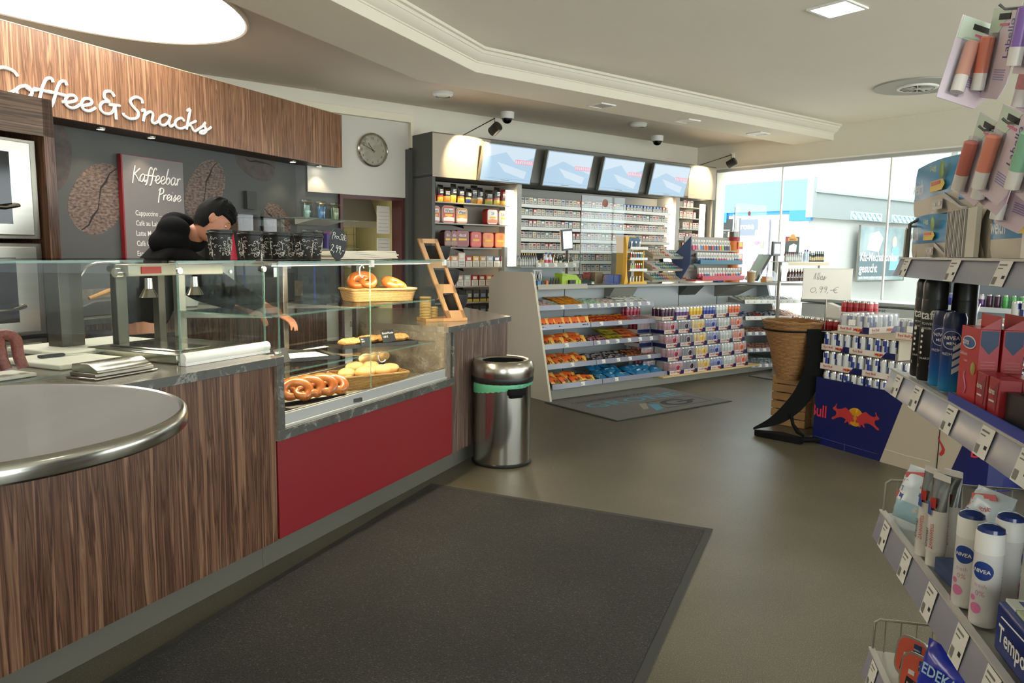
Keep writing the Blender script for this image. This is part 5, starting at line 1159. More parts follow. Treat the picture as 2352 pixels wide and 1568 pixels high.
for (y, z, nm_), (ta, tb) in zip(SHL, tagn):
    for half, x0, x1, tt in (('left', 4.74, 5.415, ta), ('right', 5.425, 6.44, tb)):
        t = thing('sweets_shelf', '%s %s shelf with a price rail under the cash desk' % (nm_, half), 'shelf', 'B', (0, 0, 0))
        M().box(x0, x1, y + .004, 6.11, z - .050, z - .044, shelf_g).build('shelf_board', t)
        r_ = M(); rail(r_, x0, x1, y, z, .05, rail_c if half == 'left' else rail_m); r_.build('price_rail', t)
        if tt: tags(t, tt, y, z)
        if nm_ in ('bottom', 'second', 'third') and half == 'left':
            w_ = M()
            for k in range(15): yy = y + .03 + k * .035; w_.tube([(x1 - .01, yy, z - .045), (x1 - .01, yy, z + .035)], .0018, wire_m, n=4)
            w_.tube([(x1 - .01, y + .01, z - .04), (x1 - .01, y + .03, z + .035), (x1 - .01, y + .52, z + .035)], .0025, wire_m, n=5)
            if nm_ == 'bottom':
                for k in range(16): xx = x0 + .03 + k * .04; w_.tube([(xx, 6.07, z - .045), (xx, 6.07, z + .04)], .0018, wire_m, n=4)
                w_.tube([(x0 + .02, 6.07, z + .04), (x1 - .01, 6.07, z + .04)], .0025, wire_m, n=5)
            w_.build('wire_divider', t)
def bag(name, cat, w, h, d, c1, c2=None, txt=None, tcol='#2a1a14', seed=1, nu=6, nv=5, stripe=None):
    o = D.objects.new(name, None); COL.objects.link(o); tag(o, 'x', cat)
    p = pillow(w, h, d, None, nu, nv, mats=(lambda u, v, s: colm(c2, .35) if (c2 and (stripe or (lambda u, v: u > .6 or v < .2))(u, v)) else colm(c1, .35)), jit=d * .15, seed=seed)
    # lay flat: rotate so that the bag lies on its back, h along +y
    RXm = Matrix.Translation((0, 0, d * .42)) @ Matrix.Rotation(-PI / 2, 4, 'X')
    p.v = [tuple(RXm @ Vector((a, b, c))) for a, b, c in p.v]; p.v = [(a, -b if False else b, c) for a, b, c in p.v]
    p.build('wrapper', o, smooth_a=1.5)
    if txt:
        l = M(); l.text(txt, h * .62, colm(tcol), (0, 0, 0), '+z', al='CENTER', sx=.95)
        l.v = [(a * .9, -h * .62 + b * .9 if False else b - h * .0, d * .95) for a, b, c in l.v]
        l.build('lettering', o)
    return Proto(o)
# in this orientation the wrapper spans y in 0..h (towards the back) after the -90 deg turn
bifi = bag('snack_sausage_bag', 'snack bag', .165, .10, .026, '#e0652a', '#efb45a', 'BiFi', seed=3)
def lay(pr, x, y, z, rz, tx, ty, lb, gp):
    o = pr.put('B', (x, y, z), rz, lb, gp); o.rotation_euler = (tx, ty, ANG['B'] + rz); return o
rnd = random.Random(21)
for i in range(6): lay(bifi, 4.80 + i * .108, 5.715 + rnd.uniform(0, .01), .70, rnd.uniform(-.08, .08), 1.15, 0, 'orange snack bag standing upright on the second left shelf', 'orange snack bags, second left shelf')
for r, (y, z, nn, w_) in enumerate(((5.67, .515, 9, 'third'), (5.63, .318, 9, 'fourth'), (5.53, .135, 7, 'bottom'))):
    for i in range(nn): lay(bifi, 4.83 + (i % 4) * .145 + rnd.uniform(-.02, .02), y + .02 + (i // 4) * .09, z + .012 + (i // 4) * .022, rnd.uniform(-.35, .35), .55 + rnd.uniform(-.1, .15), rnd.uniform(-.15, .15), 'orange snack bag lying on the %s left shelf' % w_, 'orange snack bags, %s left shelf' % w_)
def field(proto, x0, x1, y0, z, n, rows, lb, gp, rzr=.12, tx=.12, stepz=.012, yd=.11, rz0=0):
    for k in range(rows):
        for i in range(n):
            lay(proto, x0 + (x1 - x0) * (i + .5) / n + rnd.uniform(-.008, .008), y0 + k * yd * .55, z + .004 + k * stepz + rnd.uniform(0, .008), rz0 + rnd.uniform(-rzr, rzr), tx + rnd.uniform(-.05, .05), rnd.uniform(-.12, .12), lb, gp)
bars = {}
def bar(c1, c2, txt=None, w=.042, h=.15, d=.020, seed=2, tc='#efe9dd', nm='sweets_pack'):
    k = (c1, c2, txt, w, h)
    if k not in bars:
        b_ = bag(nm, 'sweets', w, h, d, c1, c2, None, seed=seed, nu=4, nv=6, stripe=lambda u, v: .35 < v < .62)
        bars[k] = b_
    return bars[k]
T1 = 'on the top %s shelf under the cash desk'
field(bar('#c98f90', '#e9e0da', nm='sweets_pack'), 4.76, 5.02, 5.77, .893, 6, 3, 'pale pink sweets pack ' + T1 % 'left', 'pink sweets, top left shelf')
field(bar('#9fc0a8', '#e4e6da', nm='sweets_pack'), 5.02, 5.16, 5.80, .893, 3, 3, 'pale green sweets pack ' + T1 % 'left', 'green sweets, top left shelf')
field(bar('#e39a28', '#c86f1c', w=.055, nm='sweets_pack'), 5.10, 5.42, 5.78, .90, 6, 4, 'orange-yellow sweets bag ' + T1 % 'left', 'orange-yellow sweets, top left shelf', stepz=.016)
field(bar('#8fc2a0', '#dfe7dc', nm='gum_pack'), 5.45, 5.68, 5.77, .893, 5, 3, 'mint green chewing gum pack ' + T1 % 'right', 'mint gum, top right shelf')
field(bar('#b9a59a', '#e9e4dc', nm='sweets_pack'), 5.68, 5.95, 5.77, .893, 6, 3, 'beige sweets pack ' + T1 % 'right', 'beige sweets, top right shelf')
field(bar('#e2e3e0', '#9fa6a4', nm='gum_pack'), 5.95, 6.42, 5.77, .895, 10, 3, 'white chewing gum pack ' + T1 % 'right', 'white gum, top right shelf', stepz=.018)
field(bar('#c8342a', '#efc23a', w=.05, nm='chocolate_bar'), 5.44, 6.10, 5.72, .70, 13, 3, 'red and yellow chocolate bar on the second right shelf', 'red and yellow bars, second right shelf', stepz=.020)
field(bar('#c98a8e', '#8a8f98', w=.05, nm='chocolate_bar'), 6.12, 6.42, 5.72, .70, 6, 3, 'pale rose bar at the right of the second right shelf', 'rose bars, second right shelf')
field(bar('#c9868c', '#54333c', nm='sweets_pack'), 5.44, 5.70, 5.67, .51, 6, 3, 'pink and brown sweets pack on the third right shelf', 'pink sweets, third right shelf')
field(bar('#b9a23a', '#8f9a3a', w=.08, nm='chocolate_bar'), 5.72, 5.95, 5.68, .515, 3, 4, 'olive yellow bar in the stack on the third right shelf', 'olive bars, third right shelf', stepz=.024)
field(bar('#d97a45', '#b5563a', w=.08, nm='chocolate_bar'), 5.97, 6.18, 5.68, .515, 3, 4, 'salmon orange bar in the stack on the third right shelf', 'salmon bars, third right shelf', stepz=.024)
field(bar('#4a3630', '#b7a894', nm='chocolate_bar'), 6.20, 6.42, 5.67, .51, 5, 3, 'dark brown bar at the right of the third right shelf', 'brown bars, third right shelf')
field(bar('#3b3238', '#c8c2c0', nm='chocolate_bar'), 5.44, 5.98, 5.62, .315, 12, 3, 'dark bar with a pale band on the fourth right shelf', 'dark bars, fourth right shelf', rzr=.3)
field(bar('#5a3020', '#c9784a', nm='chocolate_bar'), 6.0, 6.42, 5.62, .315, 10, 3, 'brown and orange bar on the fourth right shelf', 'brown bars, fourth right shelf')
blue = bag('blue_crisp_bag', 'snack bag', .13, .12, .05, '#1f6f9e', '#d9e4e6', None, seed=9, stripe=lambda u, v: .4 < u < .7 and .4 < v < .65)
for i in range(22): lay(blue, 5.50 + (i % 9) * .108 + rnd.uniform(-.02, .02), 5.53 + (i // 9) * .10, .135 + (i // 9) * .03, rnd.uniform(-.6, .6), .25 + rnd.uniform(-.2, .2), rnd.uniform(-.3, .3), 'crumpled blue bag on the bottom right shelf', 'blue bags on the bottom right shelf')
# ---- right-hand sweets shelves, turned towards the window
FR = -.33
t0 = (8.10, 5.72)
def rpt(u, v): return (t0[0] + u * math.cos(FR) - v * math.sin(FR), t0[1] + u * math.sin(FR) + v * math.cos(FR))
RS = [(0, .895, 'top'), (-.03, .69, 'second'), (-.06, .495, 'third'), (-.10, .29, 'fourth'), (-.16, .10, 'bottom')]
for (v, z, nm_) in RS:
    t = thing('sweets_shelf', '%s shelf of the right-hand sweets rack near the window' % nm_, 'shelf', 'B', (*rpt(0, v), 0), FR)
    M().box(0, .90, .004, .40 - v, z - .05, z - .044, shelf_g).prism([(.0, z - .05), (.36, z - .05), (.36, z + .02)], -.004, 0, shelf_g, axis='x').build('shelf_board', t)
    r_ = M(); rail(r_, 0, .90, 0, z, .05, white if nm_ in ('top', 'second') else rail_m); r_.build('price_rail', t)
    tags(t, [.03 + k * .1 for k in range(8)], 0, z)
def field2(proto, u0, u1, v, z, n, rows, lb, gp):
    for k in range(rows):
        for i in range(n):
            x, y = rpt(u0 + (u1 - u0) * (i + .5) / n, v + .02 + k * .07)
            lay(proto, x, y, z - .03 + k * .014 + rnd.uniform(0, .006), FR + rnd.uniform(-.15, .15), .12 + rnd.uniform(-.05, .05), rnd.uniform(-.12, .12), lb, gp)
RT = ' on the %s shelf of the right-hand sweets rack'
field2(bar('#b5b58e', '#e6e6dc', nm='gum_pack'), .02, .30, 0, .895, 6, 3, 'greenish gum pack' + RT % 'top', 'greenish gum, right rack')
field2(bar('#dfe3e2', '#8fa08e', nm='gum_pack'), .30, .62, 0, .895, 7, 3, 'white gum pack' + RT % 'top', 'white gum, right rack')
field2(bar('#35456e', '#c9b27a', nm='gum_pack'), .62, .88, 0, .895, 6, 3, 'navy gum pack' + RT % 'top', 'navy gum, right rack')
field2(bar('#2f3b5c', '#d9dde2', nm='sweets_pack'), .02, .20, -.03, .69, 4, 3, 'navy and white pack' + RT % 'second', 'navy packs, right rack')
field2(bar('#cf4a34', '#3f4a66', nm='sweets_pack'), .20, .34, -.03, .69, 3, 3, 'red pack' + RT % 'second', 'red packs, right rack')
field2(bar('#33425f', '#cfd6de', nm='sweets_pack'), .34, .62, -.03, .69, 6, 3, 'dark blue pack' + RT % 'second', 'dark blue packs, right rack')
field2(bar('#e08a4e', '#efe0d0', nm='sweets_pack'), .62, .88, -.03, .70, 6, 4, 'orange pack' + RT % 'second', 'orange packs, right rack')
field2(bar('#9a5a44', '#d9b7a0', nm='chocolate_bar'), .02, .45, -.06, .495, 9, 3, 'reddish brown bar' + RT % 'third', 'reddish bars, right rack')
field2(bar('#b08a4e', '#5a3a28', nm='chocolate_bar'), .45, .88, -.06, .495, 9, 3, 'golden brown bar' + RT % 'third', 'golden bars, right rack')
field2(bar('#a9625a', '#e0c0b0', nm='chocolate_bar'), .02, .88, -.10, .29, 16, 3, 'rose brown bar' + RT % 'fourth', 'rose bars, right rack')
field2(bar('#8fa3a8', '#e9eef0', nm='sweets_pack'), .02, .88, -.16, .10, 16, 3, 'silver blue pack' + RT % 'bottom', 'silver packs, right rack')
# ------------------------------------------------------------------ energy drink cans and cases
def can_proto(c1, c2, name='drink_can', cat='can', blue=False, r=.029, h=.135):
    t = D.objects.new(name, None); COL.objects.link(t); tag(t, 'x', cat)
    a, b = colm(c1, .25), colm(c2, .25)
    al_ = mat('can_aluminium', '#c9c9c6', .25, .9)
    pf_ = [(r * .80, 0), (r, .008), (r, h * .30), (r, h * .62), (r, h * .90), (r * .86, h * .97), (r * .86, h), (r * .8, h * .985), (0, h * .985)]
    if blue:
        fm = lambda i, j: al_ if j in (0, 4, 5, 6, 7) else ((a if (i + j) % 6 < 2 else b))
    else: fm = lambda i, j: al_ if j in (0, 4, 5, 6, 7) else (b if j == 3 else a)
    m_ = M().lathe(pf_, al_, 12, fm=fm)
    m_.build('can_body', t, smooth_a=.9)
    return t
FL = [('crimson', '#9c1f38', '#b8506a'), ('dark purple', '#3c1a30', '#4a2440'), ('yellow', '#d9a91c', '#e2c050'), ('blue', '#28338e', '#6a74b0'), ('silver', '#b9bcb4', '#d8dad2'), ('orange', '#cf5a26', '#d9774a')]
FLT = FL[:2] + [('violet', '#5a3070', '#cfcbd4')] + FL[2:]
CANS = {n: can_proto(a, b) for n, a, b in FLT}
CANS['red'] = can_proto('#b3222c', '#c2464a'); CANS['blue and silver'] = can_proto('#27377f', '#c6c7c6', blue=True)
CANP = {k: Proto(v) for k, v in CANS.items()}
bull_r = mat('bull_red', '#ab2a2c', .5); sun_y = mat('sun_yellow', '#eeb22e', .5); navy = mat('carton_navy', '#0c1650', .35); cart = mat('carton_beige', '#aca08c', .6); cart2 = mat('carton_white', '#d9cfc2', .55)
BULL = [(-1.0, .42), (-.90, .52), (-.84, .66), (-.80, .60), (-.86, .46), (-.74, .38), (-.50, .44), (-.28, .56), (-.10, .46), (.04, .34), (.16, .22), (.24, .26), (.20, .12), (.26, -.02), (.20, -.10), (.10, -.06), (.02, -.16), (.08, -.26), (-.02, -.26), (-.10, -.10), (-.20, -.20), (-.30, -.24), (-.26, -.14), (-.22, -.04), (-.42, .02), (-.60, .0), (-.78, -.08), (-.98, -.20), (-1.08, -.18), (-1.06, -.10), (-.86, .02), (-.80, .14), (-.84, .26), (-.98, .30), (-1.06, .38)]
def bulls(mb, x, z, s, y=-.001, m1=None, m2=None):
    mb.lathe([(0, 0), (s * .46, 0)], m2 or sun_y, 28, T=Matrix.Translation((x, y, z + s * .02)) @ Matrix.Rotation(PI / 2, 4, 'X'))
    for sg in (1, -1):
        p = [(x + sg * (a * s - .30 * s), z + b * s - .16 * s) for a, b in BULL]
        if sg < 0: p = list(reversed(p))
        n = len(p); mb.add([(a, y - .0008, b) for a, b in p], [tuple(range(n - 1, -1, -1))], m1 or bull_r)
def tray_front(mb, w, h, txt=True, x0=0, y=-.0006, z=0, navy_=True):
    """printed front of a drinks tray: lettering, bulls and a navy corner"""
    if navy_: mb.add([(x0 + w * .70, y, z), (x0 + w, y, z), (x0 + w, y, z + h), (x0 + w * .80, y, z + h)], [(0, 1, 2, 3)], navy)
    mb.text('Red Bull', h * .52, bull_r, (x0 + w * .08, y - .0004, z + h * .40), sx=min(1.1, w * .26 / (h * .52 * 2.0) * 1.6))
    mb.text('ENERGY DRINK', h * .17, mat('faint_print', '#c79a8c', .6), (x0 + w * .08, y - .0004, z + h * .16), sx=min(1.2, w * .2 / (h * .9)))
    bulls(mb, x0 + w * .66, z + h * .48, h * .62, y - .0012)
# wrapped cases of the big wall
def case_proto(canname, w=.236, h=.135, dp=.20):
    t = D.objects.new('drinks_case', None); COL.objects.link(t); tag(t, 'x', 'drinks case')
    M().box(0, w, 0, dp, 0, .004, cart2).box(0, w, 0, .003, 0, .044, cart2).box(0, w, dp - .003, dp, 0, .044, cart2).box(0, .003, 0, dp, 0, .044, navy).box(w - .003, w, 0, dp, 0, .044, navy).build('tray', t)
    g = M(); tray_front(g, w, .044); g.build('tray_print', t)
    cb = CANS[canname]; body_ = KIDS[cb.name][0]
    for j in range(2):
        for i in range(4):
            c = body_.copy(); COL.objects.link(c); c.parent = t; c.name = 'can'; c.location = (.031 + i * .058, .033 + j * .060, .005); KIDS.setdefault(t.name, []).append(c)
    # shrink film with a round opening in front
    f = M(); n = 20; cx, cz, R_ = w * .56, .076, .034; x0, x1, z0, z1 = .004, w - .004, .006, h + .008
    inner = [(cx + R_ * math.cos(2 * PI * i / n), cz + R_ * math.sin(2 * PI * i / n)) for i in range(n)]
    outer = []
    for i in range(n):
        a = 2 * PI * i / n; ca_, sa_ = math.cos(a), math.sin(a); k = min([(x1 - cx) / ca_ if ca_ > 1e-6 else 9, (x0 - cx) / ca_ if ca_ < -1e-6 else 9, (z1 - cz) / sa_ if sa_ > 1e-6 else 9, (z0 - cz) / sa_ if sa_ < -1e-6 else 9]); outer.append((cx + ca_ * k, cz + sa_ * k))
    fm_ = MATS['shrink_film']
    f.add([(a, -.002, b) for a, b in inner] + [(a, .002, b) for a, b in outer], [(i, (i + 1) % n, n + (i + 1) % n, n + i) for i in range(n)], fm_)
    f.box(.002, .004, .002, dp, .04, z1, fm_).box(w - .004, w - .002, .002, dp, .04, z1, fm_).box(.002, w - .002, .002, dp, z1, z1 + .001, fm_)
    f.tube([(a, -.003, b) for a, b in inner], .0016, mat('film_edge', '#e9ecec', .2), n=4, closed=True)
    f.build('film', t)
    return Proto(t)
def film_mat(name, a):
    m = D.materials.new(name); m.use_nodes = True; nt = m.node_tree; nt.nodes.clear(); o = nt.nodes.new('ShaderNodeOutputMaterial'); mx = nt.nodes.new('ShaderNodeMixShader'); tr = nt.nodes.new('ShaderNodeBsdfTransparent'); g = nt.nodes.new('ShaderNodeBsdfPrincipled')
    g.inputs['Base Color'].default_value = lin('#d8dadc'); g.inputs['Roughness'].default_value = .22; mx.inputs[0].default_value = a
    nt.links.new(tr.outputs[0], mx.inputs[1]); nt.links.new(g.outputs[0], mx.inputs[2]); nt.links.new(mx.outputs[0], o.inputs[0]); MATS[name] = m; return m
film_mat('shrink_film', .28)
one(M().box(6.28, 8.07, 5.43, 6.10, .099, .116, pine), 'pine_shelf_board', 'pale pine board under the wall of shrink-wrapped drinks cases', 'board', 'B', (0, 0, 0), bev=.002)
rn = ['bottom', 'second', 'third', 'fourth', 'fifth']
for i, (n_, a, b) in enumerate(FL):
    cpx = case_proto({'dark purple': 'dark purple'}.get(n_, n_))
    for k in range(4):
        cpx.put('B', (6.42 + i * .241, 5.46 + .034 * k, .117 + .149 * k if k < 5 else 0), 0, 'shrink-wrapped case of %s cans, %s row from the floor in the drinks wall' % (n_, rn[k]) if k else 'shrink-wrapped case of %s cans in the bottom row of the drinks wall' % n_)
sd = case_proto('crimson')
for k in range(4): sd.put('B', (6.405, 5.66 + .034 * k, .117 + .149 * k), PI / 2, 'case of crimson cans turned sideways at the left end of the drinks wall, %s row' % rn[k]).location.z += 0
# open top trays with loose cans
def open_tray(fr, x, y, z, w, d, rz, label, printed=True, h=.044):
    t = thing('drinks_tray', label, 'carton tray', fr, (x, y, z), rz)
    M().box(0, w, 0, d, 0, .003, cart2).box(0, w, 0, .003, 0, h, cart2).box(0, w, d - .003, d, 0, h, cart2).box(0, .003, 0, d, 0, h, cart2).box(w - .003, w, 0, d, 0, h, cart2).build('tray', t)
    if printed:
        g = M(); tray_front(g, w, h); g.build('tray_print', t)
    return t
def cans(fr, x, y, z, nx, ny, kinds, rz, label, grp, px=.058, py=.058, turn=0):
    a = rz
    for j in range(ny):
        for i in range(nx):
            u, v = .031 + i * px, .033 + j * py
            k = kinds(i, j) if callable(kinds) else kinds
            CANP[k].put(fr, (x + u * math.cos(a) - v * math.sin(a), y + u * math.sin(a) + v * math.cos(a), z), (turn + rnd.uniform(-.5, .5)) if k != 'blue and silver' else rnd.uniform(0, 6), label % k if '%s' in label else label, grp % k if '%s' in grp else grp)
z5 = .117 + .149 * 4; y5 = 5.46 + .034 * 4
for i, (n_, a, b) in enumerate(FL):
    open_tray('B', 6.42 + i * .241, y5, z5, .236, .30, 0, '%s open tray on top of the drinks wall' % (ORD[i] + (' from the left,' if i else ''))) if True else None
TOPC = ['dark purple', 'violet', 'yellow', 'blue', 'silver', 'orange']
for i, k_ in enumerate(TOPC):
    cans('B', 6.42 + i * .241, y5, z5 + .004, 4, 3, k_, 0, 'tall %s can standing in an open tray on top of the drinks wall' % k_, '%s cans on top of the drinks wall' % k_)
cans('B', 6.17, y5 + .30, z5 + .004, 4, 2, 'crimson', 0, 'tall crimson can standing at the left end on top of the drinks wall', 'crimson cans on top of the drinks wall')
open_tray('B', 6.17, y5 + .30, z5, .24, .14, 0, 'plain tray under the crimson cans at the left end of the drinks wall', False)
# ------------------------------------------------------------------ things on the cash desk (frame B)
def box_thing(name, label, cat, x, y, z, w, d, h, c, fr='B', rz=0, group=None, bev=.003):
    return one(M().box(-w / 2, w / 2, -d / 2, d / 2, 0, h, colm(c)), name, label, cat, fr, (x, y, z), rz, group, bev=bev)
WT = 1.108
# acrylic guards
for label, x0, x1, y, s_ in (('clear acrylic cash desk guard with a round brown sticker in front of the tobacco wall', 5.49, 6.14, 5.96, .35), ('clear acrylic guard with a small round sticker at the right of the cash desk', 8.12, 8.80, 5.95, .30)):
    t = thing('acrylic_guard', label, 'acrylic guard', 'B', (0, y, WT))
    M().box(x0, x1, 0, .006, .02, .95 if s_ == .35 else 1.0, clearp).box(x0, x0 + .003, -.001, .007, .02, .95, darkp).build('panel', t)
    M().lathe([(0, 0), (.042 if s_ == .35 else .03, 0)], mat('sticker_brown', '#b0705c', .5), 24, T=Matrix.Translation((x0 + s_, -.002, .88)) @ Matrix.Rotation(PI / 2, 4, 'X')).build('sticker', t)
    M().box(x0 + .1, x0 + .14, -.03, .06, 0, .03, clearp).box(x1 - .14, x1 - .1, -.03, .06, 0, .03, clearp).build('foot', t)
# upper left rack with mini bottles
t = thing('counter_rack', 'grey two-level metal rack of miniature bottles at the left end of the cash desk', 'rack', 'B', (0, 0, 0))
M().box(4.72, 4.76, 6.28, 6.33, 1.109, 1.50, shelf_g).build('upright', t); M().box(6.30, 6.345, 5.98, 6.30, 1.109, 1.46, shelf_g).build('upright', t)
M().box(4.74, 5.56, 6.02, 6.30, 1.296, 1.304, shelf_g).box(4.74, 5.54, 6.30, 6.31, 1.10, 1.30, bg).box(4.74, 5.50, 5.86, 6.30, 1.110, 1.116, shelf_g).build('shelf_board', t)
r_ = M(); rail(r_, 4.93, 5.56, 6.02, 1.345, .052, shelf_g); rail(r_, 4.83, 5.51, 5.86, 1.128, .05, mat('rail_beige', '#a9a292', .4)); r_.build('price_rail', t)
tags(t, (4.95, 5.05, 5.17, 5.32, 5.44), 6.02, 1.345, .045)
w_ = M()
for k in range(9): w_.tube([(4.75 + k * .022, 6.03, 1.30), (4.75 + k * .022, 6.03, 1.36)], .0016, wire_m, n=4)
w_.tube([(4.74, 6.03, 1.36), (4.93, 6.03, 1.36)], .003, wire_m, n=5).build('wire_basket', t)
def bottle(name, label, x, y, z, r, h, c, cap, lab=None, gl=True, group=None, fr='B'):
    key = (name, c, cap, lab, r, h)
    if key not in BOT:
        t = D.objects.new(name, None); COL.objects.link(t); tag(t, 'x', 'bottle')
        body_ = mat('bottle_' + c.lstrip('#'), c, .12, coat=.5)
        M().lathe([(r * .9, 0), (r, h * .03), (r, h * .58), (r * .8, h * .68), (r * .36, h * .80), (r * .34, h * .88)], body_, 14).build('glass_body', t)
        M().lathe([(r * .42, h * .86), (r * .42, h), (0, h)], colm(cap), 12).build('cap', t)
        if lab: M().lathe([(r * 1.01, h * .14), (r * 1.01, h * .48)], colm(lab), 14).build('label', t)
        BOT[key] = Proto(t)
    return BOT[key].put(fr, (x, y, z), 0, label, group)
BOT = {}
for j in range(2):
    for i in range(8): bottle('miniature_bottle', 'tiny clear miniature bottle with a purple cap in the wire basket of the counter rack', 4.76 + i * .03, 6.06 + j * .04, 1.305, .012, .11, '#a9b0ac', '#3f3f78', '#d9d9d2', group='purple-capped miniatures')
for i in range(7): bottle('miniature_bottle', 'miniature bottle with a gold cap at the back of the counter rack', 4.86 + i * .03, 6.16, 1.305, .013, .135, '#5a5446', '#c9a94a', '#cfc8b0', group='gold-capped miniatures')
bottle('miniature_bottle', 'flat brown-labelled miniature on the counter rack', 5.03, 6.06, 1.305, .026, .085, '#c09a62', '#8a6a3a', '#d4b27a')
for i in range(2): bottle('miniature_bottle', ('left', 'right')[i] + ' clear vodka miniature with blue cap and red and blue label on the counter rack', 5.10 + i * .055, 6.06, 1.305, .022, .145, '#cfdde6', '#2c4f9a', '#c7586a')
for i in range(2): bottle('miniature_bottle', ('left', 'right')[i] + ' dark green square miniature with white label on the counter rack', 5.235 + i * .06, 6.06, 1.305, .020, .125, '#15241b', '#16301f', '#d8d4b8')
for i in range(4): bottle('miniature_bottle', 'small dark green miniature with cream label on the counter rack', 5.35 + i * .042, 6.06 + .02 * (i % 2), 1.305, .015, .10, '#17261c', '#20402a', '#c8b184', group='small green miniatures')
for i in range(5): bottle('miniature_bottle', 'dark miniature with a green cap at the back of the counter rack', 5.22 + i * .05, 6.17, 1.305, .018, .135, '#18251c', '#3f6a34', group='green-capped dark miniatures')
box_thing('tape_roll_box', 'small blue roll on the lower rack shelf', 'box', 4.88, 5.92, 1.118, .045, .05, .045, '#3f7fb0'); box_thing('tape_roll_box', 'small black box between the blue and the orange one', 'box', 4.93, 5.92, 1.118, .045, .05, .04, '#22201f'); box_thing('tape_roll_box', 'small orange box on the lower rack shelf', 'box', 4.985, 5.92, 1.118, .03, .05, .045, '#d9772e')
for i in range(7): one(M().lathe([(.008, 0), (.009, .05), (.005, .06), (.005, .075), (0, .076)], black, 10), 'black_vaporiser', 'slim black vaporiser standing on the lower rack shelf', 'vaporiser', 'B', (5.06 + i * .018, 5.93 + .015 * (i % 2), 1.118), 0, 'black vaporisers on the lower rack shelf')
t = thing('lighter_display', 'lime green cardboard display of lighters on the lower rack shelf', 'display box', 'B', (5.19, 5.90, 1.118))
M().prism([(0, 0), (.27, 0), (.27, .035), (.20, .10), (.0, .12)], 0, .12, colm('#9dbb2e'), axis='y').box(.0, .06, -.002, 0, .09, .118, colm('#8aa82a')).build('box', t)
M().box(.08, .12, -.03, -.005, 0, .05, black).box(.125, .16, -.03, -.005, 0, .05, black).build('black_lighters', t); M().box(.165, .2, -.03, -.005, 0, .05, colm('#a9c83a')).box(.205, .24, -.03, -.005, 0, .05, colm('#a9c83a')).build('lime_lighters', t)
t = thing('zebra_patterned_case', 'round black and white striped stand behind the vaporisers', 'stand', 'B', (5.02, 6.10, 1.118))
zb = M().box(-.06, .06, 0, .02, 0, .15, white)
for k in range(7): zb.tube([(-.05 + k * .017, -.002, .02), (-.045 + k * .014 + .01 * math.sin(k), -.002, .08), (-.055 + k * .018, -.002, .145)], .0035, ink, n=4)
zb.build('panel', t)
one(M().lathe([(.03, 0), (.045, .02), (.045, .05), (.03, .07), (0, .072)], black, 18), 'round_black_device', 'round black gadget on the lower rack shelf behind the side panel', 'device', 'B', (4.86, 6.10, 1.118))
# desk objects in the middle
t = thing('pos_display', 'small tilted customer display with white screen above the miniature bottles', 'screen', 'B', (5.62, 6.32, WT))
T = Matrix.Translation((0, 0, .37)) @ Matrix.Rotation(-.10, 4, 'Y'); M().rbox(-.085, .085, -.02, .02, 0, .23, mat('device_grey', '#55555a', .4), .015, T=T).build('housing', t); M().box(-.065, .065, -.0215, -.0205, .02, .21, mat('screen_pale', '#dfe7ea', .2, emit='#dfe9ee', es=.8), T=T).build('screen', t); M().cyl(0, 0, 0, .38, .016, black).lathe([(.08, 0), (.08, .015), (.02, .02)], black, 20).build('stand', t)
t = thing('card_terminal', 'black hand scanner with a white front lying on the cash desk', 'scanner', 'B', (5.60, 6.02, WT)); M().box(-.10, .12, -.05, .05, 0, .045, black).prism([(-.10, .02), (.02, .07), (.12, .045)], -.03, .03, black, axis='y').build('body', t, bev=.008); M().box(.075, .115, -.053, -.05, .008, .035, white).build('front', t)
one(M().lathe([(.035, 0), (.045, .12), (.05, .125), (.045, .11), (0, .02)], colm('#9c3a34'), 20), 'red_cup', 'dark red pot behind the acrylic guard', 'cup', 'B', (5.90, 6.28, WT))
box_thing('cardboard_box', 'brown cardboard box behind the acrylic guard', 'box', 6.02, 6.27, WT, .12, .12, .13, '#a98d6c')
for i in range(3): box_thing('purple_box', ORD[i].replace('leftmost', 'left') + ' purple-blue box in the row behind the acrylic guard', 'box', 6.03 + i * .085, 6.06, WT, .08, .07, .105, '#4f5a9c')
# yellow lighter stand
t = thing('yellow_lighter_stand', 'yellow four-tier lighter stand with a dark blue header on the cash desk', 'display stand', 'B', (6.17, 5.96, WT))
yel = colm('#e3ad2a'); M().prism([(0, 0), (.07, 0), (.045, .10), (.035, .25), (.045, .45), (.06, .53), (.0, .53), (.02, .45), (.028, .25), (.02, .1)], 0, .16, yel, axis='y').prism([(.30, 0), (.33, 0), (.31, .12), (.315, .38), (.30, .38), (.295, .12)], 0, .16, yel, axis='y').box(.0, .18, .01, .15, .525, .535, yel).build('side', t)
for z in (.0, .145, .27, .39): M().box(.05, .34, -.02, .16, z, z + .012, yel).box(.06, .34, -.03, -.02, z, z + .03, white if z else yel).build('tier', t)
M().prism([(.08, .40), (.28, .40), (.28, .50), (.25, .54), (.14, .54), (.08, .50)], .04, .05, colm('#2b4f6e'), axis='y').build('header', t)
lc = [['#c0b8b0', '#2a2a30', '#b8b0a8'], ['#c8502c', '#3a2a28', '#c0342c', '#2a6a3a', '#2a50a0', '#202020', '#4aa04a'], ['#b8c040', '#d8d8d0', '#b8c83a', '#e0302c', '#e83a2c', '#303030'], ['#d8d8c8', '#e0dcd4', '#e0d8b8', '#c9b8a8']]
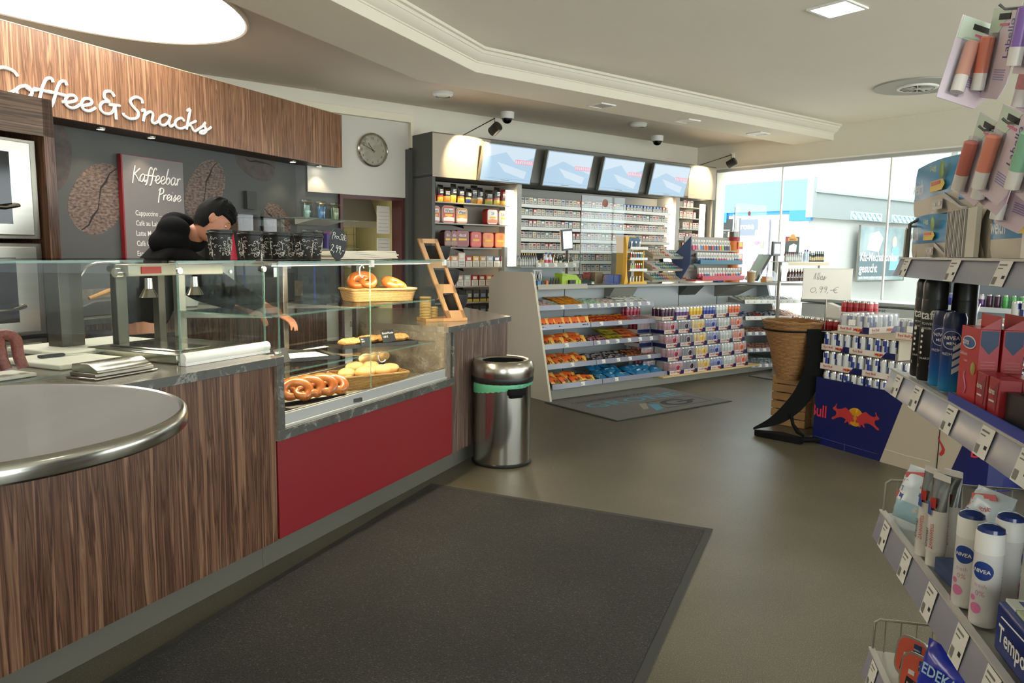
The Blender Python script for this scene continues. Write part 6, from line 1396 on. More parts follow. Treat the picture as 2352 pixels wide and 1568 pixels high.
for r, z in enumerate((.402, .282, .157, .012)):
    for i, c_ in enumerate(lc[r]):
        n_ = len(lc[r]); one(M().lathe([(.010, 0), (.010, .06)], colm(c_, .25), 10, sy=.6).box(-.008, .008, -.005, .005, .06, .078, steel_s), 'cigarette_lighter', 'upright lighter, %s in the %s tier of the yellow stand' % (ORD[i] + (' from the left' if i else ''), ('top', 'second', 'third', 'lowest')[r]), 'lighter', 'B', (6.17 + .10 + i * (.20 / n_), 5.96 + .0, WT + z), 0, 'lighters in the yellow stand')
# candy racks
t = thing('candy_rack', 'three-tier tilted grey rack of sweets rolls in the middle of the cash desk', 'rack', 'B', (6.62, 5.98, WT))
for k, z in enumerate((.30, .155, .03)):
    T = Matrix.Translation((0, 0, z)) @ Matrix.Rotation(.42, 4, 'X')
    M().box(0, .80, -.02, .22, 0, .008, shelf_g, T=T).box(0, .80, -.028, -.02, 0, .028, mat('rail_beige'), T=T).box(0, .006, -.02, .22, 0, .05, shelf_g, T=T).box(.79, .796, -.02, .22, 0, .05, shelf_g, T=T).build('tier', t)
M().box(.38, .42, .18, .21, 0, .40, black).build('post', t)
cc = ['#c9a93c', '#b98f8a', '#a8b88a', '#c0504a', '#d9d5c8', '#6a8fa0', '#8aa070', '#5f8f8f', '#4a7a8a', '#b05a6a']
cnm = ['mustard', 'rose', 'sage', 'red', 'white', 'steel blue', 'leaf green', 'teal', 'petrol', 'berry']
SW = {}
for i, c_ in enumerate(cc):
    o = pillow(.035, .10, .020, None, 4, 5, mats=lambda u, v, s: colm('#e8e6de') if .35 < v < .6 else colm(c_, .3), seed=i)
    RXm = Matrix.Translation((0, 0, .010)) @ Matrix.Rotation(-PI / 2, 4, 'X'); o.v = [tuple(RXm @ Vector(v)) for v in o.v]
    q = o.build('sweets_roll', smooth_a=1.5); tag(q, 'x', 'sweets'); SW[c_] = Proto(q)
for k, z in enumerate((.30, .155, .03)):
    for i in range(19):
        j = (i // 2 + k * 3) % 10
        for r in range(2):
            yy = -.01 + r * .085; o = SW[cc[j]].put('B', (6.65 + i * .040, 5.98 + yy * math.cos(.42), WT + z + .012 + yy * math.sin(.42)), rnd.uniform(-.15, .15), '%s sweets roll on the %s tier of the tilted rack' % (cnm[j], ('top', 'middle', 'lower')[k]), '%s sweets rolls, %s tier of the tilted rack' % (cnm[j], ('top', 'middle', 'lower')[k]))
            o.rotation_euler = (.42, 0, o.rotation_euler[2])
# vape displays
t = thing('vaporiser_display', 'blue and red two-level counter display of colourful vaporisers', 'display stand', 'B', (7.20, 5.84, WT))
bl2 = colm('#47798f'); rd2 = colm('#c4474f'); gy = mat('card_grey', '#a8a096', .6)
M().prism([(.12, .23), (.95, .23), (.95, .28), (.12, .28)], -.02, .0, bl2, axis='y').prism([(.12, .04), (.95, .04), (.95, .09), (.12, .09)], -.06, -.04, rd2, axis='y').build('front_strip', t)
M().prism([(.0, .23), (.16, .0), (.30, .30), (.0, .56)], -.05, -.04, colm('#4a5a80'), axis='x', T=Matrix.Translation((.0, 0, 0))).box(.02, .95, .15, .17, .03, .56, gy).box(.02, .95, .0, .17, .225, .235, bl2).box(.02, .95, -.04, .17, .03, .045, rd2).build('body', t)
vc = ['#c9557a', '#3f558a', '#d9743f', '#5a82b8', '#5a6a90', '#d05a5a', '#3a3f66', '#8fc04a', '#c8506a', '#4a66a0', '#c4c0b8', '#b8404a']
vnm = ['pink', 'navy', 'orange', 'sky blue', 'slate', 'coral', 'ink blue', 'lime', 'raspberry', 'royal blue', 'pale grey', 'brick red']
VP = {}
for i, c_ in enumerate(vc):
    o = D.objects.new('vaporiser_box', None); COL.objects.link(o); tag(o, 'x', 'vaporiser'); M().box(-.020, .020, 0, .025, 0, .055, colm(c_)).box(-.020, .020, 0, .025, .055, .125, colm('#ddd8ce')).box(-.008, -.003, -.001, 0, .07, .10, ink).box(.006, .011, -.001, 0, .07, .10, ink).build('box', o)
    VP[c_] = Proto(o)
for r, (y, z, w_) in enumerate(((5.96, WT + .40, 'top'), (5.86, WT + .245, 'middle'), (5.83, WT + .06, 'lower'))):
    if r == 0: M().box(.10, .93, .06, .17, .385, .40, gy).build('step', t)
    for i in range(16 if r else 15):
        j = (i * 5 + r * 3) % 12 if (i // 2) % 2 else (i // 2 + r * 4) % 12
        o = VP[vc[j]].put('B', (7.36 + i * .052 - (0.02 if r else 0), y, z), rnd.uniform(-.1, .1), '%s vaporiser box on the %s step of the blue and red display' % (vnm[j], w_), '%s vaporiser boxes, %s step' % (vnm[j], w_))
        o.rotation_euler = (-.12, 0, o.rotation_euler[2])
t = thing('orange_column_display', 'tall orange cylindrical display with a red and silver top on the cash desk', 'display stand', 'B', (8.16, 5.98, WT))
og = colm('#e57f24'); M().lathe([(.10, 0), (.10, .06), (.075, .08), (.075, .52), (.0, .52)], og, 28).build('column', t)
M().lathe([(.078, .52), (.078, .56), (.072, .57)], colm('#a32030'), 24).lathe([(.074, .57), (.074, .64), (0, .645)], steel_d, 24).build('top', t)
for k, z in enumerate((.10, .27, .42)): M().box(-.02, .085, -.085, -.03, z, z + .09, colm('#d9481f')).box(.0, .07, -.088, -.085, z + .03, z + .085, colm(('#5a9a5a', '#e8dcc8', '#d9c040')[k])).build('pocket', t)
box_thing('blue_carton', 'small bright blue carton at the foot of the orange column', 'box', 7.98, 6.05, WT, .12, .08, .06, '#3f5fb8')
t = thing('snack_cup', 'beige printed cup with a pale lid to the right of the orange column', 'cup', 'B', (8.32, 5.80, WT)); M().lathe([(.045, 0), (.055, .13)], colm('#c2a273'), 22).build('cup', t); M().lathe([(.057, .13), (.057, .142), (.05, .145), (0, .145)], colm('#d8d8d2'), 22).build('lid', t); M().box(.03, .06, .02, .06, .14, .155, steel).build('tab', t)
t = thing('pencil_block', 'little wooden block holding an upright pen', 'pen holder', 'B', (8.60, 5.76, WT)); M().box(-.06, .06, -.05, .05, 0, .05, beech).box(-.03, .06, -.05, .05, .05, .075, beech).build('block', t, bev=.002); M().cyl(-.0, 0, .05, .19, .005, mat('pen_brown', '#6e5f4a', .5), 8).build('pen', t)
t = thing('leaflet_holder', 'clear acrylic leaflet holder beside the pencil block', 'leaflet holder', 'B', (8.50, 5.70, WT)); M().prism([(0, 0), (.34, 0), (.34, .05), (.16, .15), (.02, .16), (0, .12)], 0, .006, clearp, axis='y').prism([(0, 0), (.34, 0), (.34, .05), (.16, .15), (.02, .16), (0, .12)], .10, .106, clearp, axis='y').build('walls', t)
t = thing('till_monitor', 'slanted dark till screen seen edge-on at the right of the cash desk', 'monitor', 'B', (8.62, 6.02, WT), -.5)
T = Matrix.Rotation(.5, 4, 'Y'); M().box(-.015, .015, -.16, .16, .02, .40, darkp, T=T).build('housing', t); M().box(-.0165, -.0155, -.15, .15, .03, .39, mat('till_glass', '#8aa0a4', .15), T=T).build('screen', t)
t = thing('customer_display', 'small grey customer display on a post at the right end of the cash desk', 'screen', 'B', (8.86, 5.82, WT))
M().rbox(-.095, .095, -.02, .02, .34, .53, mat('device_grey'), .02).build('housing', t, bev=.006); M().box(-.065, .065, -.0215, -.0205, .37, .50, mat('screen_till', '#9db4c6', .2, emit='#9db8cc', es=.6)).build('screen', t); M().box(-.03, .03, -.015, .015, .02, .35, mat('post_grey', '#6d6a63', .5)).box(-.08, .08, -.06, .06, 0, .02, black).build('stand', t)
# bottle rack by the window
t = thing('bottle_rack', 'white wire rack with bottles behind the handwritten price sign', 'rack', 'B', (8.0, 5.08, 0))
M().box(.0, .03, .1, .13, 0, 1.38, wire_m).box(.86, .89, .1, .13, 0, 1.38, wire_m).box(0, .89, 0, .24, 1.375, 1.383, white).box(0, .89, 0, .24, 1.145, 1.152, white).box(0, .89, -.004, 0, 1.34, 1.378, colm('#c6b48c')).build('frame', t)
w_ = M()
for k in range(30): w_.tube([(.01 + k * .03, 0, 1.15), (.01 + k * .03, 0, 1.20)], .0018, white, n=4)
w_.tube([(0, 0, 1.20), (.89, 0, 1.20)], .003, white, n=5).build('wire_front', t)
for i in range(9): bottle('miniature_bottle', 'clear miniature with a small dark cap on the white wire rack by the window', 8.04 + i * .04, 5.14, 1.384, .015, .11, '#b8bcb8', '#2a2a2a', '#cfcfc8', group='clear miniatures on the wire rack')
for i in range(2): bottle('miniature_bottle', ('left', 'right')[i] + ' blue-capped vodka miniature on the white wire rack by the window', 8.44 + i * .05, 5.14, 1.384, .022, .145, '#cfdde6', '#2c4f9a', '#b8c8d8')
for i in range(8): bottle('miniature_bottle', 'dark green miniature with cream label on the white wire rack by the window', 8.55 + i * .042, 5.14, 1.384, .016, .13 - .02 * (i in (1, 2)), '#17261c', '#20402a', '#c8b184', group='green miniatures on the wire rack')
for i in range(7): bottle('sauce_bottle', 'brown bottle with a white cap in the lower wire basket by the window', 8.06 + i * .06, 5.10, 1.153, .024, .15, '#4a241c', '#d8cba8', group='brown bottles in the lower wire basket')
t = thing('snack_promotion_card', 'dark green promotion card with an orange arched header above the bottle rack', 'sign card', 'B', (8.26, 5.30, 1.384), -.25)
M().box(0, .22, 0, .004, 0, .30, colm('#2e4038')).box(.0, .05, -.001, 0, .24, .30, colm('#a8243a')).prism([(.03, .25), (.19, .25), (.19, .28), (.15, .30), (.13, .33), (.09, .33), (.07, .30), (.03, .28)], -.004, -.001, colm('#e09a34'), axis='y').build('card', t)
M().text('SNACK', .03, colm('#6a3a18'), (.055, -.006, .258)).prism([(.05, .08), (.17, .08), (.18, .20), (.13, .22), (.06, .19)], -.002, -.001, colm('#e6e8e0'), axis='y').build('print', t)
for i in range(5): one(M().box(-.06, .06, -.03, .03, 0, .022, colm(('#6a1f28', '#b8404a')[i % 2])), 'jerky_packet', '%s flat red packet from the bottom of the pile beside the green card' % (ORD[i] if i else 'first'), 'packet', 'B', (8.17 + .03 * (i % 3), 5.18, 1.384 + .11 * 0 + i * .023), rnd.uniform(-.4, .4))

# ------------------------------------------------------------------ energy drink stack (frame R: x along the front, y away)
t = thing('drinks_display_box', 'large navy and beige drinks display carton printed with two charging red bulls', 'display carton', 'R', (0, 0, 0))
def cwall(mb, x0, x1, z0, z1, m_): mb.box(x0, x1, 0, .006, z0, z1, m_)
b = M()
b.prism([(0, 0), (1.025, 0), (1.025, .516), (0, .520)], .0, .006, cart, axis='y').box(0, .006, .006, .9, 0, .52, navy).box(.006, 1.02, .9, .906, 0, .5, navy).box(.006, 1.02, .006, .9, 0, .006, cart)
b.build('carton', t)
p = M(); p.prism([(-.002, .001), (.602, .001), (.765, .519), (-.002, .522)], -.0012, -.0002, navy, axis='y')
p.text('Bull', .132, colm('#c8323c'), (-.042, -.0022, .218), sx=.82)
p.v = [(max(-.0005, a), b_, c) if True else 0 for a, b_, c in p.v]
bulls(p, .375, .275, .150, -.0030)
p.text('Red', .04, bull_r, (.78, -.0016, .455)); p.tube([(.64, -.0015, .10), (.80, -.0015, .095), (.98, -.0015, .10)], .0012, mat('crease', '#e3dacb', .5), n=4); p.tube([(.02, -.0018, .055), (.58, -.0018, .05)], .001, mat('crease_blue', '#5a66a0', .5), n=4); p.tube([(.30, -.0018, .0), (.30, -.0018, .06)], .001, mat('crease_blue'), n=4)
p.build('print', t)
P3 = (1.40, .094); P4 = (1.383, .362)
t = thing('drinks_display_box', 'second display carton on the right, beige with a curved navy end behind the product shelf', 'display carton', 'R', (0, 0, 0))
pl_ = [(1.032, 0), (1.22, .0), (1.34, .035), (1.40, .10), (1.42, .22), (1.40, .40), (1.36, .9), (1.032, .9)]
M().prism(pl_, 0, .516, cart).build('carton', t)
def out(i, f): a, b_ = pl_[i], pl_[i + 1]; return (a[0] + (b_[0] - a[0]) * f, a[1] + (b_[1] - a[1]) * f)
q = M(); e_ = .0015
seg = [((1.13, -e_), (1.22, -e_)), ((1.22, -e_), (1.3415, .0335)), ((1.3415, .0335), (1.4015, .0985)), ((1.4015, .0985), (1.4215, .22)), ((1.4215, .22), (1.4015, .40)), ((1.4015, .40), (1.3615, .9))]
q.add([(1.10, -e_, 0), (1.22, -e_, 0), (1.22, -e_, .50), (1.20, -e_, .30)], [(0, 1, 2, 3)], navy)
for a, b_ in seg[1:]: q.add([(a[0], a[1], 0), (b_[0], b_[1], 0), (b_[0], b_[1], .516), (a[0], a[1], .516)], [(0, 1, 2, 3)], navy)
q.tube([(1.045 + .02 * math.sin(k * .9), -.002, .16 + k * .022) for k in range(7)], [.012, .014, .012, .008, .006, .006, .004], bull_r, n=6, flat=.15, up=(0, 1, 0)).text('Bull', .10, colm('#c8323c'), (1.24, -.0, .20))
q.build('print', t)
one(M().box(-.0015, .0015, -.004, -.001, 0, .52, ink), 'carton_seam', 'dark gap between the two display cartons', 'seam', 'R', (1.0285, 0, 0))
KS = 'blue and silver'
def traylvl(x, y, z, w, nx, lbl, d=.235, ny=1, printed=True, rz=0):
    open_tray('R', x, y, z, w, d, rz, lbl, printed)
    cans('R', x, y, z + .004, nx, ny, KS, rz, 'blue and silver can in ' + lbl, 'cans in ' + lbl, px=(w - .006) / nx, py=.06)
traylvl(.02, .03, .439, .37, 6, 'the left tray of the lowest visible drinks layer'); traylvl(.395, .03, .439, .37, 6, 'the middle tray of the lowest visible drinks layer'); traylvl(.77, .03, .439, .25, 4, 'the right tray of the lowest visible drinks layer')
traylvl(.0, .03, .587, .376, 6, 'the left tray of the second visible drinks layer', printed=True); traylvl(.38, .03, .587, .376, 6, 'the right tray of the second visible drinks layer'); 
traylvl(.0, .03, .735, .252, 4, 'the short left tray of the third drinks layer'); traylvl(.255, .03, .735, .385, 6, 'the long right tray of the third drinks layer')
one(M().box(0, .95, .0, .60, 0, .133, cart2), 'carton_block', 'plain cartons filling the middle of the drinks stack', 'carton', 'R', (.01, .27, .735)); one(M().box(0, 1.0, .0, .60, 0, .29, cart2), 'carton_block', 'plain cartons low in the middle of the drinks stack', 'carton', 'R', (.01, .27, .44))
one(M().box(.0, .72, 0, .60, 0, .002, mat('layer_card', '#b8a68e', .6)), 'cardboard_sheet', 'beige cardboard sheet covering the third drinks layer', 'cardboard', 'R', (-.01, .03, .8735)); one(M().box(0, .008, .03, .4, 0, .14, cart), 'carton_corner', 'beige carton corner post at the right of the third drinks layer', 'carton', 'R', (.655, .0, .735))
# two wrapped cases on top
def wrapped(label, x, y, z, rz, w=.265, d=.40):
    t = thing('drinks_case', label, 'drinks case', 'R', (x, y, z), rz)
    M().box(0, w, 0, d, 0, .004, cart2).box(0, w, 0, .003, 0, .05, cart2).box(w - .003, w, 0, d, 0, .05, cart2).box(0, .003, 0, d, 0, .05, cart2).box(0, w, d - .003, d, 0, .05, cart2).build('tray', t)
    g = M(); tray_front(g, w, .05); g.build('tray_print', t)
    g = M(); tray_front(g, d, .05); T = Matrix.Translation((w, 0, 0)) @ Matrix.Rotation(PI / 2, 4, 'Z'); g.v = [tuple(T @ Vector(v)) for v in g.v]; g.build('tray_print', t)
    bb = KIDS[CANS[KS].name][0]; nx, ny = 4, 6
    for j in range(ny):
        for i in range(nx):
            if 0 < i < nx - 1 and j > 0: continue
            c = bb.copy(); COL.objects.link(c); c.parent = t; c.name = 'can'; c.location = (.034 + i * (w - .068) / 3, .034 + j * (d - .068) / 5, .005); c.rotation_euler = (0, 0, rnd.uniform(0, 6)); KIDS.setdefault(t.name, []).append(c)
    M().rbox(.002, w - .002, .002, d - .002, .05, .146, MATS['shrink_film'], .02).build('film', t)
    M().box(.09, .15, -.0035, -.003, .055, .10, white).build('barcode_label', t)
wrapped('shrink-wrapped case of blue and silver cans set diagonally on top of the drinks stack', .03, .16, .876, .10, .262, .40)
wrapped('shrink-wrapped case of blue and silver cans at the right on top of the drinks stack', .56, .12, .876, -.05, .25, .30)
# further back: red cans and more trays
one(M().box(0, .70, 0, .5, 0, .795, cart2), 'carton_block', 'plain carton stack behind the wicker basket under the red cans', 'carton', 'R', (-.72, .42, 0))
open_tray('R', -.68, .40, .797, .66, .22, 0, 'long tray of red cans behind the wicker basket')
cans('R', -.68, .40, .80, 10, 2, 'red', 0, 'red can in the long tray behind the wicker basket', 'red cans in the long tray', px=.063)
open_tray('R', -.27, .52, .955, .30, .22, 0, 'upper tray of red cans behind the handwritten price sign')
cans('R', -.27, .52, .958, 5, 2, 'red', 0, 'red can in the upper tray behind the handwritten price sign', 'red cans in the upper tray')
one(M().box(0, .34, 0, .3, 0, .157, cart2), 'carton_block', 'carton lifting the upper tray of red cans', 'carton', 'R', (-.29, .64, .797))
one(M().prism([(0, 0), (.16, 0), (.14, .09), (.02, .12)], 0, .06, white, axis='y'), 'crumpled_wrapper', 'crumpled clear wrapping lying on the red cans beside the sign pole', 'wrapping', 'R', (-.40, .50, .945))
for k in range(4): traylvl(1.0 if k > 1 else 1.05, .42, .44 + k * .148, .38, 6, 'the %s tray of the right rear drinks stack' % ('lowest', 'second', 'third', 'top')[k])
one(M().box(0, .9, 0, .3, 0, 1.02, cart2), 'carton_block', 'plain carton stack behind the right rear trays', 'carton', 'R', (.80, .66, 0)); one(M().box(0, .38, 0, .24, 0, .44 - .518, cart2) if False else M().box(0, .38, 0, .24, 0, .43, cart2), 'carton_block', 'carton carrying the right rear drinks trays', 'carton', 'R', (1.45, .42, 0))
traylvl(1.10, .50, 1.035, .30, 5, 'the single tray on top of the right rear drinks stack')
one(M().box(0, .50, 0, .45, 0, .002, mat('layer_card')), 'cardboard_sheet', 'beige cardboard sheet on the right rear drinks stack', 'cardboard', 'R', (.98, .42, 1.031))
# ------------------------------------------------------------------ price sign, wicker basket, crates, black stand (world frame)
t = thing('price_sign_stand', 'white board handwritten Alles 0,99 on a thin metal pole beside the wicker basket', 'price sign', 'W', (2.515, 6.02, 0), math.radians(-6))
M().rbox(-.195, .185, -.004, .004, 1.112, 1.356, mat('sign_white', '#e0d9cb', .4), .004).build('board', t)
pk = M().box(-.197, .187, -.006, .006, 1.350, 1.358, offw).box(-.197, .187, -.006, .006, 1.110, 1.116, offw); pk.build('frame', t)
l = M(); l.script('Alles', .055, mat('marker_grey', '#6d675e', .6), (-.115, -.0055, 1.268), r=.0012, sx=1.0); l.script('0,99,-€', .062, mat('marker_grey'), (-.135, -.0055, 1.165), r=.0012, sx=1.15); l.build('lettering', t)
M().cyl(0, .01, .0, 1.12, .006, steel, 10).build('pole', t); M().lathe([(.10, 0), (.10, .01), (.01, .014)], steel, 20, (0, .01, 0)).build('foot', t)
bx, by = 2.275, 6.08
t = thing('wicker_bin_basket', 'tall flared brown wicker basket on a black stand', 'basket', 'W', (bx, by, .455))
prof = [(.10, 0), (.112, .04), (.135, .10), (.150, .18), (.175, .28), (.205, .38), (.215, .415), (.222, .43), (.228, .455), (.232, .470)]
M().lathe(prof, wick2, 40, cap=False).lathe([(.218, .468), (.195, .40), (.14, .20), (.095, .01), (0, .01)], wick2, 40, cap=False).build('woven_wall', t)
M().tube([(.228 * math.cos(a), .228 * math.sin(a), .468 + .003 * math.sin(a * 9)) for a in [2 * PI * i / 48 for i in range(48)]], .013, wick2, n=7, closed=True).build('rim', t)
M().tube([(.215 * math.cos(a), .215 * math.sin(a), .405) for a in [2 * PI * i / 40 for i in range(40)]], .006, black, n=6, closed=True).build('hoop', t)
t = thing('black_curved_stand', 'black curved sheet metal stand holding the wicker basket', 'stand', 'W', (2.24, 5.90, 0))
cv = smooth([(.22, 1.0 - .12), (.20, .70), (.165, .50), (.08, .34), (-.05, .19), (-.22, .075), (-.27, .05)]) 
cv2 = smooth([(.13, .88), (.12, .70), (.08, .55), (.0, .42), (-.12, .27), (-.24, .13), (-.30, .055)])
pl2 = [(x, z) for x, z in cv] + [(x, z) for x, z in reversed(cv2)]
T = Matrix.Rotation(-.35, 4, 'Z')
M().prism([(x, z) for x, z in smooth([(.255, .885), (.24, .68), (.205, .48), (.14, .33), (.05, .21), (-.08, .11), (-.25, .055)])] + [(-.28, .045)] + [(x, z) for x, z in reversed(smooth([(.08, .885), (.085, .72), (.075, .56), (.02, .40), (-.06, .27), (-.16, .15), (-.28, .06)]))], -.012, .004, black_m, axis='y', T=T).build('curved_blade', t)
M().prism([(-.27, -.02), (-.24, -.06), (.08, -.20), (.10, -.16), (-.05, -.02)], .002, .05, black_m, T=T).tube([T @ Vector(p_) for p_ in ((.06, -.18, .035), (.22, -.10, .03), (.34, -.05, .03))], .022, black_m, n=8).tube([T @ Vector(p_) for p_ in ((.0, -.02, .20), (.02, -.03, .12), (.06, -.06, .07), (.10, -.10, .05))], [.014, .014, .02, .012], black_m, n=6).build('foot', t)
M().tube([(-.0 + .03 + .222 * math.cos(a), .18 + .222 * math.sin(a), .860) for a in [2 * PI * i / 36 for i in range(36)]], .007, black_m, n=6, closed=True).build('ring', t)
def crate(label, z):
    t = thing('wooden_crate', label, 'crate', 'W', (2.485, 6.44, z), math.radians(35) - PI / 2 + math.radians(12)); h = .215; w, d = .30, .34
    for k in range(3):
        z0 = .004 + k * .072
        M().box(-w / 2, w / 2, -d / 2, -d / 2 + .010, z0, z0 + .062, crate_w).build('slat', t, bev=.001); M().box(-w / 2, w / 2, d / 2 - .010, d / 2, z0, z0 + .062, crate_w).build('slat', t)
        M().box(-w / 2 - .001, -w / 2 + .009, -d / 2 + .01, d / 2 - .01, z0, z0 + .062, crate_w).build('slat', t, bev=.001); M().box(w / 2 - .009, w / 2 + .001, -d / 2 + .01, d / 2 - .01, z0, z0 + .062, crate_w).build('slat', t)
    c_ = M()
    for sx in (-1, 1):
        for sy in (-1, 1): c_.box(sx * (w / 2 - .025) - .015, sx * (w / 2 - .025) + .015, sy * (d / 2 - .025) - .014, sy * (d / 2 - .025) + .014, 0, h, crate_w)
    c_.build('corner_post', t)
crate('lower wooden slatted crate behind the black stand', 0); crate('upper wooden slatted crate stacked under the wicker basket', .217)
# ------------------------------------------------------------------ product shelf at the right (frame G: x = -distance along the shelf, y = depth)
t = thing('product_gondola', 'grey metal shop gondola frame at the right edge', 'gondola', 'G', (0, 0, 0))
M().box(-1.86, -.45, .93, .95, .05, 1.6, greyp).build('back_panel', t); M().box(-1.86, -.45, .50, .95, 0, .10, mat('plinth')).build('plinth', t); M().box(-1.90, -1.86, .90, .96, 0, 1.62, shelf_g).build('upright', t)
SH = {'top': (1.450, .041, .455), 'middle': (1.197, .050, .455), 'lower': (.860, .066, .455), 'bottom': (.516, .072, .455)}
TG = {'top': (1.815, 1.505, 1.285, 1.05), 'middle': (1.805, 1.66, 1.455, 1.290, 1.145, .98), 'lower': (1.81, 1.64, 1.475, 1.315, 1.185, 1.06), 'bottom': (1.82, 1.60)}
for nm_, (z, h, y) in SH.items():
    t = thing('product_shelf', '%s shelf with a grey price rail of the product gondola at the right edge' % nm_, 'shelf', 'G', (0, 0, z))
    M().box(-1.865, -.45, y + .006, .93, -.014, -.006, mat('shelf_metal', '#b3b1a8', .35, .3)).build('shelf_board', t)
    r_ = M(); r_.prism([(y - .014, -h), (y, -.003), (y + .003, 0), (y + .008, 0), (y + .008, -h)], -1.868, -.45, rail_m, axis='x').box(-1.868, -.45, y - .003, y + .010, -.003, .001, mat('rail_lip', '#c4c0ba', .35)); r_.build('price_rail', t)
    for s0 in TG[nm_]:
        g = M(); w_ = .050; hh = h
        def P_(u, v): return (-s0 + u * w_, y - .0155 + .013 * v - .0006, -hh + v * hh * .98)
        def Q(u0, u1, v0, v1, m_, e=0): g.add([tuple(Vector(P_(a, b)) + Vector((0, -e, 0))) for a, b in ((u0, v0), (u1, v0), (u1, v1), (u0, v1))], [(0, 1, 2, 3)], m_)
        Q(0, 1, .02, .96, tag_w)
        for k in range(8): Q(.06 + k * .04, .08 + k * .04, .08, .36, tag_k, .0003)
        Q(.1, .7, .78, .84, tag_k, .0003); Q(.1, .5, .66, .70, tag_k, .0003); Q(.66, .88, .30, .42, ink, .0003)
        g.build('price_tag', t)
    if nm_ != 'middle':
        w_ = M(); top = .075 if nm_ != 'top' else .07
        for k in range(14): w_.tube([(-1.862, y + .03 + k * .034, -.008), (-1.862, y + .03 + k * .034, top)], .0016, wire_m, n=5)
        w_.tube([(-1.862, y + .005, -.008), (-1.862, y + .006, top - .008), (-1.862, y + .016, top), (-1.862, .92, top)], .003, wire_m, n=6).build('wire_divider', t)
    if nm_ == 'top': M().tube([(-1.862, y + .012, 0), (-1.862, y + .012, .075), (-1.862, y + .03, .085)], .004, mat('divider_dark', '#5c5a55', .4), n=6).build('divider_rod', t)
def G1(mb, name, label, cat, s, n, z, rz=0, group=None, tilt=None, **k):
    o = one(mb, name, label, cat, 'G', (-s, n, z), rz, group, **k)
    if tilt: o.rotation_euler = (tilt[0], tilt[1], ANG['G'] + rz)
    return o
def Gt(name, label, cat, s, n, z, rz=0, group=None, tilt=None):
    o = thing(name, label, cat, 'G', (-s, n, z), rz, group)
    if tilt: o.rotation_euler = (tilt[0], tilt[1], ANG['G'] + rz)
    return o
FU = math.radians(62)      # labels of round things are turned towards the aisle end where one looks from
# toilet tissue packs
def tissue(label, s0, s1, z, h, n0=.485, n1=.70):
    t = Gt('tissue_pack', label, 'tissue pack', s0, n0, z); L = s0 - s1; d = n1 - n0
    blu = mat('film_blue', '#2f8fc4', .3, var=.08, scale=20); navy2 = colm('#182b4a', .3); crm = colm('#ddd2c0', .4)
    mb = M(); nx, nz = 14, 6; vs = []; fs = []; mm = []
    for j in range(nz + 1):
        for i in range(nx + 1):
            u, v = i / nx, j / nz; vs.append((u * L, .006 * math.sin(u * 9 + v * 3) * (1 - abs(2 * v - 1)) - .008 * math.sin(PI * v), v * h + .004 * math.sin(u * 7) * (v > .8)))
    for j in range(nz):
        for i in range(nx):
            u, v = (i + .5) / nx, (j + .5) / nz; fs.append((j * (nx + 1) + i, j * (nx + 1) + i + 1, (j + 1) * (nx + 1) + i + 1, (j + 1) * (nx + 1) + i))
            mm.append(crm if v < .34 - .3 * abs(u - .25) or u > .94 else blu)
    mb.add(vs, fs, mm); mb.box(0, L, .004, d, 0, h, crm, top=blu)
    mb.build('wrapped_rolls', t, smooth_a=1.2)
    g = M(); g.text('weich', h * .40, mat('print_silver', '#d5dde2', .3), (L * .05, -.0130, h * .42), sx=.72)
    g.prism([(L * .30, h * .40), (L * .44, h * .40), (L * .47, h * .50), (L * .44, h * .60), (L * .30, h * .60)], -.0162, -.0155, colm('#e8c12e'), axis='y').box(L * .31, L * .42, -.0168, -.0162, h * .52, h * .58, colm('#c8402c'))
    g.box(L * .32, L * .44, -.0125, -.0118, h * .06, h * .24, navy2).text('EDEKA', h * .09, navy2, (L * .32, -.0125, h * .0)).box(L * .34, L * .36, -.0130, -.0125, h * .12, h * .18, crm).box(L * .39, L * .42, -.0130, -.0125, h * .12, h * .20, crm)
    g.lathe([(0, 0), (h * .16, 0)], colm('#9cc05a'), 14, T=Matrix.Translation((L * .42, -.0155, h * .78)) @ Matrix.Rotation(PI / 2, 4, 'X')).text('3-lagig', h * .15, colm('#dfe27a'), (L * .28, -.0158, h * .80))
    g.prism([(L * .46, h * .34), (L * .64, h * .06), (L * .72, h * .0), (L * .66, h * .0), (L * .46, h * .24)], -.014, -.012, navy2, axis='y')
    g.build('print', t)
    return t, L
t_, L_t = tissue('lower pack of white toilet tissue in blue film on the top shelf', 1.89, 1.45, 1.4515, .088)
k_ = M()
for i in range(12): k_.box(L_t * .66 + i * .0085, L_t * .66 + i * .0085 + .0055, -.020, -.010, .001, .086, colm(('#8f8d89', '#55534f', '#b4b1ab')[i % 3]))
k_.box(L_t * .90, L_t, -.018, -.010, .001, .087, offw).build('folded_edge', t_)
tissue('upper pack of toilet tissue in blue film on top of the lower pack', 1.90, 1.36, 1.541, .108)
tissue('second blue tissue pack at the right of the top shelf', 1.42, .95, 1.4515, .092)
G1(M().box(-.03, .05, 0, .02, 0, .065, colm('#e8e2d8')).box(-.02, .0, -.001, 0, .045, .06, colm('#e09050')), 'small_carton', 'small white and orange carton in front of the second tissue pack', 'carton', 1.235, .47, 1.4515)
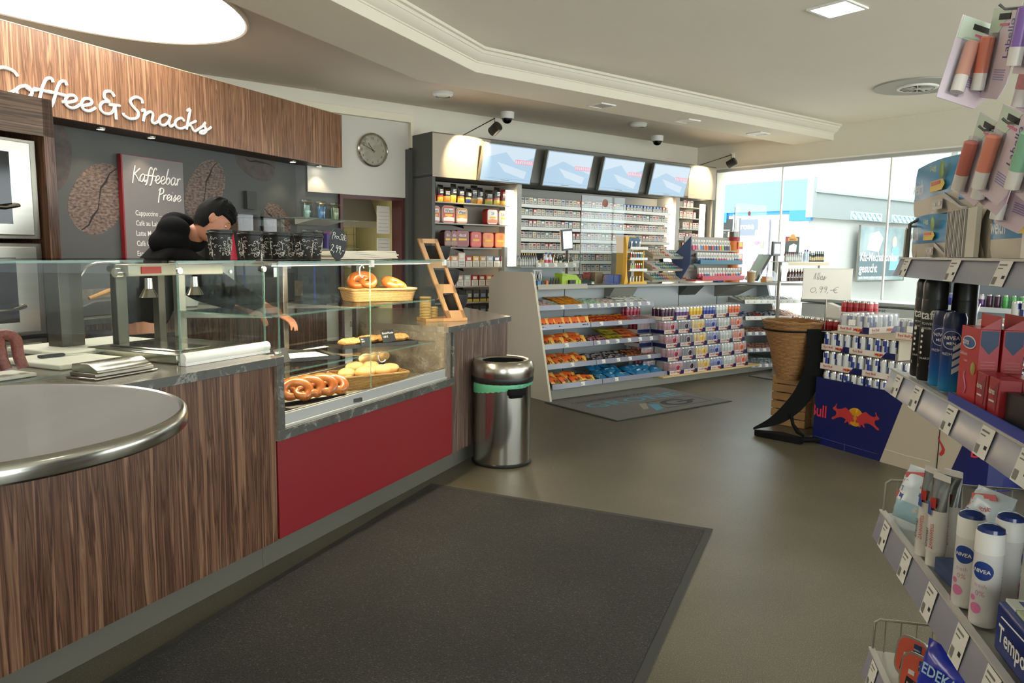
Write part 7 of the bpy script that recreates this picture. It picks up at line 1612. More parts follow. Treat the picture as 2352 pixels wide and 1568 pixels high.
# lip balm cards on hooks
def lipcard(label, s, n, z, c, rz, ty, tx=0, back=False):
    t = Gt('lip_balm_card', label, 'lip balm', s, n, z, rz, None, (tx, ty)); w, h = .072, .112
    pc = mat('card_pink', '#e6ccd2', .4, col2='#dfd6e2', scale=25)
    out_ = [(-w / 2, -h), (w * .30, -h), (w / 2, -h * .82), (w / 2, 0), (w * .0, 0), (-w / 2, 0)]
    M().prism(out_, 0, .0012, pc, axis='y').build('backing_card', t)
    hl = M(); hl.prism([(-w / 2 + .002, -.001), (w * .2, -.001), (-.01, -.03), (-w / 2 + .002, -.03)], -.0006, 0, colm('#cfe0cc'), axis='y').rbox(-.016, .012, -.001, .0002, -.0145, -.007, darkp2, .0004)
    hl.script('Labello', .019, mat('print_navy', '#2c3a78', .5), (.002, -.001, -.052), r=.0009) if False else None
    T = Matrix.Translation((w * .36, -.0008, -.062)) @ Matrix.Rotation(-PI / 2, 4, 'Y')
    q = M(); q.text('Labello', .017, colm('#2f3c7c'), (0, 0, 0)); hl.v += []; 
    q.v = [tuple(T @ Vector(v)) for v in q.v]; o = len(hl.v); hl.v += q.v; hl.f += [tuple(i + o for i in f) for f in q.f]; hl.m += [hl._mi(colm('#2f3c7c'))] * len(q.f)
    for k in range(5): hl.box(.0, .026, -.0008, 0, -.088 + k * .003, -.0868 + k * .003, colm('#a59ac6'))
    hl.box(-.01, .012, -.0008, 0, -.022, -.019, colm('#d76a92')); hl.build('card_print', t)
    M().rbox(-.028, -.004, -.010, 0, -.104, -.030, film, .003).build('blister', t)
    M().lathe([(.0085, 0), (.0085, .022)], colm('#e9e2da', .3), 18, (-.016, -.0095, -.102)).lathe([(.0088, .022), (.0088, .066), (.006, .068), (0, .068)], colm(c, .25), 18, (-.016, -.0095, -.102)).build('lip_balm_stick', t)
TY = .42
lipcard('pink lip balm blister card at the left of the lower hanging row', 1.13, .372, 1.632, '#cf7a6e', .15, TY)
lipcard('salmon lip balm card in the middle of the lower hanging row', 1.05, .372, 1.628, '#e08a72', .15, TY)
lipcard('pink lip balm card half hidden behind the middle card of the lower hanging row', 1.09, .385, 1.618, '#d07f76', .15, TY)
lipcard('mint green lip balm card at the right edge of the lower hanging row', .985, .385, 1.622, '#8fc0a0', .1, TY)
lipcard('salmon lip balm card at the front of the upper hanging row', 1.135, .380, 1.772, '#de8068', .15, TY * .6)
lipcard('turned lip balm card showing its back at the left of the upper hanging row', 1.185, .372, 1.768, '#d8a090', 1.9, TY * .6)
lipcard('violet lip balm card at the right edge of the upper hanging row', 1.055, .392, 1.785, '#8a68b0', .1, TY * .6)
for i, (s, n, z) in enumerate(((1.12, .43, 1.745), (1.06, .44, 1.750), (1.13, .42, 1.598))): lipcard('%s lip balm card hanging further back on the hooks' % ('left upper', 'right upper', 'lower')[i], s, n, z, '#c98a80', .2, TY * .7)
for i, (s, z) in enumerate(((1.135, 1.628), (1.055, 1.624), (1.10, 1.770), (1.02, 1.784))):
    G1(M().tube([(0, .0, .006), (0, -.05, .0), (0, -.565, -.010), (0, -.572, -.004)], .0018, mat('divider_dark', '#5c5a55', .4), n=5), 'display_hook', '%s dark metal hook holding lip balm cards' % ('left lower', 'right lower', 'left upper', 'right upper')[i], 'hook', s, .93, z)
G1(M().box(-.25, .55, 0, .02, 0, .32, greyp), 'hook_panel', 'grey panel carrying the lip balm hooks above the product gondola', 'panel', 1.15, .93, 1.60)
# middle shelf
def spray(label, s, n, z, r, h, c, cap, capc, seed=0, prn=None, turn=FU, dome=False, name='spray_can'):
    t = Gt(name, label, 'spray can', s, n, z, turn)
    if dome: pc_ = [(r * .98, cap), (r * 1.0, cap + .03), (r * .99, cap + .034)]; M().lathe([(r * .9, 0), (r, .004), (r, cap)], c, 28).build('can_body', t); M().lathe([(r * 1.02, cap), (r * 1.02, cap + .032), (r * .96, cap + .034)], white, 28).build('collar', t); M().lathe([(r * .96, cap + .032), (r * .90, cap + .040), (r * .5, cap + .045), (0, cap + .046)], capc, 28).build('cap', t)
    else:
        M().lathe([(r * .9, 0), (r, .004), (r, cap), (r * .96, cap + .004)], c, 28).build('can_body', t); M().lathe([(r * .97, cap + .002), (r * .98, h - .010), (r * .80, h), (0, h + .002)], capc, 28).build('cap', t)
    if prn: g = M(); prn(g, r, h); g.build('print', t)
    return t
def wrapT(g, q, r, T0=None):
    """bend flat print lying in the xz plane round a can of radius r"""
    o = len(g.v); g.v += [((r + .0006 - y) * math.sin(x / r), -(r + .0006 - y) * math.cos(x / r), z) for x, y, z in q.v]; g.f += [tuple(i + o for i in f) for f in q.f]; g.m += [g._mi(q.ms[k]) for k in q.m]
def prn_black(g, r, h):
    q = M(); q.text('taft', .026, white, (-.022, 0, .128)).text('POWER', .007, tag_w, (-.018, 0, .116)).text('INVISIBLE', .006, tag_w, (-.018, 0, .107)).text('HAARSPRAY', .006, tag_w, (-.018, 0, .045)).box(-.022, .004, 0, .0001, .028, .034, white)
    for k in range(5):
        a = .003 + .0012 * (k == 4); q.add([(-.016 + a * math.cos(i * PI / 4), 0, .058 + k * .0115 + a * math.sin(i * PI / 4)) for i in range(8)], [tuple(range(8))], white)
    wrapT(g, q, r)
def prn_blue(g, r, h):
    q = M(); q.text('NIVEA', .0095, white, (-.013, 0, .100), al='LEFT').text('MEN', .008, white, (-.008, 0, .090)).text('FRESH', .007, tag_w, (-.016, 0, .070))
    q.tube([(.0 + .017 * math.cos(a), 0, .099 + .017 * math.sin(a)) for a in [i * PI / 10 for i in range(20)]], .0006, white, n=4, closed=True)
    for k in range(4):
        for j in range(6):
            x0, x1 = .004 + j * .0032, .004 + (j + 1) * .0032; z0 = .034 + k * .0145 + j * .0022; q.add([(x0, 0, z0), (x1, 0, z0 + .0022), (x1, 0, z0 + .0122), (x0, 0, z0 + .010)], [(0, 1, 2, 3)], colm('#c9cbd0'))
    q.box(.028, .034, 0, .0001, .012, .034, tag_w); wrapT(g, q, r)
bk_ = mat('can_black', '#1b1c1b', .35); bu = mat('can_blue_grad', '#1c4f9a', .28)
N_, L2, b2 = nodes(bu); tc = N_.new('ShaderNodeTexCoord'); sp = N_.new('ShaderNodeSeparateXYZ'); r3 = ramp(N_, [(.0, '#2a8fc0'), (.25, '#1f5ea8'), (.6, '#14286a')]); ml = N_.new('ShaderNodeMath'); ml.operation = 'MULTIPLY'; ml.inputs[1].default_value = 8
L2.new(tc.outputs['Object'], sp.inputs[0]); L2.new(sp.outputs['Z'], ml.inputs[0]); L2.new(ml.outputs[0], r3.inputs[0]); L2.new(r3.outputs[0], b2.inputs['Base Color'])
spray('tall black hairspray can at the far left of the middle shelf', 1.765, .490, 1.198, .0240, .210, bk_, .165, bk_, prn=prn_black)
spray('second tall black hairspray can, in front of the first on the middle shelf', 1.708, .488, 1.198, .0240, .210, bk_, .165, bk_, prn=prn_black)
spray('third tall black hairspray can standing behind the blue ones', 1.715, .545, 1.198, .0240, .210, bk_, .165, bk_)
nvc = mat('cap_navy', '#15234a', .3)
spray('rear blue deodorant can on the middle shelf', 1.640, .488, 1.198, .0205, .150, bu, .118, nvc, prn=prn_blue)
spray('front blue deodorant can with white stripes on the middle shelf', 1.580, .489, 1.198, .0205, .150, bu, .118, nvc, prn=prn_blue)
G1(M().box(-.11, .36, -.005, .12, 0, .006, colm('#2b3f9c')).box(-.11, .36, -.008, -.005, 0, .016, colm('#2b3f9c')), 'promotion_tray', 'thin royal blue display tray under the red boxes', 'tray', 1.36, .462, 1.198)
def rbx(label, s, n, z, L, w, h, big):
    t = Gt('red_box', label, 'box', s, n, z); rd_ = mat('box_red', '#c02a30', .35) if big else mat('box_red_dark', '#a82c34', .3)
    M().box(0, L, 0, w, 0, h, rd_).build('box', t, bev=.001)
    if big: M().box(0, L, w - .002, w, h, h + .022, rd_).add([(L, 0, h), (L, w, h), (L - .0, w, h + .02), (L * .4, w, h + .026)], [(0, 1, 2)], rd_).build('hanging_flap', t)
    g = M()
    if big:
        g.prism([(L * .14 + L * .72 * (.5 + .5 * math.cos(a)), h * .80 + h * .085 * math.sin(a)) for a in [i * PI / 10 for i in range(20)]], -.0012, -.0004, white, axis='y').prism([(L * .17 + L * .66 * (.5 + .5 * math.cos(a)), h * .80 + h * .07 * math.sin(a)) for a in [i * PI / 10 for i in range(20)]], -.0018, -.0012, colm('#2a5aa0'), axis='y')
        g.text('durex', h * .115, white, (L * .20, -.0022, h * .77), sx=.85).text('Gefühlsecht', h * .062, tag_w, (L * .06, -.001, h * .62), sx=.9).text('CLASSIC', h * .035, tag_w, (L * .3, -.001, h * .54))
        g.tube([(L * .45 + L * .07 * math.sin(k), -.001, h * (.12 + .05 * k)) for k in range(7)], .0014, mat('print_pink', '#d98ab0', .5), n=4); g.lathe([(0, 0), (L * .13, 0)], colm('#d8c06a'), 14, T=Matrix.Translation((L * .82, -.001, h * .48)) @ RX)
        # near end with navy shield
        g.add([(L + .0006, w * .08, h * .98), (L + .0006, w * .92, h * .98), (L + .0006, w * .92, h * .80), (L + .0006, w * .5, h * .68), (L + .0006, w * .08, h * .80)], [(4, 3, 2, 1, 0)], colm('#1d3a66'))
        for k in range(11): g.box(L + .0004, L + .0007, w * .14, w * .86, h * (.18 + .04 * k), h * (.19 + .04 * k), mat('print_rose', '#d88a86', .5))
    else:
        g.text('durex', h * .22, tag_w, (L * .08, -.0008, h * .58), sx=.75); g.box(L * .12, L * .6, -.0006, 0, h * .38, h * .42, tag_w).add([(L * .4, -.0006, h * .7), (L * .9, -.0006, h * .95), (L * .75, -.0006, h * .15)], [(0, 2, 1)], colm('#8a2430'))
    g.build('print', t)
rbx('tall red box with a blue oval on the middle shelf, left of the pair', 1.462, .464, 1.205, .086, .031, .130, 1)
rbx('tall red box at the right edge of the middle shelf, right of the pair', 1.462, .499, 1.205, .086, .032, .130, 1)
rbx('small dark red box, leftmost of the low row on the middle shelf', 1.370, .464, 1.205, .044, .03, .062, 0); rbx('small dark red box, second of the low row on the middle shelf', 1.318, .464, 1.205, .044, .03, .062, 0)
rbx('small dark red box behind the low row on the middle shelf', 1.34, .500, 1.205, .050, .035, .062, 0)
G1(M().box(-.02, .30, 0, .16, 0, .045, black).box(.0, .28, .01, .15, .045, .046, darkp2), 'black_tray', 'black plastic tray at the right edge of the middle shelf', 'tray', 1.25, .472, 1.205, bev=.004)
# lower shelf
def wipes(label, s, n, z, rz, tx):
    t = Gt('wet_wipes_pack', label, 'wipes', s, n, z, rz, None, (tx, 0)); lb_ = colm('#a9cbd8', .25)
    pillow(.10, .125, .055, None, 10, 12, mats=lambda u, v, s_: colm('#d9e6ec', .25) if v > .35 and s_ < 0 else lb_, jit=.006, seed=int(s * 10)).build('pouch', t, smooth_a=1.5)
    g = M(); g.prism([(-.035, .105), (.02, .118), (.03, .108), (-.03, .092)], -.0225, -.0215, colm('#c8403c'), axis='y').text('HYGIENE', .016, colm('#c8403c'), (-.030, -.0245, .078), sx=.85).text('TÜCHER', .016, colm('#3a4a8a'), (-.030, -.0248, .062), sx=.85).box(-.028, .012, -.0248, -.0240, .040, .057, colm('#2f4390')).box(-.040, -.030, -.0205, -.020, .045, .06, colm('#c8403c')).lathe([(0, 0), (.007, 0)], white, 12, T=Matrix.Translation((.022, -.0235, .03)) @ RX)
    g.build('print', t)
wipes('pale blue pouch of hygiene wipes at the left end of the lower shelf', 1.79, .497, .861, .55, -.35); wipes('second pale blue wipes pouch behind the toothpaste tubes', 1.66, .585, .861, .4, -.35); wipes('third pale blue wipes pouch further back behind the white deodorants', 1.46, .66, .861, .3, -.6)
def tube_(label, s, n, rz, tl):
    t = Gt('toothpaste_tube', label, 'toothpaste tube', s, n, .861, rz, None, tl); tw_ = mat('tube_white', '#dcd6ce', .25, coat=.4); ts_ = mat('tube_silver', '#8d8f90', .2, .8)
    vs = []; fs = []; mm = []; n_ = 24; rows = [(0, .0165, .0165), (.028, .0165, .0165), (.0285, .0175, .0175), (.11, .0182, .016), (.150, .0195, .008), (.168, .0205, .0015), (.180, .0205, .0012)]
    for z, rx, ry in rows:
        for i in range(n_): a = 2 * PI * i / n_; vs.append((rx * math.cos(a), ry * math.sin(a), z))
    for j in range(len(rows) - 1):
        for i in range(n_):
            fs.append((j * n_ + i, j * n_ + (i + 1) % n_, (j + 1) * n_ + (i + 1) % n_, (j + 1) * n_ + i)); mm.append(tw_ if j in (0, 1, 2, 5) else (ts_ if j == 4 or (j == 3 and i > 13) else tw_))
    fs.append(tuple(range(n_ - 1, -1, -1))); mm.append(tw_); fs.append(tuple(range((len(rows) - 1) * n_, len(rows) * n_))); mm.append(tw_)
    M().add(vs, fs, mm).build('tube', t)
    q = M(); T = Matrix.Rotation(-PI / 2, 4, 'Y')
    a = M(); a.text('Dental', .014, colm('#2a2a34'), (.035, 0, .003)).text('ZAHNWEISS', .009, colm('#c43c34'), (.035, 0, -.008)).box(.10, .125, 0, .0002, .0, .012, colm('#3a5aa0')).box(.115, .135, 0, .0002, -.008, .004, colm('#c43c34'))
    a.v = [tuple(T @ Vector(v)) for v in a.v]; g = M(); wrapT(g, a, .0182); g.build('print', t)
tube_('left white toothpaste tube standing on its cap on the lower shelf', 1.60, .474, .5, (0, .04)); tube_('front white toothpaste tube standing on its cap on the lower shelf', 1.548, .480, .5, (0, 0)); tube_('rear white toothpaste tube standing on its cap on the lower shelf', 1.578, .516, .6, (0, -.05))
for k in range(2): G1(M().box(-.05, .06, -.015, .04, 0, .014, colm('#33456e')).text('DR', .018, tag_w, (-.03, 0, 0), '+z'), 'flat_navy_box', ('lower', 'upper')[k] + ' flat navy box lying in front of the white deodorants', 'box', 1.465, .49, .861 + k * .0145, .1)
def prn_w(g, r, h):
    q = M(); q.lathe([(0, 0), (.004, 0), (.008, 0), (.012, 0), (.0155, 0)], colm('#22408c'), 20, T=Matrix.Translation((-.004, 0, .094)) @ RX).text('NIVEA', .0085, white, (-.0165, -.0006, .091)); q.text('fresh', .009, colm('#c8a0b4'), (-.014, 0, .066)).text('0%', .012, colm('#c890a8'), (-.012, 0, .052))
    q.lathe([(0, 0), (.009, 0)], colm('#d87aa6'), 14, T=Matrix.Translation((-.010, 0, .030)) @ RX).lathe([(0, 0), (.005, 0)], colm('#d87aa6'), 10, T=Matrix.Translation((-.016, 0, .046)) @ RX).box(-.03, .03, 0, .0001, .002, .016, colm('#d05a92'))
    for k in range(12): q.box(.030, .052, 0, .0001, .018 + k * .006, .0195 + k * .006, tag_k)
    wrapT(g, q, r)
ww = mat('can_white', '#e2dedb', .3, coat=.3); cb_ = mat('cap_royal', '#1d3578', .2, coat=.4)
spray('left white deodorant can with a domed blue cap on the lower shelf', 1.375, .478, .861, .0210, .17, ww, .122, cb_, prn=prn_w, dome=True)
spray('front white deodorant can with a domed blue cap on the lower shelf', 1.308, .484, .861, .0210, .17, ww, .122, cb_, prn=prn_w, dome=True)
spray('right white deodorant can with a domed blue cap, its back text turned to the camera', 1.380, .538, .861, .0210, .17, ww, .122, cb_, turn=FU + 2.2, prn=prn_w, dome=True)
t = Gt('tissue_box', 'blue and green pack of pocket tissues on the lower shelf', 'tissue pack', 1.225, .470, .861)
M().box(0, .20, 0, .16, 0, .078, mat('tempo_blue', '#1a2f78', .3)).build('wrapped_pack', t, bev=.006)
g = M(); gr_ = colm('#c9d2a8'); wh_ = colm('#d8dcd2')
for i in range(5):
    for j in range(3): g.box(.004 + i * .040, .040 + i * .040, .010 + j * .05, .054 + j * .05, 0.0775, .0825, gr_ if (i + j) % 2 else wh_).box(.012 + i * .040, .030 + i * .040, .024 + j * .05, .034 + j * .05, .0825, .0828, colm('#3a4a8a'))
g.box(-.002, .03, -.001, .0, .0, .09, wh_).script('Tempo', .034, white, (.045, -.002, .045), r=.0018, sx=1.1) if False else g.text('Tempo', .036, white, (.035, -.0075, .032), sx=.9)
g.tube([(.04, -.0072, .068), (.14, -.0072, .071)], .0012, white, n=4).lathe([(0, 0), (.014, 0)], colm('#8fc060'), 12, T=Matrix.Translation((.16, -.007, .012)) @ RX); g.build('print', t)
G1(pillow(.09, .13, .05, mat('teal_film', '#1f6f88', .25)), 'teal_pouch', 'teal pouch at the right edge of the lower shelf', 'pouch', 1.56, .83, .861, .3)
# bottom shelf
def catfood(label, s, n, z, rz, tx):
    t = Gt('pet_food_tray', label, 'food tray', s, n, z, rz, None, (tx, .0)); w, h, d = .075, .095, .030; r = .026
    def rp(k): return [(cx + (r) * k * math.cos(math.radians(a + 90 * i / 4)), cz + r * k * math.sin(math.radians(a + 90 * i / 4))) for cx, cz, a in ((w / 2 - r, h - r, 0), (-w / 2 + r, h - r, 90), (-w / 2 + r, r, 180), (w / 2 - r, r, 270)) for i in range(5)]
    def sc_(p, k): return [((x) * k, (z_ - h / 2) * k + h / 2) for x, z_ in p]
    P0 = rp(1); a_ = mat('foil_tray', '#bdb6a6', .3, .7); n_ = len(P0); vs = [(x, 0, z_) for x, z_ in P0] + [(x, .003, z_) for x, z_ in P0] + [(x, .003, z_) for x, z_ in sc_(P0, .92)] + [(x, d, z_) for x, z_ in sc_(P0, .78)]
    fs = [(j * n_ + i, j * n_ + (i + 1) % n_, (j + 1) * n_ + (i + 1) % n_, (j + 1) * n_ + i) for j in range(3) for i in range(n_)] + [tuple(range(3 * n_, 4 * n_))]
    M().add(vs, fs, a_).build('foil_tray', t)
    M().add([(x, 0, z_) for x, z_ in P0], [tuple(range(n_ - 1, -1, -1))], a_).add([(x, -.0006, z_) for x, z_ in sc_(P0, .90)], [tuple(range(n_ - 1, -1, -1))], mat('lid_orange', '#d4604a', .3)).build('lid', t)
    g = M(); g.box(.002, .020, -.0012, -.0008, .062, .084, colm('#24406e')).text('EDEKA', .005, white, (.003, -.0016, .070)).prism([(-.022, .016), (.008, .010), (.012, .034), (-.020, .040)], -.0012, -.0008, colm('#2e2a2c'), axis='y').text('Rind', .010, white, (-.018, -.0014, .022)).box(-.018, -.004, -.0012, -.0008, .046, .056, colm('#e2ded4'))
    g.prism([(.014, .020), (.026, .024), (.022, .052), (.016, .060), (.012, .044)], -.0012, -.0008, colm('#d8d4cc'), axis='y').lathe([(0, 0), (.008, 0)], colm('#d9a040'), 12, T=Matrix.Translation((-.010, -.0012, .010)) @ RX); g.build('print', t)
catfood('orange-lidded pet food tray, left of the front pair on the bottom shelf', 1.735, .505, .517, .75, -.15); catfood('orange-lidded pet food tray, lower front one on the bottom shelf', 1.66, .495, .517, .7, -.15)
catfood('orange-lidded pet food tray behind the left one on the bottom shelf', 1.70, .575, .517, .75, -.15); catfood('orange-lidded pet food tray behind the lower front one on the bottom shelf', 1.62, .565, .517, .75, -.15)
t = Gt('blue_sweets_bag', 'glossy royal blue bag on the bottom shelf', 'bag', 1.52, .51, .517, .5, None, (-.2, 0))
pillow(.16, .17, .075, mat('bag_royal', '#1f2fa8', .2, var=.15, scale=30), 12, 12, jit=.010, seed=5).build('bag', t, smooth_a=1.5)
g = M(); g.text('EDEKA', .030, mat('print_ice', '#a9c8dc', .3), (-.045, -.040, .115), sx=.9).rbox(-.055, -.01, -.0405, -.038, .045, .085, colm('#8f3a66'), .001).rbox(-.05, -.015, -.042, -.0405, .05, .08, colm('#d8c8d8'), .001); g.build('print', t)
# ------------------------------------------------------------------ chest freezer, drinks cooler inside by the window
t = thing('chest_freezer', 'pale grey chest freezer lettered Crushed-Eis by the window', 'freezer', 'B', (8.45, 3.70, 0))
fz = mat('freezer_grey', '#c3c9c4', .35)
M().box(0, .50, 0, 1.45, .06, .885, fz).build('body', t, bev=.01); M().box(-.01, .51, -.01, 1.46, .895, .945, mat('freezer_lid', '#aab0aa', .3)).box(-.014, -.008, -.01, 1.46, .90, .908, steel_d).build('lid', t, bev=.006)
g = M(); q = M(); q.text('CRUSHED-EIS', .072, mat('freezer_print', '#46586a', .5), (0, 0, 0), sx=1.0); T = Matrix.Translation((-.002, .84, .815)) @ Matrix.Rotation(-PI / 2, 4, 'Z'); q.v = [tuple(T @ Vector(v)) for v in q.v]; q.build('lettering', t)
t = thing('drinks_cooler', 'lit open drinks cooler with rows of coloured cans seen between the gondola shelves', 'cooler', 'B', (8.42, 1.9, 0))
M().box(.0, .5, 0, .04, 0, 1.46, steel_d).box(0, .5, 1.72, 1.76, 0, 1.46, steel_d).box(.44, .5, 0, 1.76, 0, 1.46, mat('cooler_back', '#b7c4cc', .4)).box(0, .5, 0, 1.76, 0, .08, steel_d).box(0, .06, .50, .58, 0, 1.46, mat('cooler_post', '#7c756a', .5)).build('cabinet', t)
M().box(.01, .03, .30, .32, .6, 1.28, mat('neon_blue', '#3a6aff', .4, emit='#3f74ff', es=3)).build('light_strip', t)
for i, z in enumerate((.50, .945, 1.27)): M().box(.03, .44, .04, 1.72, z, z + .012, white).box(.02, .03, .04, 1.72, z - .03, z + .02, mat('cooler_rail', '#cfd6d8', .3)).build('shelf', t)
kk = ['blue', 'silver', 'yellow', 'yellow', 'silver', 'violet', 'dark purple', 'violet']
GP = can_proto('#3f9a4a', '#57b060'); CANP['green'] = Proto(GP)
seq = ['blue', 'silver', 'blue', 'red', 'silver', 'blue', 'silver', 'yellow', 'yellow', 'yellow', 'yellow', 'green', 'green', 'green', 'dark purple', 'dark purple', 'violet', 'violet', 'violet', 'blue', 'blue', 'silver']
for r, z in enumerate((.957, 1.282, .512)):
    for i in range(22): CANP[seq[i] if r != 1 else ('blue' if i % 3 else 'silver')].put('B', (8.42 + .08, 1.9 + .10 + i * .073, z), 0, '%s can on the %s shelf of the drinks cooler' % (seq[i] if r != 1 else ('blue' if i % 3 else 'silver'), ('middle', 'upper', 'lowest')[r]), '%s cans, %s cooler shelf' % (seq[i] if r != 1 else ('blue' if i % 3 else 'silver'), ('middle', 'upper', 'lowest')[r]))
t = thing('blue_canister', 'dark blue cylindrical tin with a white lid standing on the drinks stack', 'tin', 'R', (.62, .34, 1.02))
M().lathe([(.05, 0), (.05, .19)], mat('tin_navy', '#1c2f66', .3), 24).build('tin', t); M().lathe([(.052, .19), (.052, .225), (0, .23)], white, 24).build('lid', t)
t = thing('wire_hanger', 'thin white wire carrier hanging beside the blue deodorants in front of the cooler', 'wire holder', 'W', (2.15, 3.55, 1.02))
M().tube([(0, 0, .0), (.06, 0, .22)], .003, white, n=5).tube([(-.08, 0, -.03), (-.04, 0, .0), (.0, 0, .01), (.04, 0, -.01), (.09, 0, -.04)], .003, white, n=5).build('wire', t)
# ------------------------------------------------------------------ outside (frame B)
struct(M().box(9.3, 40, -30, 40, -.12, -.02, mat('paving', '#cfcdc6', .8, var=.05, scale=2)), 'ground_outside', 'B')
lb = mat('facade_light_blue', '#62a6c8', .6); db = mat('facade_blue', '#2670ae', .6); wh = mat('facade_white', '#aeb0ac', .7); gw = mat('facade_grey_white', '#858e8d', .7)
t = thing('workshop_building', 'white building with a blue fascia outside the window', 'building', 'B', (0, 0, 0))
M().box(16, 30, 9.7, 22, -.02, 2.33, wh).build('walls', t)
M().box(15.9, 16, 9.6, 22, 2.50, 3.20, lb).box(15.9, 16, 9.6, 10.15, 2.26, 2.50, db).box(15.9, 16, 11.9, 22, 2.26, 2.50, db).box(15.95, 16.1, 10.15, 11.9, 2.42, 2.50, db).build('blue_fascia', t)
M().box(15.95, 30, 9.6, 9.7, 2.33, 2.91, gw).box(15.95, 30, 9.55, 9.62, 2.90, 2.95, mat('fascia_edge', '#8f9896', .6)).box(15.88, 16.02, 9.56, 9.72, 2.33, 3.24, gw).build('grey_fascia', t)
cutm = M()
for x0 in (17.62, 19.65):
    cutm.box(x0, x0 + 1.5, 9.585, 9.60, 2.35, 2.54, mat('sign_strip', '#b9cdd2', .5))
    for k in range(6): cutm.tube([(x0 + .12 + k * .24 + .09 * math.cos(a), 9.58, 2.445 + .07 * math.sin(a)) for a in [i * PI / 5 for i in range(9)]], .016, mat('sign_strip_print', '#7fa6b0', .5), n=4)
cutm.build('sign_strip', t)
def poster(label, mb, loc, name='poster'): return mb
t = thing('price_list_board', 'dark outdoor price list board with white lines beyond the window', 'sign', 'B', (15.93, 11.70, 1.2))
M().box(-.02, .02, 0, .95, 0, 1.15, ink).box(-.03, .02, -.06, 0, -.05, 1.25, wh).box(-.03, .02, .95, 1.01, -.05, 1.25, wh).build('board', t)
g = M()
for k, s in enumerate(('Top-Politur-Glanz', 'Top-Politur-Super', 'Top-Politur-Spezial', 'Komfort-Wäsche Plus')):
    q = M(); q.text(s, .10, white, (0, 0, 0), sx=.85); T = Matrix.Translation((-.022, .90, .98 - k * .26)) @ Matrix.Rotation(-PI / 2, 4, 'Z'); q.v = [tuple(T @ Vector(v)) for v in q.v]; q.build('lettering', t)
    M().box(-.024, -.021, .08, .88, .86 - k * .26, .885 - k * .26, tag_k).box(-.024, -.021, .20, .88, .80 - k * .26, .815 - k * .26, tag_k).build('small_print', t)
t = thing('flower_poster', 'tall pale violet advertising poster beyond the window', 'poster', 'B', (15.93, 10.68, .95))
M().box(-.02, .02, 0, .82, 0, 1.38, mat('poster_violet', '#8a7fc0', .5, col2='#c4b4d0', scale=3)).box(-.022, -.02, .30, .82, .98, 1.38, mat('poster_grey', '#4a5060', .6)).box(-.04, .02, .82, .90, 0, 1.42, steel_d).box(-.024, -.02, .0, .06, 0, 1.38, mat('poster_blue', '#9a96dc', .5)).build('panel', t)
q = M(); q.text('rose', .22, white, (0, 0, 0)); T = Matrix.Translation((-.025, .80, 1.14)) @ Matrix.Rotation(-PI / 2, 4, 'Z'); q.v = [tuple(T @ Vector(v)) for v in q.v]; q.build('lettering', t)
g = M(); rq = random.Random(8)
for k in range(16): g.sph((-.03, rq.uniform(.12, .7), rq.uniform(.15, 1.15)), (.004, rq.uniform(.04, .09), rq.uniform(.05, .11)), colm(('#c0607c', '#93b07a', '#b27aa4', '#7486c4', '#d0a0ac')[k % 5]), 10, 6)
g.build('printed_flowers', t)
t = thing('workshop_poster', 'large poster reading Kfz-Mechatroniker gesucht on the building outside', 'poster', 'B', (17.95, 9.50, .88))
M().box(0, 2.35, 0, .04, 0, 1.32, mat('poster_pale', '#6b8084', .5, col2='#a9b6b8', scale=1.2)).box(-.03, 2.38, -.01, .03, -.03, 0, steel).box(-.03, 0, -.01, .03, 0, 1.35, steel).box(2.35, 2.38, -.01, .03, 0, 1.35, steel).box(0, 2.35, -.004, 0, .10, .60, mat('poster_mid', '#5d7076', .5)).build('panel', t)
M().text('Kfz-Mechatroniker', .30, white, (.05, -.01, .48), sx=.85).text('gesucht', .30, white, (.05, -.01, .20), sx=.95).text('auch Azubis suchen wir jetzt.', .10, white, (.06, -.01, .04)).build('lettering', t)
M().sph((1.75, -.004, .95), (.12, .003, .16), mat('print_face', '#d9b8a4', .5), 12, 8).prism([(1.55, .25), (2.05, .25), (2.0, .80), (1.85, .88), (1.65, .84)], -.006, -.004, mat('print_shirt', '#7fb2d4', .5), axis='y').prism([(.35, .75), (.95, .70), (1.15, 1.05), (.9, 1.22), (.5, 1.15)], -.005, -.003, mat('print_car', '#c2ccd0', .4), axis='y').build('printed_picture', t)
t = thing('canopy_roof', 'corrugated canopy roof outside at the upper right of the window', 'canopy', 'B', (0, 0, 0))
cn = M(); cn.box(12, 26, -4, 6.5, 3.75, 3.95, mat('canopy_cream', '#e6e2cf', .6))
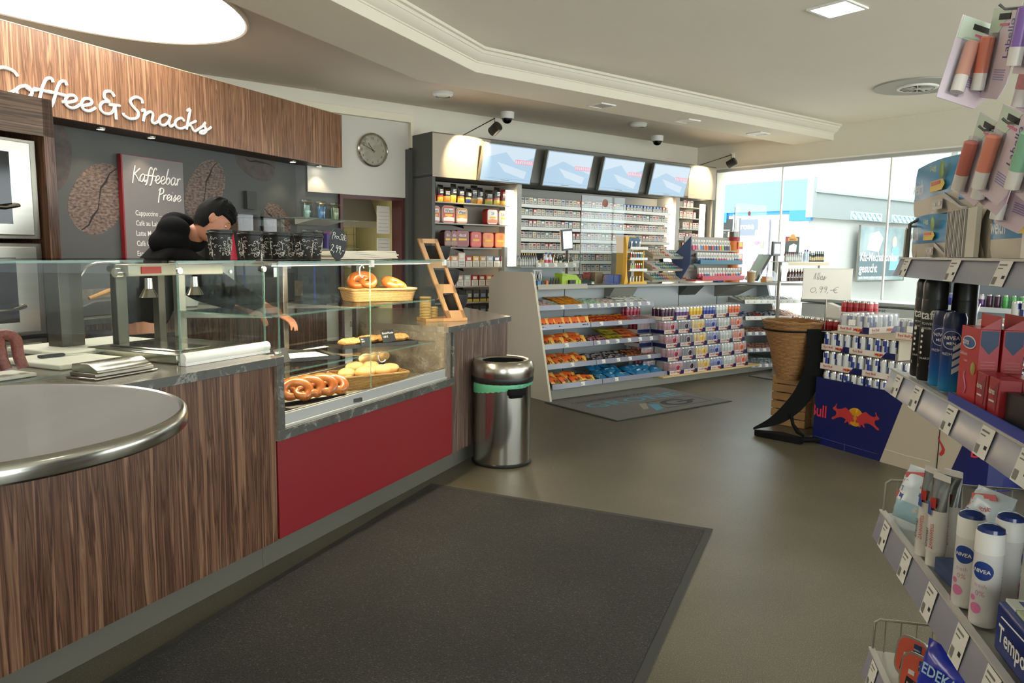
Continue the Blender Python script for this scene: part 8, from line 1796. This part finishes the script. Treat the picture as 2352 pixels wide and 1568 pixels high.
for k in range(30): cn.tube([(12 + k * .45, -4, 3.73), (12 + k * .45, 6.5, 3.73)], .06, mat('canopy_cream'), n=5)
cn.build('roof', t); M().box(14, 14.25, 5.9, 6.15, 0, 3.74, wh).box(21, 21.25, 5.9, 6.15, 0, 3.74, wh).build('post', t)
t = thing('house_wall', 'bright white house wall with a small picture window beyond the canopy', 'building', 'B', (0, 0, 0))
M().box(26, 34, 2, 16, 0, 6, wh).build('walls', t); M().box(25.95, 26, 8.6, 9.5, 3.2, 4.5, mat('far_window', '#b9c4a0', .4, col2='#e6ead8', scale=2)).build('window', t)
# sunlight falls outside only softly: overcast sky does the rest
sun = D.lights.new('sun', 'SUN'); sun.energy = .8; sun.angle = .3; sun.color = (1, .96, .9); so = D.objects.new('sun', sun); COL.objects.link(so); so.rotation_euler = (math.radians(42), 0, math.radians(-150))
# ------------------------------------------------------------------ put every thing's origin at its own base
bpy.context.view_layer.update()
def _tree(o):
    for c in KIDS.get(o.name, []):
        yield c
        for g in KIDS.get(c.name, []): yield g
for o in list(D.objects):
    if o.parent is not None or not o.get('category'): continue
    R_ = o.matrix_world.to_3x3()
    if o.type == 'EMPTY':
        lo = Vector((1e9,) * 3); hi = Vector((-1e9,) * 3)
        for c in _tree(o):
            if c.type != 'MESH': continue
            for b in c.bound_box:
                p = c.matrix_world @ Vector(b)
                for k in range(3): lo[k] = min(lo[k], p[k]); hi[k] = max(hi[k], p[k])
        if lo.x > hi.x: continue
        base = Vector(((lo.x + hi.x) / 2, (lo.y + hi.y) / 2, lo.z))
        if (base - o.location).length < .25: continue
        d = R_.inverted() @ (base - o.location); o.location = base
        for c in KIDS.get(o.name, []): c.location = c.location - d
    elif o.type == 'MESH' and o.data.users == 1:
        pts = [o.matrix_world @ Vector(b) for b in o.bound_box]
        base = Vector((sum(p.x for p in pts) / 8, sum(p.y for p in pts) / 8, min(p.z for p in pts)))
        if (base - o.location).length < .25: continue
        d = R_.inverted() @ (base - o.location); o.data.transform(Matrix.Translation(-d)); o.location = base
